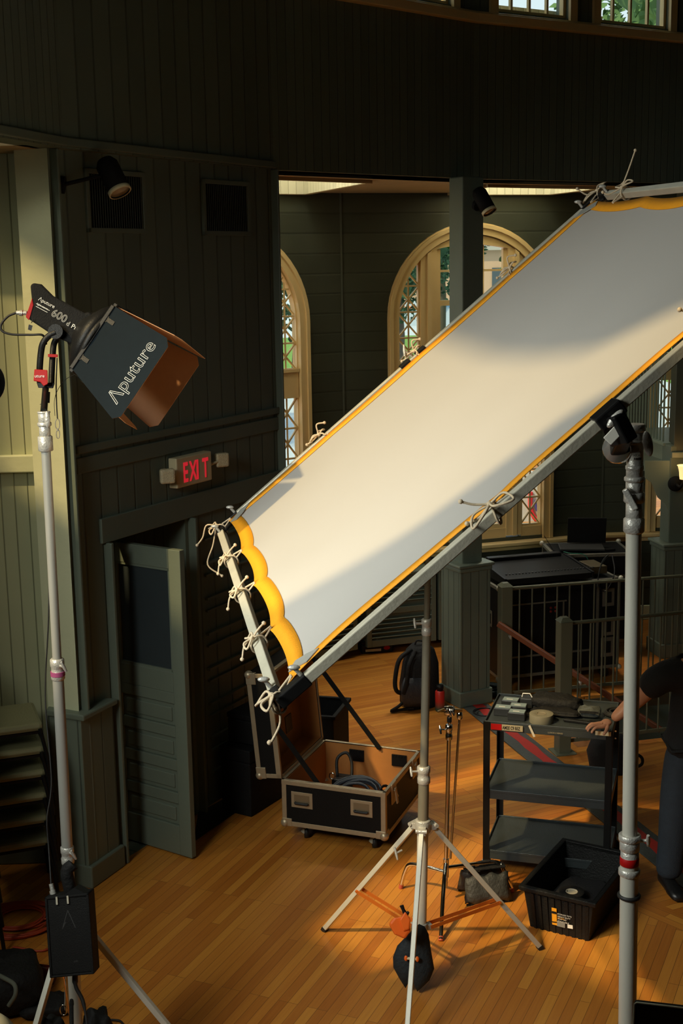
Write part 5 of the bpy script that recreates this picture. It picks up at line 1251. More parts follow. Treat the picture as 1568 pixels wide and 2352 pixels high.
cleg([hb_(.22), hb_(.22).lerp(V((f3.x, f3.y, .22)), .5), V((f3.x, f3.y, 0)).lerp(hb_(0), .22) + V((0, 0, .21)), V((f3.x, f3.y, 0)).lerp(hb_(0), .12) + V((0, 0, .14)), f3], 0, 0)
m = MB(); m.cyl(ctx(.16), ctx(.28), .018); m.build('base_collar', M_CHROME, cs)
# sandbag on the third leg
sbm = mat('charcoal_nylon', (.035, .037, .036), .6, 0, .25, 10, .7, 45)
q = at(1112, 2010, .14); sbx = V((.92, .15, 0)).normalized()
sb = thing('sandbag', 'charcoal sandbag slung over the leg of the chrome stand', 'sandbag', V((q.x, q.y, 0)))
for s, dz in ((-1, 0), (1, .015)):
    m = MB(); M3 = Matrix((sbx, sbx.cross(V((0, 0, 1))), V((0, 0, 1)))).transposed() @ Matrix.Rotation(s * .28, 3, 'X'); c = V((q.x, q.y, .088)) + sbx.cross(V((0, 0, 1))) * s * .075
    vs = []; fs = []; n1, n2 = 16, 12
    for i in range(n1 + 1):
        a = i / n1 * 2 - 1
        for k in range(n2):
            t = 2 * PI * k / n2; fl = (1 - abs(a) ** 5) ** .5
            w = .035 * fl + .006; h = .085 + .010 * math.sin(a * 9)
            p = V((a * .135 * (1 + .10 * (math.sin(t) < -.2)), w * math.cos(t) * (1.25 if math.sin(t) < 0 else .8), h * math.sin(t) * 1.0))
            p *= 1 + .10 * noise.noise(V((a * 3, t, s)))
            vs.append(c + M3 @ p)
    for i in range(n1):
        for k in range(n2): k2 = (k + 1) % n2; fs.append((i * n2 + k, i * n2 + k2, (i + 1) * n2 + k2, (i + 1) * n2 + k))
    fs += [tuple(range(n2)), tuple(range(n1 * n2, n1 * n2 + n2))]
    m.add(vs, fs, True); pu = m.build('pouch', sbm, sb)
    m = MB(); e0 = c + M3 @ V((-.14, 0, -.088)); e1 = c + M3 @ V((.14, 0, -.088)); m.bar(e0, e1, .012, .01); m.build('seam_flap', M_NYLON, pu)
m = MB(); m.bar(V((q.x, q.y, .185)) - sbx * .13, V((q.x, q.y, .195)) + sbx * .13, .05, .012); m.build('spine_strap', M_NYLON, sb, bevel=.004)
m = MB(); m.tube(curve_pts([V((q.x, q.y, .19)) - sbx * .08, V((q.x, q.y, .225)) - sbx * .05, V((q.x, q.y, .23)) + sbx * .05, V((q.x, q.y, .20)) + sbx * .09], 5), .009, 8); m.build('handle', M_NYLON, sb)
for s in (-.1, .1): m = MB(); m.ball(V((q.x, q.y, .20)) + sbx * s * 1.1, .009, seg=8, rings=6); m.build('rivet', M_CHROME, sb)
# ================================================================ UTILITY CART AND WHAT LIES ON IT
cf0 = at(1110, 1970, .12); cf1 = at(1398, 2002, .12); cbk = at(1150, 1890, .12)
ux = (cf1 - cf0); UW = ux.length; ux.normalize(); uy = V((-ux.y, ux.x, 0)); UD = (cbk - cf0).dot(uy)
ZT = atY(1110, 1655, cf0.y).z; ZM = atY(1115, 1812, cf0.y).z; ZL_ = atY(1115, 1950, cf0.y).z
CA = math.atan2(ux.y, ux.x)
cart = thing('utility_cart', 'black three-shelf utility cart on castors, the person\'s hand on its corner', 'cart', V((cf0.x, cf0.y, 0)) + ux * UW / 2 + uy * UD / 2)
CM = Matrix((ux, uy, V((0, 0, 1)))).transposed().to_4x4(); CM.translation = V((cf0.x, cf0.y, 0))
def cm(): return MB(CM)
for z, nm in ((ZT, 'top_shelf'), (ZM, 'middle_shelf'), (ZL_, 'bottom_shelf')):
    m = cm(); m.box((0, 0, z - .022), (UW, UD, z - .014)); fh = .062
    for lo, hi in (((0, 0, z - fh), (UW, .008, z)), ((0, UD - .008, z - fh), (UW, UD, z)), ((0, 0, z - fh), (.008, UD, z)), ((UW - .008, 0, z - fh), (UW, UD, z))): m.box(lo, hi)
    m.build(nm, M_CARTM, cart, bevel=.003)
LW = .042
for sx in (0, 1):
    for sy in (0, 1):
        m = cm(); x = -.004 if sx == 0 else UW + .004; y = -.004 if sy == 0 else UD + .004; a = 1 if sx == 0 else -1; b = 1 if sy == 0 else -1
        m.box((min(x, x + a * LW), min(y, y + b * .004), .10), (max(x, x + a * LW), max(y, y + b * .004), ZT - .006)); m.box((min(x, x + a * .004), min(y, y + b * LW), .10), (max(x, x + a * .004), max(y, y + b * LW), ZT - .006)); lg = m.build('leg', M_BLACKMET, cart)
        if sy == 1:
            for zz in (ZT - .20, ZT - .25, ZM - .12, ZM - .19): m = cm(); m.cyl((x + a * .022, y - .006, zz), (x + a * .022, y - .010, zz), .006, 10); m.build('bolt', M_CHROME, lg)
        m = cm(); cx, cy = x + a * .02, y + b * .02; m.lathe([(0, -.013), (.046, -.013), (.048, 0), (.046, .013), (0, .013)], (cx, cy, .05), (.3, 1, 0), 20); w_ = m.build('castor', M_RUBBER, cart)
        m = cm(); m.box((cx - .025, cy - .025, .092), (cx + .025, cy + .025, .104)); m.box((cx - .022, cy - .024, .05), (cx + .022, cy - .018, .095)); m.box((cx - .022, cy + .018, .05), (cx + .022, cy + .024, .095)); m.build('castor_fork', M_CHROME, w_)
m = cm(); m.box((.045, -.0115, ZT - .050), (.112, -.0085, ZT - .012)); rs = m.build('red_sticker', M_RED, cart)
m = cm(); m.box((.114, -.0115, ZT - .050), (.245, -.0085, ZT - .012)); ws = m.build('paper_sticker', mat('beige_paper', (.36, .30, .18), .6), cart)
CX = lambda x, z, y=-.0118: CM @ V((x, y, z))
text('lettering', 'AM2E C9 B5Z', .030, frame3(CX(.118, ZT - .042), ux, (0, 0, 1)) @ Matrix.Diagonal((.62, 1, 1, 1)), M_BLACK, ws, ext=.0004, bold=.0008)
m = cm(); m.bar((.285, -.010, ZT - .004), (.318, -.012, ZT - .075), .014, .002, (0, 1, 0)); m.build('string_tag', mat('pale_string', (.55, .50, .40), .8), cart)
text('lettering', 'LUXOR E SERIES', .013, frame3(CX(.40, ZT - .045, -.009), ux, (0, 0, 1)), mat('tan_print', (.35, .30, .2), .5), cart, ext=.0004)
m = cm(); m.box((.690, -.013, ZT - .030), (.785, -.0085, ZT - .004)); m.build('tape_strip', mat('pale_tape', (.75, .62, .38), .6), cart)
zs = ZT - .0138
def on(x, y, z=0): return CM @ V((x, y, zs + z))
# four battery packs
M_BATT = mat('battery_shell', (.02, .022, .024), .4); M_BL = mat('grey_blue_label', (.22, .29, .31), .45)
bsrc = None
for i, (x, y, r, z, lb) in enumerate(((.085, .335, -.05, 0, 'at the back left corner of the cart top'), (.150, .235, .03, 0.0, 'second from the front in the battery cluster'), (.060, .180, .0, 0, 'at the left front edge of the cart top'), (.160, .115, -.02, 0, 'nearest the tape roll, front of the cluster'))):
    M = Matrix.Translation(on(x + .03, y, z)) @ Matrix.Rotation(CA + r, 4, 'Z')
    lbl = 'black battery pack with a grey label, ' + lb
    if bsrc is None:
        bsrc = thing('battery_pack', lbl, 'battery', (0, 0, 0), 'battery packs on the cart'); bsrc.matrix_basis = M
        m = MB(M); m.box((-.055, -.038, 0), (.055, .038, .052)); m.build('shell', M_BATT, bsrc, bevel=.005)
        m = MB(M); m.box((-.048, -.032, .052), (.050, .033, .0535)); m.build('label_plate', M_BL, bsrc)
        m = MB(M); m.box((-.025, -.012, .0536), (.015, -.002, .0540)); m.build('print_stripe', M_WHITE, bsrc)
    else: copy_thing(bsrc, lbl, M)
t = thing('battery_pack_with_handle', 'upright black battery with a white carry loop, behind the battery cluster', 'battery', on(.22, .33))
M = Matrix.Translation(on(.22, .33)) @ Matrix.Rotation(CA, 4, 'Z'); m = MB(M); m.box((-.04, -.03, 0), (.04, .03, .075)); m.build('shell', M_BATT, t, bevel=.006)
m = MB(M); m.tube([(-.03, 0, .075), (-.025, 0, .098), (.02, 0, .10), (.035, 0, .075)], .004, 8); m.build('handle', M_WHITE, t)
# tape roll
def tape_roll(label, c, R, h, r, m_, core, name='tape_roll'):
    t = thing(name, label, 'tape', c)
    m = MB(); m.lathe([(r, 0), (R, 0), (R, h), (r, h), (r, 0)], c, (0, 0, 1), 48, close=False); m.build('tape', m_, t, bevel=.001)
    m = MB(); m.lathe([(r * .86, -.0), (r - .0005, -.0), (r - .0005, h + .001), (r * .86, h + .001), (r * .86, 0)], c, (0, 0, 1), 40, close=False); m.build('core', core, t)
    return t
tr = tape_roll('wide roll of beige tape lying near the front of the cart top', on(.345, .10), .075, .055, .031, mat('beige_tape', (.20, .185, .13), .6, 0, .1, 60), mat('card_core', (.22, .19, .13), .8))
m = MB(); m.lathe([(.0, .052), (.031, .052)], on(.345, .10), (0, 0, 1), 24, close=False); m.build('core_paper', mat('card_core', (.2, .17, .12)), tr)
# dark cloth bags, pouch, multitool, cable
def lump(name, label, cat, c, rx_, ry_, rz_, ang, m_, jit=.5, seed=0, flat=True):
    m = MB(); M3 = Matrix.Rotation(ang, 3, 'Z'); vs = []; fs = []; n1, n2 = 22, 14
    for i in range(n2 + 1):
        ph = PI * i / n2
        for k in range(n1):
            t = 2 * PI * k / n1; sp = lambda v: math.copysign(abs(v) ** .55, v)
            p = V((sp(math.cos(t)) * math.sin(ph) ** .6, sp(math.sin(t)) * math.sin(ph) ** .6, math.cos(ph)))
            d_ = 1 + jit * .35 * noise.noise(V((p.x * 2.1 + seed, p.y * 2.1, p.z * 2 + seed))) + jit * .12 * noise.noise(V((p.x * 6 + seed, p.y * 6, p.z * 5)))
            q_ = V((p.x * rx_ * d_, p.y * ry_ * d_, (p.z * .5 + .5) * rz_ * 1 * (d_ if p.z > -.3 else 1)))
            vs.append(V(c) + M3 @ q_)
    for i in range(n2):
        for k in range(n1): k2 = (k + 1) % n1; fs.append((i * n1 + k, (i + 1) * n1 + k, (i + 1) * n1 + k2, i * n1 + k2))
    m.add(vs, fs, True); return m
t = thing('tool_pouch', 'large black cloth tool pouch lying folded at the back of the cart top', 'bag', on(.40, .32))
lump('', '', '', on(.41, .36), .165, .085, .10, CA - .05, 0, .5, 2).build('body', M_NYLON, t); lump('', '', '', on(.42, .24), .155, .05, .045, CA - .08, 0, .7, 5).build('flap', M_NYLON, t)
m = MB(); m.bar(on(.20, .20, .012), on(.30, .19, .012), .02, .008); m.build('strap_end', M_NYLON, t)
t = thing('grey_pouch', 'small shiny grey pouch standing beside the coiled cable on the cart', 'bag', on(.62, .26)); lump('', '', '', on(.625, .265), .072, .06, .065, CA - .1, 0, .55, 9).build('body', mat('grey_vinyl', (.085, .095, .09), .35, 0, .15, 20, .5, 40), t)
m = MB(); m.bar(on(.57, .20, .05), on(.69, .19, .055), .006, .014); m.build('seam', M_NYLON, t)
t = thing('crimp_tool', 'long black folding tool lying along the front of the cart top', 'tool', on(.60, .13))
m = MB(); m.bar(on(.48, .14, .012), on(.66, .115, .012), .030, .018); m.bar(on(.64, .12, .014), on(.72, .135, .014), .042, .022); m.build('handle', M_BLACK, t, bevel=.005)
m = MB(); m.bar(on(.70, .13, .016), on(.745, .155, .012), .018, .010); m.build('jaw', M_BLACKMET, t)
coil('coiled_cable', 'black cable coiled at the back right of the cart top', 'cable', on(.80, .33), .085, .0065, 8, M_RUBBER, seed=8)

# tote bin on the floor, tape roll inside
t0, t1, t2 = at(1217, 2128), at(1352, 2162), at(1408, 2052)
ta, tb = (t1 - t0), (t2 - t1); ta *= 1.0; tbl = tb.length; tbn = V((-ta.y, ta.x, 0)).normalized(); tb = tbn * tb.dot(tbn) * 1.0
TZ = atY(1205, 2030, t0.y).z
ex_ = .035
tote, TQ, tla, tlb = crate('big black plastic tote bin with an orange and white label, in front of the cart', t0 - ta.normalized() * ex_ - tbn * ex_, ta + ta.normalized() * ex_ * 2, tb + tbn * ex_ * 2, TZ, mat('tote_plastic', (.008, .0085, .0085), .55, 0, .2, 10, .4, 90, spec=.25), th=.012, taper=ex_, cat='bin', name='storage_bin', lip=.022)
tan_ = ta.normalized()
m = MB()
for k in range(9): m.bar(TQ(.07 + k * (tla - .12) / 8, .035 - .0, .0), TQ(.06 + k * (tla - .10) / 8, .0, TZ - .04), .02, .008)
m.build('ribs', mat('tote_plastic'  , (.016, .017, .017)), tote)
kf = lambda u, z, w=0: t0 + tan_ * u + V((0, 0, z)) - tbn * (ex_ * z / TZ + .012 + w)
m = MB(); lz0, lz1 = TZ * .22, TZ * .63
m.add([kf(.145, lz0), kf(.175, lz0), kf(.175, lz1), kf(.145, lz1), kf(.145, lz0, -.003), kf(.175, lz0, -.003), kf(.175, lz1, -.003), kf(.145, lz1, -.003)], [(0, 1, 2, 3), (7, 6, 5, 4), (0, 4, 5, 1), (1, 5, 6, 2), (2, 6, 7, 3), (3, 7, 4, 0)])
lbo = m.build('orange_label', mat('label_orange', (.80, .35, .02), .5), tote)
tilt = (kf(.2, lz1) - kf(.2, lz0)).normalized()
for k, s in enumerate(('STORAGE TOTE', 'HEAVY DUTY', 'SNAP LID', 'STACKABLE')): text('lettering', s, .013 if k else .012, frame3(kf(.180, lz1 - .035 - k * .016, .001), tan_, tilt), M_WHITE, tote, ext=.0003)
text('lettering', '27 GAL', .014, frame3(kf(.180, lz0 + .05, .001), tan_, tilt), mat('label_orange', (.8, .35, .02)), tote, ext=.0003)
m = MB(); m.bar(kf(.176, lz0 + .015, .001), kf(.225, lz0 + .015, .001), .002, .032); m.build('grey_print_block', mat('grey_print', (.20, .20, .19), .5), tote)
m = MB(); m.bar(kf(.24, lz0 + .014, .001), kf(.272, lz0 + .016, .001), .002, .022); m.build('white_print_block', M_WHITE, tote)
m = MB(); m.bar(kf(.146, lz1 - .028, .001), kf(.174, lz1 - .028, .001), .002, .014); m.bar(kf(.146, lz0 + .018, .001), kf(.174, lz0 + .022, .001), .002, .006); m.build('black_print', M_BLACK, lbo)
zq = .10; c = TQ(tla * .48, tlb * .38, .0)
cst = lump('', '', '', TQ(tla * .5, tlb * .5, .012), tla * .40, tlb * .42, .10, math.atan2(tan_.y, tan_.x), 0, .25, 4)
tag(cst.build('folded_black_cloth', M_TEE), 'crumpled black cloth filling the bottom of the tote bin', 'cloth')
tp = tape_roll('black tape roll with a pale core lying inside the tote bin', V((c.x, c.y, .118)), .075, .045, .036, M_BLACKM, mat('pale_core', (.38, .35, .27), .7))
m = MB(); m.lathe([(.0, .04), (.033, .04)], V((c.x, c.y, .118)), (0, 0, 1), 24, close=False); m.build('core_liner', mat('pale_core', (.38, .35, .27)), tp)

# ================================================================ FLOOR MAT WITH RED TAPE
cl_pts = [(1098, 1612), (1165, 1678), (1235, 1745), (1415, 1880), (1515, 1962), (1568, 2008)]
l0, l1 = at(1090, 1622), at(1530, 1975); md = (l1 - l0).normalized(); mn = V((-md.y, md.x, 0))
l1 = l1 + md * .9; Lm = (l1 - l0).length
q = lambda u, v: l0 + md * u + mn * v
wl = (at(1150, 1698) - l0).dot(mn); wr = (at(1290, 1752) - l0).dot(mn)
fm = thing('floor_mat', 'long grey ribbed mat crossing the floor behind the cart, striped with red tape', 'mat', q(Lm / 2, 0))
lo_, hi_ = sorted((wl, wr)); M_MAT = mat('grey_mat', (.055, .062, .058), .6, 0, .35, 5, .5, 40)
m = MB(); m.prism([q(0, lo_)[:2], q(Lm, lo_)[:2], q(Lm, hi_)[:2], q(0, hi_)[:2]], .001, .012); m.build('ramp_strip', M_MAT, fm, bevel=.003)
m = MB(); mid_ = (lo_ + hi_) / 2 + .02; a_ = []; b2 = []
for k in range(31):
    u = Lm * k / 30; a_.append(tuple(q(u, mid_ - .045 + .008 * math.sin(k * 2.1))[:2])); b2.append(tuple(q(u, mid_ + .045 + .010 * math.sin(k * 1.7 + 1))[:2]))
m.prism(a_ + b2[::-1], .012, .0135); m.build('red_tape', mat('red_tape', (.42, .014, .008), .6, 0, .15, 12), fm)

# ================================================================ RAILINGS
M_RAILM = mat('railing_paint', (.12, .125, .082), .42, 0, .1, 10)
def newel(c, h, label, s=.052):
    t = thing('newel_post', label, 'post', (c.x, c.y, 0)); M = Matrix.Translation((c.x, c.y, 0)) @ Matrix.Rotation(RA, 4, 'Z')
    m = MB(M); m.box((-s, -s, 0), (s, s, h - .03)); m.build('shaft', M_RAILM, t, bevel=.006)
    m = MB(M); m.add([(-s - .004, -s - .004, h - .03), (s + .004, -s - .004, h - .03), (s + .004, s + .004, h - .03), (-s - .004, s + .004, h - .03), (-s * .5, -s * .5, h), (s * .5, -s * .5, h), (s * .5, s * .5, h), (-s * .5, s * .5, h)], [(0, 3, 2, 1), (4, 5, 6, 7), (0, 1, 5, 4), (1, 2, 6, 5), (2, 3, 7, 6), (3, 0, 4, 7)]); m.build('cap', M_RAILM, t)
    m = MB(M); m.box((-s - .035, -s - .035, 0), (s + .035, s + .035, .012)); m.build('base_plate', M_RAILM, t, bevel=.003); return t
N4 = V((NW4.x, NW4.y, 0)); N3 = V((NW3.x, NW3.y, 0)); H4 = atY(1291, 1417, N4.y).z; H3 = atY(1159, 1338, N3.y).z
newel(N4, H4, 'nearer square green newel post, at the head of the stair railing behind the cart'); newel(N3, H3, 'further square green newel post, beside the square column')
e4 = atY(1568, 1405, 0 + N4.y + .27); e3 = atY(1568, 1316, N3.y + .36)
def railing(N, hh, end, label, nb):
    d = V((end.x - N.x, end.y - N.y, 0)); L = d.length + .35; d.normalize(); zt = hh - .055; t = thing('stair_railing', label, 'railing', N + d * .06, 'green steel railings round the stairwell')
    a = N + d * .052; b = N + d * L; ze = end.z
    m = MB(); m.cyl(a + V((0, 0, zt)), b + V((0, 0, zt)), .015, 12); m.build('top_rail', M_RAILM, t)
    for zz in (.09,): m = MB(); m.bar(a + V((0, 0, zz)), b + V((0, 0, zz)), .012, .028); m.build('bottom_rail', M_RAILM, t)
    for k in range(nb):
        p = a + d * ((L - .05) * (k + .7) / nb); m = MB(); m.cyl(p + V((0, 0, .0 if k % 6 == 5 else .09)), p + V((0, 0, zt)), .0075, 8); m.build('baluster', M_RAILM, t)
    return t
railing(N4, H4, e4, 'nearer green stair railing with round top rail and thin balusters, behind the cart', 13); railing(N3, H3, e3, 'further green stair railing in front of the black stage cases', 17)
m = MB(); a, b = atY(1143, 1432, N3.y - .16), atY(1400, 1600, N3.y - .55); d = (b - a).normalized(); a_ = a + d * .0
m.bar(a, b + d * .5, .035, .05); hr = thing('wooden_handrail', 'reddish wooden handrail sloping down beside the stairs, behind the newel posts', 'handrail', a)
m.build('rail', mat('red_brown_wood', (.16, .045, .015), .45, 0, .2, 8), hr, bevel=.008)
for s in (.12, .75):
    p = a.lerp(b, s); m = MB(); m.tube([p - V((0, 0, .02)), p - V((0, 0, .06)), p + V((0, .12, -.07))], .008, 8); m.build('bracket', M_CAST, hr)

# ================================================================ STAGE CASES BEHIND THE RAILING
def roadcase(label, o, d, w, dp, h, z0=.12, name='road_case', cat='case', castors=True, group=None, handles=(), lat=()):
    d = V(d).normalized(); n = V((-d.y, d.x, 0)); t = thing(name, label, cat, V((o[0], o[1], 0 if castors else z0)) + d * w / 2 + n * dp / 2, group)
    M = Matrix((d, n, V((0, 0, 1)))).transposed().to_4x4(); M.translation = V((o[0], o[1], z0)); B = lambda: MB(M)
    m = B(); m.box((0, 0, 0), (w, dp, h)); m.build('body', M_CASE, t)
    m = B(); g = .03
    for x in (-.003, w - g + .003):
        for y in (-.003, dp - g + .003): m.box((x, y, 0), (x + g, y + g, h))
    for z in (-.003, h - g + .003):
        for y in (-.003, dp - g + .003): m.box((0, y, z), (w, y + g, z + g))
        for x in (-.003, w - g + .003): m.box((x, 0, z), (x + g, dp, z + g))
    m.build('edge_trim', mat('dull_edge_trim', (.22, .21, .17), .45, .5, .2, 30), t, bevel=.002)
    for x in (-.003, w + .003):
        for y in (-.003, dp + .003):
            for z in (0, h): m = B(); m.ball((x, y, z), .026, seg=10, rings=8); m.build('ball_corner', M_ALUD, t)
    if castors:
        for x in (.1, w - .1):
            for y in (.1, dp - .1): m = B(); m.lathe([(0, -.016), (.045, -.016), (.045, .016), (0, .016)], (x, y, -.07), (.2, 1, 0), 16); m.box((x - .03, y - .03, -.03), (x + .03, y + .03, 0)); m.build('castor', M_RUBBER, t)
    for face, u, z, s in handles:
        m = B(); p = (lambda a, b, c: (a, -c, b)) if face == 'f' else ((lambda a, b, c: (-c, a, b)) if face == 'l' else (lambda a, b, c: (w + c, a, b)))
        pts = [(u - .06 * s, z - .085 * s), (u + .06 * s, z - .085 * s), (u + .06 * s, z + .085 * s), (u - .06 * s, z + .085 * s)]
        m.prism(pts, .002, .008, lambda a, b, c: V(p(a, b, c))); hp = m.build('handle_plate', mat('dull_edge_trim', (.22, .21, .17)), t, bevel=.002)
        m = B(); m.prism([(u + (a - u) * .5, z + (b - z) * .6) for a, b in pts], .0085, .012, lambda a, b, c: V(p(a, b, c))); m.build('recess', M_BLACK, hp)
    return t, M
rc0_, rc1_ = at(1152, 1565, .1), at(1428, 1545, .1)
rc1_ = atY(1430, 1545, 0 + rc0_.y + .25)
dR = V((rc1_.x - rc0_.x, .32, 0)).normalized(); wR = (rc1_.x - rc0_.x) / dR.x
hR = atY(1160, 1352, rc0_.y).z - .12
stage, SM = roadcase('tall black stage case on castors holding the mixing console, behind the railings', (rc0_.x - .03, rc0_.y), dR, wR, .62, hR, handles=(('f', wR * .90, hR * .80, 1.0), ('f', wR * .90, hR * .47, 1.0), ('f', wR * .90, hR * .24, 1.1), ('l', .2, hR * .62, .9), ('l', .42, hR * .3, .9)))
m = MB(SM); m.box((wR * .80, -.012, .02), (wR * .82, -.001, hR - .02)); m.box((.02, -.012, hR * .80), (wR * .55, -.001, hR * .815)); m.box((.02, -.012, hR * .22), (wR * .75, -.001, hR * .24)); m.box((wR * .52, -.012, hR * .35), (wR * .53, -.001, hR * .815)); m.build('front_trim', mat('dull_edge_trim', (.22, .21, .17)), stage)
for k, (x, z) in enumerate(((.42, .74), (.46, .74), (.42, .70), (.46, .70))): m = MB(SM); m.cyl((wR * x, -.004, hR * z), (wR * x, -.010, hR * z), .011, 10); m.build('red_socket', mat('dark_red_socket', (.25, .03, .02), .4), stage)
# console on top
t = thing('mixing_console', 'black sloping mixing console on the stage case behind the railings', 'mixing console', SM @ V((wR * .4, .3, hR + .02)))
m = MB(SM); pr = [(-.04, hR + .034), (.56, hR + .034), (.58, hR + .13), (.42, hR + .125), (.05, hR + .095), (-.04, hR + .09)]
m.prism(pr, .06, wR * .74, lambda u, z, w: V((w, u, z))); m.build('chassis', M_BLACKMET, t, bevel=.008)
m = MB(SM)
for x in (.035, wR * .745): m = MB(SM); m.prism([(a, b) for a, b in pr], x, x + .022, lambda u, z, w: V((w, u * 1.01 - .002, z * 1.0 + (.006 if z > hR + .05 else 0)))); m.build('side_cheek', M_BLACK, t, bevel=.004)
m = MB(SM); m.box((.10, .50, hR + .12), (wR * .70, .58, hR + .165)); m.build('meter_bridge', M_BLACK, t, bevel=.01)
m = MB(SM)
for k in range(28): m.box((.10 + k * .032, .08, hR + .094), (.112 + k * .032, .10, hR + .106))
fc = m.build('faders', mat('dark_grey_plastic', (.04, .04, .04), .4), t); fc['kind'] = 'stuff'
# upper equipment: rack with laptop
lap_b = atY(1262, 1262, 12.55)
rk, RM = roadcase('black rack case raised behind the console, with the laptop on top', (lap_b.x + .02, 12.42), (math.cos(.05), math.sin(.05), 0), .78, .55, .24, z0=lap_b.z - .27, castors=False)
rkz = lap_b.z - .03
u2, UM = roadcase('black road case under the laptop rack, against the back wall', (lap_b.x + .06, 12.50), (math.cos(.05), math.sin(.05), 0), .72, .5, lap_b.z - .31 - .12, z0=.12)
t = thing('power_unit', 'small grey connector box with loose cables, on the right end of the stage case', 'electrical box', SM @ V((wR * .84, .25, hR + .035)))
m = MB(SM); m.box((wR * .80, .1, hR + .030), (wR * .93, .38, hR + .10)); m.build('box', mat('dull_plate', (.16, .13, .08)), t, bevel=.004)
m = MB(SM); m.tube(curve_pts([(wR * .88, .12, hR + .10), (wR * .90, .02, hR + .22), (wR * .84, .0, hR + .16), (wR * .80, -.03, hR - .02), (wR * .86, -.04, hR - .10), (wR * .94, -.02, hR + .05), (wR * .97, .1, hR + .20)], 6), .006, 8); m.build('cable', M_RUBBER, t)
# laptop
LZ = lap_b.z - .023; lt = thing('laptop', 'dark open laptop on the rack case, below the window sill', 'laptop', RM @ V((.32, .25, .27)))
lm = RM @ Matrix.Translation((.34, .20, .2445 + .02)) @ Matrix.Rotation(math.radians(-8), 4, 'Z')
m = MB(lm); m.box((-.24, -.15, 0), (.19, .13, .018)); m.build('keyboard_base', mat('laptop_grey', (.035, .035, .034), .4), lt, bevel=.003)
a, b, c = atY(1300, 1262, 12.55), atY(1372, 1252, 12.60), atY(1386, 1203, 12.45)
M2 = lm @ Matrix.Translation((.0, .14, .018)) @ Matrix.Rotation(math.radians(12), 4, 'X')
m = MB(M2); m.box((-.15, -.004, 0), (.23, .004, .27)); m.build('screen', M_BLACK, lt, bevel=.003)
m = MB(RM); m.tube(curve_pts([(.10, .02, .27), (.16, -.03, .262), (.28, -.04, .25), (.33, -.05, .18), (.32, -.06, .05)], 6), .004, 8); tag(m.build('green_cable', mat('green_cable', (.01, .14, .09), .4)), 'thin green cable trailing from the laptop over the rack case edge', 'cable')
m = MB(RM); m.cyl((.02, .12, .262), (-.08, .08, .42), .003, 8); m.cyl((.02, .12, .262), (.04, .12, .25), .007, 8); tag(m.build('antenna', M_RUBBER), 'thin black antenna standing on the rack case, pointing at the window', 'antenna')
t = thing('card_reader', 'small black box lying on the rack case right of the laptop', 'device', RM @ V((.60, .2, .245)))
m = MB(RM @ Matrix.Translation((.58, .12, .2445)) @ Matrix.Rotation(.3, 4, 'Z')); m.box((-.05, -.03, 0), (.05, .03, .02)); m.build('shell', M_BLACK, t, bevel=.004)
# cable coil and clutter by the column
coil('coiled_cable', 'teal-black snake cable coiled on the floor between column and stage case', 'cable', at(1122, 1592), .16, .014, 9, mat('teal_black_cable', (.015, .035, .04), .45), seed=12)
coil('coiled_cable', 'thin black cable loop on the floor between the cable coil and the cart', 'cable', at(1118, 1640), .12, .006, 3, M_RUBBER, seed=13)

# ================================================================ BACKPACK, BOTTLE, TOOL CASE, BAG
bpc = at(958, 1620); bk = thing('backpack', 'black backpack with loose straps standing against the square column', 'backpack', bpc)
ph = atY(965, 1478, bpc.y).z
def loft(m, rings, seg=20):
    vs = []; fs = []
    for c, a, b, rot in rings:
        for k in range(seg):
            t = 2 * PI * k / seg; sp = lambda v: math.copysign(abs(v) ** .7, v); p = Matrix.Rotation(rot, 3, 'Z') @ V((sp(math.cos(t)) * a, sp(math.sin(t)) * b, 0)); p *= 1 + .06 * noise.noise(V((p.x * 14, p.y * 14, V(c).z * 9))); vs.append(V(c) + p)
    n = len(rings)
    for i in range(n - 1):
        for k in range(seg): k2 = (k + 1) % seg; fs.append((i * seg + k, i * seg + k2, (i + 1) * seg + k2, (i + 1) * seg + k))
    fs += [tuple(reversed(range(seg))), tuple(range((n - 1) * seg, n * seg))]
    m.add(vs, fs, True)
m = MB(); loft(m, [(bpc + V((.02, 0, .0)), .14, .11, .2), (bpc + V((.02, 0, .03)), .17, .13, .2), (bpc + V((.02, .0, ph * .35)), .175, .14, .2), (bpc + V((.03, .0, ph * .7)), .16, .12, .2), (bpc + V((.03, .02, ph * .9)), .125, .09, .2), (bpc + V((.03, .03, ph * .985)), .07, .05, .2)]); m.build('main_compartment', M_NYLON, bk)
m = MB(); loft(m, [(bpc + V((-.03, -.12, .04)), .10, .04, .2), (bpc + V((-.03, -.14, .10)), .12, .06, .2), (bpc + V((-.03, -.13, ph * .40)), .12, .05, .2), (bpc + V((-.02, -.11, ph * .52)), .10, .03, .2)]); m.build('front_pocket', mat('grey_black_nylon', (.035, .037, .042), .65, 0, .3, 14, .7, 40), bk)
for pts in ([(-.05, -.04, ph * .93), (-.16, -.10, ph * .80), (-.20, -.13, ph * .5), (-.19, -.14, ph * .33), (-.13, -.13, ph * .27)], [(-.02, -.10, ph * .93), (-.08, -.17, ph * .75), (-.10, -.19, ph * .5), (-.13, -.18, ph * .30)]):
    m = MB(); m.tube(curve_pts([bpc + V(p) for p in pts], 6), .020, 8); m.build('shoulder_strap', M_NYLON, bk)
m = MB(); m.tube(curve_pts([bpc + V((-.1, -.14, .12)), bpc + V((-.17, -.18, .06)), bpc + V((-.24, -.2, .02)), bpc + V((-.14, -.17, .022)), bpc + V((-.04, -.16, .03))], 6), .014, 8); m.build('hip_strap', M_NYLON, bk)
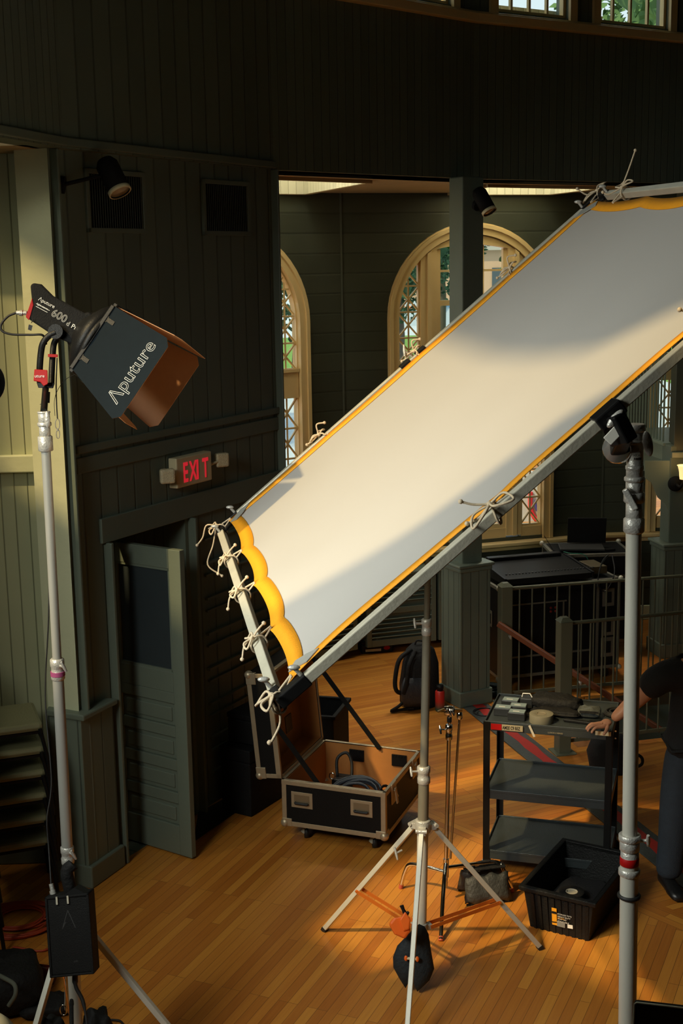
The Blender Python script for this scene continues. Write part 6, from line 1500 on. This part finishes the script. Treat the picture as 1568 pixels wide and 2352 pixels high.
m = MB(); m.tube(curve_pts([bpc + V((-.02, .0, ph * .97)), bpc + V((.0, -.01, ph * 1.05)), bpc + V((.06, .0, ph * 1.03)), bpc + V((.07, .02, ph * .97))], 6), .008, 8); m.build('grab_handle', M_NYLON, bk)
wb = at(1010, 1632); wt = thing('water_bottle', 'red water bottle fading to teal at its base, beside the backpack', 'bottle', wb); hb2 = atY(1010, 1586, wb.y).z
def bottle_mat():
    m = mat('red_teal_bottle', (.5, .03, .02), .35); nt = m.node_tree; N = nt.nodes; L = nt.links; tc = N.new('ShaderNodeTexCoord'); sp = N.new('ShaderNodeSeparateXYZ'); cr = N.new('ShaderNodeValToRGB'); L.new(tc.outputs['Generated'], sp.inputs[0]); L.new(sp.outputs[2], cr.inputs[0])
    e = cr.color_ramp.elements; e[0].position = .12; e[0].color = (.02, .10, .07, 1); e[1].position = .5; e[1].color = (.55, .03, .02, 1); L.new(cr.outputs[0], N['Principled BSDF'].inputs['Base Color']); return m
m = MB(); m.lathe([(0, 0), (.038, 0), (.042, .01), (.042, hb2 - .01), (.036, hb2), (0, hb2)], wb, (0, 0, 1), 24); m.build('body', bottle_mat(), wt)
m = MB(); m.lathe([(.026, hb2 + .001), (.026, hb2 + .02), (.032, hb2 + .022), (.032, hb2 + .05), (0, hb2 + .052)], wb, (0, 0, 1), 20); m.build('cap', M_BLACK, wt)
tc0 = at(866, 1500); t = thing('tool_case', 'small black tool case with white label and red sticker, by the louvred cabinets', 'case', tc0)
M = Matrix.Translation(tc0) @ Matrix.Rotation(.18, 4, 'Z'); m = MB(M); m.box((-.16, 0, 0), (.16, .24, .09)); m.build('body', M_BLACK, t, bevel=.012)
m = MB(M); m.box((-.155, .005, .092), (.155, .235, .13)); m.build('lid', M_BLACK, t, bevel=.012)
m = MB(M); m.box((-.12, -.003, .02), (.04, -.0005, .045)); m.build('white_label', M_WHITE, t)
m = MB(M); m.ball((.10, -.001, .05), .035, .003, .022); m.build('red_sticker', M_RED, t)
m = MB(M); m.tube([(-.05, 0, .10), (-.045, -.02, .15), (.045, -.02, .15), (.05, 0, .10)], .008, 8); m.build('handle', M_CHROME, t)
bg2 = at(1402, 1768); t = thing('duffel_bag', 'black round bag on the floor behind the cart, in front of the railing', 'bag', bg2); hh = atY(1402, 1690, bg2.y).z
m = MB(); loft(m, [(bg2 + V((0, 0, 0)), .13, .12, .0), (bg2 + V((0, 0, .03)), .165, .14, 0), (bg2 + V((0, 0, hh * .5)), .18, .15, 0), (bg2 + V((0, 0, hh * .85)), .15, .12, 0), (bg2 + V((0, 0, hh)), .09, .07, 0)]); m.build('body', M_TEE, t)
m = MB(); m.tube(curve_pts([bg2 + V((.10, -.1, hh * .7)), bg2 + V((.20, -.12, hh * .55)), bg2 + V((.215, -.1, hh * .3)), bg2 + V((.15, -.12, .06))], 6), .012, 8); m.build('strap', M_NYLON, t)

# ================================================================ LOWER LEFT CLUTTER, EDGES
coil('orange_extension_cord', 'orange extension cord coiled on the floor by the left wall', 'cable', at(45, 2115), .24, .0065, 11, mat('orange_cord', (.42, .05, .015), .5), seed=21, jit=.16, ext=[at(160, 2105, .03), at(110, 2180, .01), at(30, 2175, .01)])
t = thing('red_cylinder', 'glossy dark red cylinder lying on the floor behind the left stand legs', 'cylinder', at(60, 2235, 0)); a, b = at(-60, 2215, .06), at(122, 2240, .06)
m = MB(); m.cyl(a, b, .05, 28); m.build('tube', mat('glossy_dark_red', (.10, .008, .006), .08), t)
for p, q_ in ((a, b), (b, a)): m = MB(); m.lathe([(.0, -.012), (.052, -.012), (.053, 0), (.0, .004)], p, (p - q_)); m.build('end_cap', mat('glossy_dark_red', (.1, .008, .006)), t)
cc = at(40, 2330, 0); t = thing('black_equipment_bag', 'black gear bag with a grey webbing strap, at the bottom left corner', 'bag', cc)
lump('', '', '', cc + V((-.08, .1, 0)), .20, .22, .26, .3, 0, .35, 14).build('body', M_NYLON, t); lump('', '', '', cc + V((.14, .02, 0)), .13, .10, .08, .2, 0, .4, 15).build('side_pocket', M_NYLON, t)
m = MB(); g = lambda x, y, z: at(x, y, z); m.tube(curve_pts([at(-15, 2235, .32), at(12, 2248, .33), at(33, 2262, .32), at(35, 2285, .28), at(20, 2310, .22)], 6), .012, 6); m.build('webbing_strap', mat('grey_green_webbing', (.12, .13, .10), .8), t)
t = tag(MB().tube(curve_pts([at(222, 2352 + 6, .01), at(224, 2347, .01), at(238, 2343, .01), at(272, 2344, .01), at(284, 2354, .01)], 5), .006, 8).build('loose_cable', M_RUBBER), 'short black cable loop on the floor at the bottom edge', 'cable')
def near(x, y, D): return CP + ray(x, y) * D
t = thing('desk_monitor', 'dark flat screen with a thin light rim, at the bottom right corner', 'monitor', near(1520, 2400, 2.6))
MM = frame3(near(1456, 2302, 2.6), near(1568, 2315, 2.58) - near(1456, 2302, 2.6), near(1456, 2302, 2.6) - near(1453, 2352, 2.62))
m = MB(MM); m.box((0, -.26, -.012), (.36, 0, .0)); m.build('panel', M_BLACK, t, bevel=.006)
m = MB(MM); m.tube([(0.001, -.26, .0), (.001, -.004, .0), (.005, 0, .0), (.36, 0, 0)], .0022, 8); m.build('rim', M_ALUD, t)
m = MB(MM); m.box((.006, -.255, .001), (.355, -.006, .0018)); m.build('screen', mat('dark_screen', (.006, .009, .009), .12), t)
t = thing('reflector_dish', 'dark round lamp reflector cut off by the left edge', 'lamp', near(-20, 885, 4.4))
m = MB(); c = near(-28, 880, 4.4); m.lathe([(.02, -.06), (.05, -.04), (.066, .0), (.069, .004), (.066, .007), (.048, -.03), (.02, -.05)], c, RT * .80 - UP * .1 - FW * .6, 36, close=False)
t2 = m.build('dish', M_BLACK, t); m = MB(); m.lathe([(.066, .0), (.0705, .003), (.066, .0065)], c, RT * .8 - UP * .1 - FW * .6, 36, close=False); m.build('rim', M_ALUD, t)
t = thing('pale_lampshade', 'pale cream rounded edge at the very bottom left corner', 'lamp', near(-40, 2420, 3.5))
m = MB(); m.ball(near(-45, 2412, 3.5), .105, .105, .10, seg=32, rings=20); m.build('shell', mat('cream_shell', (.62, .60, .45), .45), t)

# ================================================================ OUTDOORS
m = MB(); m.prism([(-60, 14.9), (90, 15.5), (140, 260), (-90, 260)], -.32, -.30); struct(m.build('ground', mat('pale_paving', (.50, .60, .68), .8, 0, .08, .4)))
m = MB(); m.prism([(-5, 49), (8, 49), (11, 45), (11, 31), (26, 29), (60, 62), (30, 74), (-20, 72), (-30, 56)], -.299, -.27); tag(m.build('lawn', mat('lawn_green', (.13, .30, .045), .9, 0, .25, 1.5, .8, 8)), 'bright green lawn seen through the arched windows', 'lawn', kind='stuff')
def leaf_tree(label, x, y, r, h, seed, col, n=2600, trunk=True, zc=None):
    rn = random.Random(seed); t = thing('tree', label, 'tree', (x, y, -.3), 'trees beyond the lawn'); zc = zc or h * .62
    m = MB(); s = .05 * r
    for k in range(n):
        a, b = rn.uniform(0, 2 * PI), math.acos(rn.uniform(-1, 1)); q_ = r * (.55 + .5 * rn.random() ** .5) * (1 + .28 * noise.noise(V((math.cos(a) * 1.6 + seed, math.sin(a) * 1.6, b * 1.5))))
        c = V((x + q_ * math.sin(b) * math.cos(a), y + q_ * math.sin(b) * math.sin(a), zc + q_ * .95 * math.cos(b))); u = V((rn.gauss(0, 1), rn.gauss(0, 1), rn.gauss(0, 1))).normalized(); w = u.orthogonal().normalized()
        m.add([c - u * s, c + w * s * .6, c + u * s, c - w * s * .6], [(0, 1, 2, 3)])
    m.ball((x, y, zc), r * .72, r * .72, r * .68, seg=16, rings=10, jit=.4)
    m.build('foliage', mat('foliage_%d' % col, [(.035, .10, .045), (.05, .14, .05), (.09, .19, .06)][col], .8, 0, .4, 1.2), t)
    m = MB(); m.tube([(x, y, -.3), (x + .1, y, h * .25), (x, y, zc)], [r * .12, r * .09, r * .05], 10); m.build('trunk', mat('bark', (.10, .08, .06), .9), t)
TR = [(-6.5, 30, 3.2, 7.5, 0, 'dark leafy tree outside the left arched window'), (-1.3, 46, 3.6, 8.2, 0, 'broad dark tree outside, left of the square column'), (1.75, 40, 1.9, 6.6, 0, 'green tree outside, behind the left sidelight of the centre window'), (4.6, 60, 2.4, 9.0, 0, 'tree outside, behind the centre sash of the middle window'), (9.9, 67, 3.7, 11.05, 1, 'tree outside, behind the right panes of the middle window'), (14, 78, 4.5, 9, 0, 'far tree outside, right of the peach building'), (23, 66, 4, 9, 1, 'tree outside, beyond the right window'), (9.2, 34, 3.2, 14.5, 2, 'tall pale tree outside, its top showing in the high windows')]
for i, (x, y, r, h, c_, lb) in enumerate(TR): leaf_tree(lb, x, y, r, h, i + 3, c_, n=3000, zc=h * .72 if h > 11 else None)
bd_ = thing('building', 'peach coloured building across the street, seen through the middle window', 'building', (12, 92, -.3))
m = MB(); m.box((4, 92, -.3), (21, 100, 4.4)); m.build('wall', mat('peach_render', (.62, .42, .27), .9, 0, .08, .5), bd_)
m = MB(); m.box((3.7, 91.6, 4.4), (21.3, 100.4, 4.7)); m.build('roof', mat('pale_roof', (.5, .48, .42), .8), bd_)
for k in range(6): m = MB(); m.box((5.5 + k * 2.6, 91.95, 1.4), (6.9 + k * 2.6, 92.0, 3.2)); m.build('window', mat('dark_pane', (.10, .13, .15), .2), bd_)
mw = thing('painted_wall', 'white street wall with blue and orange painted shapes, beyond the lawn', 'wall', (8, 84, -.3))
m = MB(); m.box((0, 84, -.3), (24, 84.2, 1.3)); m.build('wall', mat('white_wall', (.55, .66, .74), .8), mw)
rn = random.Random(5)
for k in range(12):
    x = 3 + k * 1.2; m = MB(); m.tube(curve_pts([(x, 83.97, rn.uniform(0, .9)), (x + .4, 83.97, rn.uniform(.2, 1.1)), (x + .9, 83.97, rn.uniform(0, .9))], 5), .09, 6); m.build('painted_shape', [mat('mural_blue', (.10, .30, .55), .7), mat('mural_orange', (.75, .25, .08), .7), mat('mural_green', (.15, .45, .30), .7)][k % 3], mw)
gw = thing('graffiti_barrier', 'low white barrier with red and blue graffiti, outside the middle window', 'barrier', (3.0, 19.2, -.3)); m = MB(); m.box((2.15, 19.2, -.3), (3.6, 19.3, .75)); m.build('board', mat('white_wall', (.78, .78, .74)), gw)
gp = [at(1216, 1150, 0), at(1218, 1180, 0), at(1228, 1192, 0), at(1240, 1186, 0), at(1243, 1165, 0)]
gy = [atY(x, y, 19.18) for x, y in ((1218, 1130), (1218, 1165), (1228, 1190), (1240, 1190), (1244, 1160))]
m = MB(); m.tube(curve_pts([p + V((0, .0, 0)) for p in gy], 6), .035, 8); m.build('red_stroke', mat('graffiti_red', (.75, .03, .05), .6), gw)
gy2 = [atY(x, y, 19.17) for x, y in ((1228, 1150), (1233, 1172), (1240, 1170))]; m = MB(); m.tube(curve_pts(gy2, 6), .018, 8); m.build('blue_stroke', mat('graffiti_blue', (.05, .06, .35), .6), gw)
# ================================================================ PERSON
pf = at(1553, 2066); PX, PY = pf.x + .10, pf.y + .10
def skin_obj(name, verts, edges, radii, m_, parent, root=0, lv=2):
    me = bpy.data.meshes.new(name); inv = wm(parent).inverted(); me.from_pydata([tuple(inv @ V(v)) for v in verts], edges, [])
    o = bpy.data.objects.new(name, me); COL.objects.link(o); o.parent = parent; me.materials.append(m_)
    sk = o.modifiers.new('Skin', 'SKIN'); sk.use_smooth_shade = True
    for i, r in enumerate(radii):
        d = me.skin_vertices[0].data[i]; d.radius = r if isinstance(r, tuple) else (r, r); d.use_root = (i == root)
    ss = o.modifiers.new('Subsurf', 'SUBSURF'); ss.levels = lv; ss.render_levels = lv
    return o
def bake(o):
    dg = bpy.context.evaluated_depsgraph_get(); me = bpy.data.meshes.new_from_object(o.evaluated_get(dg)); o.modifiers.clear(); o.data = me; 
    me.polygons.foreach_set('use_smooth', [True] * len(me.polygons)); return o
per = thing('person', 'person in a black T-shirt and dark jeans, leaning a hand on the cart', 'person', (PX, PY, 0))
hand = on(UW - .075, -.012, .016); 
c = V((PX + .02, PY + .02, 0)); sh = 1.36
S = lambda x, y, z: c + V((x, y, z))
wrist = hand + V((.075, .02, .055)); 
elbow = V((wrist.x + .12, wrist.y + .09, wrist.z + .26)); shR = S(-.245, .0, 1.385)
elbow = wrist.lerp(shR, .50) + V((.0, .04, -.035))
bv = [S(0, 0, .94), S(0, .0, 1.10), S(0, .01, 1.26), S(0, .01, 1.40), S(0, -.01, 1.49), S(.0, -.03, 1.56),      # 0-5 pelvis..neck
      S(-.12, .01, 1.42), shR, elbow, wrist,                                                                    # 6-9 right arm
      S(.10, .01, 1.43), S(.195, .02, 1.40), S(.25, .03, 1.13), S(.24, -.04, .89),                               # 10-13 left arm
      S(-.10, 0, .90), S(-.13, -.02, .50), S(-.14, .02, .09), S(.10, 0, .90), S(.13, .0, .50), S(.14, .05, .09)]
be = [(0, 1), (1, 2), (2, 3), (3, 4), (4, 5), (3, 6), (6, 7), (7, 8), (8, 9), (3, 10), (10, 11), (11, 12), (12, 13), (0, 14), (14, 15), (15, 16), (0, 17), (17, 18), (18, 19)]
br = [(.14, .105), (.135, .10), (.15, .11), (.12, .09), .055, .052, .078, .072, .056, (.036, .028), .075, .062, .044, .028, .085, .060, .040, .085, .060, .040]
bake(skin_obj('body', bv, be, br, M_SKIN, per))
# head with face
hc_ = S(.0, -.055, 1.665)
HM = Matrix.Translation(hc_) @ Matrix.Rotation(math.radians(20), 4, 'X')
m = MB(HM); vs = []; fs = []; n1, n2 = 28, 20
for i in range(n2 + 1):
    ph_ = PI * i / n2
    for k in range(n1):
        t_ = 2 * PI * k / n1; p = V((math.sin(ph_) * math.cos(t_), math.sin(ph_) * math.sin(t_), math.cos(ph_))); z = p.z
        w = .076 * (1 if z > -.2 else 1 - .38 * (-z - .2) / .8); d_ = .095 * (1 if z > -.3 else 1 - .18 * (-z - .3))
        y = p.y * d_; 
        if p.y < 0 and z < -.35: y -= .010 * (1 - abs(p.x))
        vs.append(V((p.x * w, y, z * .115)))
for i in range(n2):
    for k in range(n1): k2 = (k + 1) % n1; fs.append((i * n1 + k, (i + 1) * n1 + k, (i + 1) * n1 + k2, i * n1 + k2))
m.add(vs, fs, True); hd = m.build('head', M_SKIN, per)
m = MB(HM); m.ball((0, -.098, -.022), .013, .018, .024, seg=12, rings=8); m.ball((0, -.106, -.036), .015, .013, .010, seg=12, rings=8); m.build('nose', M_SKIN, hd)
m = MB(HM); m.ball((0, -.088, -.066), .024, .010, .007, seg=12, rings=8); m.build('mouth', mat('lips', (.35, .10, .08), .5), hd)
for s in (-1, 1):
    m = MB(HM); m.ball((s * .030, -.083, .004), .013, .010, .009, seg=12, rings=8); m.build('eye', mat('eye', (.5, .45, .4), .3), hd)
    m = MB(HM); m.ball((s * .078, .005, -.008), .010, .018, .030, seg=12, rings=8); m.build('ear', M_SKIN, hd)
m = MB(HM); vs = []; fs = []
for i in range(n2 + 1):
    ph_ = PI * i / n2
    for k in range(n1):
        t_ = 2 * PI * k / n1; p = V((math.sin(ph_) * math.cos(t_), math.sin(ph_) * math.sin(t_), math.cos(ph_))); k_ = 1 + .10 * noise.noise(p * 6)
        front = max(0, -p.y) ; y = p.y * .108; z = p.z * .128
        if p.y < -.1 and z < .055: y = max(y, -.045); z = max(z, .03 - .04 * abs(p.x))
        if z < -.085: z = -.085
        vs.append(V((p.x * .088 * k_, (y + .012) * k_, (z + .010) * k_)))
for i in range(n2):
    for k in range(n1): k2 = (k + 1) % n1; fs.append((i * n1 + k, (i + 1) * n1 + k, (i + 1) * n1 + k2, i * n1 + k2))
m.add(vs, fs, True); m.build('hair', mat('dark_hair', (.012, .009, .007), .6, 0, .3, 60, .8, 90), per)
# shirt: torso and short sleeves
slv = shR.lerp(elbow, .62); slv2 = S(.195, .02, 1.40).lerp(S(.25, .03, 1.13), .72)
tv = [S(0, 0, .80), S(0, 0, .98), S(0, 0, 1.12), S(0, .01, 1.27), S(0, .01, 1.405), S(-.13, .01, 1.425), shR, slv, S(.11, .01, 1.435), S(.195, .02, 1.40), slv2, S(0, -.005, 1.465)]
te = [(0, 1), (1, 2), (2, 3), (3, 4), (4, 5), (5, 6), (6, 7), (4, 8), (8, 9), (9, 10), (4, 11)]
tr_ = [(.185, .135), (.185, .135), (.185, .135), (.185, .135), (.150, .115), (.105, .10), (.105, .10), (.095, .09), (.098, .09), (.088, .085), (.078, .072), (.070, .070)]
bake(skin_obj('t_shirt', tv, te, tr_, M_TEE, per, root=2))
jv = [S(0, 0, 1.02), S(0, 0, .86), S(-.10, 0, .80), S(-.125, -.02, .52), S(-.13, .0, .28), S(-.14, .02, .075), S(.10, 0, .80), S(.125, .0, .50), S(.13, .03, .28), S(.14, .05, .075)]
je = [(0, 1), (1, 2), (2, 3), (3, 4), (4, 5), (1, 6), (6, 7), (7, 8), (8, 9)]
bake(skin_obj('jeans', jv, je, [(.165, .12), (.165, .125), (.115, .115), (.098, .098), (.090, .090), (.082, .088), (.115, .115), (.098, .098), (.090, .090), (.082, .088)], M_JEANS, per, root=1))
for fx, fy in ((-.14, .02), (.14, .05)):
    q_ = S(fx, fy, 0); m = MB(); 
    def sh_ring(y, w, h, z=0.0): return (V((q_.x, q_.y + y, 0)), w, h)
    vs = []; fs = []; seg = 16; prof = [(.09, .030, .075), (.07, .038, .10), (.02, .043, .11), (-.05, .044, .085), (-.11, .050, .062), (-.16, .046, .052), (-.185, .028, .038)]
    for y, w, h in prof:
        for k in range(seg): t_ = 2 * PI * k / seg; zz = max(0, .5 + .5 * math.sin(t_)); vs.append(V((q_.x + w * math.copysign(abs(math.cos(t_)) ** .7, math.cos(t_)) - y * .15, q_.y + y, .004 + h * zz)))
    for i in range(len(prof) - 1):
        for k in range(seg): k2 = (k + 1) % seg; fs.append((i * seg + k, i * seg + k2, (i + 1) * seg + k2, (i + 1) * seg + k))
    fs += [tuple(reversed(range(seg))), tuple(range((len(prof) - 1) * seg, len(prof) * seg))]
    m.add(vs, fs, True); m.build('shoe', mat('black_leather', (.008, .008, .008), .4, 0, .2, 20, .2, 60), per)
# right hand resting on the cart rim: palm and five fingers
pc_ = hand
fdir = V((-.93, -.25, 0)).normalized(); sd_ = V((.25, -.93, 0)).normalized()       # finger direction, thumb side
G = lambda a, b, z: pc_ + fdir * a + sd_ * b + V((0, 0, z))
hv = [wrist, G(-.045, .0, .040), G(-.015, -.028, .034), G(.018, -.033, .032), G(-.012, -.010, .040), G(.024, -.012, .038), G(-.012, .012, .040), G(.024, .011, .038), G(-.016, .030, .036), G(.018, .031, .034)]
he = [(0, 1), (1, 2), (2, 3), (1, 4), (4, 5), (1, 6), (6, 7), (1, 8), (8, 9)]
hr_ = [(.026, .021), (.027, .018), .0135, .0105, .014, .0108, .014, .0108, .0135, .0105]
def fing(base, root, pts, rads):
    i = base
    for p, r in zip(pts, rads): hv.append(p); he.append((i, len(hv) - 1)); hr_.append(r); i = len(hv) - 1
fing(3, 0, [G(.040, -.037, .034), G(.058, -.040, .020), G(.064, -.041, .004)], [.0090, .0082, .0070])
fing(5, 0, [G(.052, -.014, .040), G(.075, -.016, .024), G(.083, -.016, .006)], [.0098, .0088, .0075])
fing(7, 0, [G(.055, .012, .041), G(.080, .013, .025), G(.088, .013, .006)], [.0100, .0090, .0076])
fing(9, 0, [G(.045, .036, .036), G(.067, .040, .021), G(.076, .042, .004)], [.0096, .0087, .0074])
fing(1, 0, [G(-.030, .042, .026), G(-.008, .062, .012), G(.012, .072, -.004)], [.0130, .0108, .0088])
bake(skin_obj('hand', hv, he, hr_, M_SKIN, per, root=1))
lh = S(.24, -.05, .86); hv = [S(.24, -.04, .90), lh]; he = [(0, 1)]; hr_ = [(.026, .021), (.026, .017)]
for k in range(4):
    b = lh + V((-.024 + .016 * k, -.01, -.045)); hv += [b, b + V((0, -.012, -.035)), b + V((0, -.002, -.062 - .006 * (k in (1, 2)))) ]; n_ = len(hv); he += [(1, n_ - 3), (n_ - 3, n_ - 2), (n_ - 2, n_ - 1)]; hr_ += [.0105, .009, .0075]
hv += [lh + V((-.035, -.02, -.02)), lh + V((-.045, -.03, -.05))]; n_ = len(hv); he += [(1, n_ - 2), (n_ - 2, n_ - 1)]; hr_ += [.012, .009]
bake(skin_obj('hand', hv, he, hr_, M_SKIN, per, root=1))
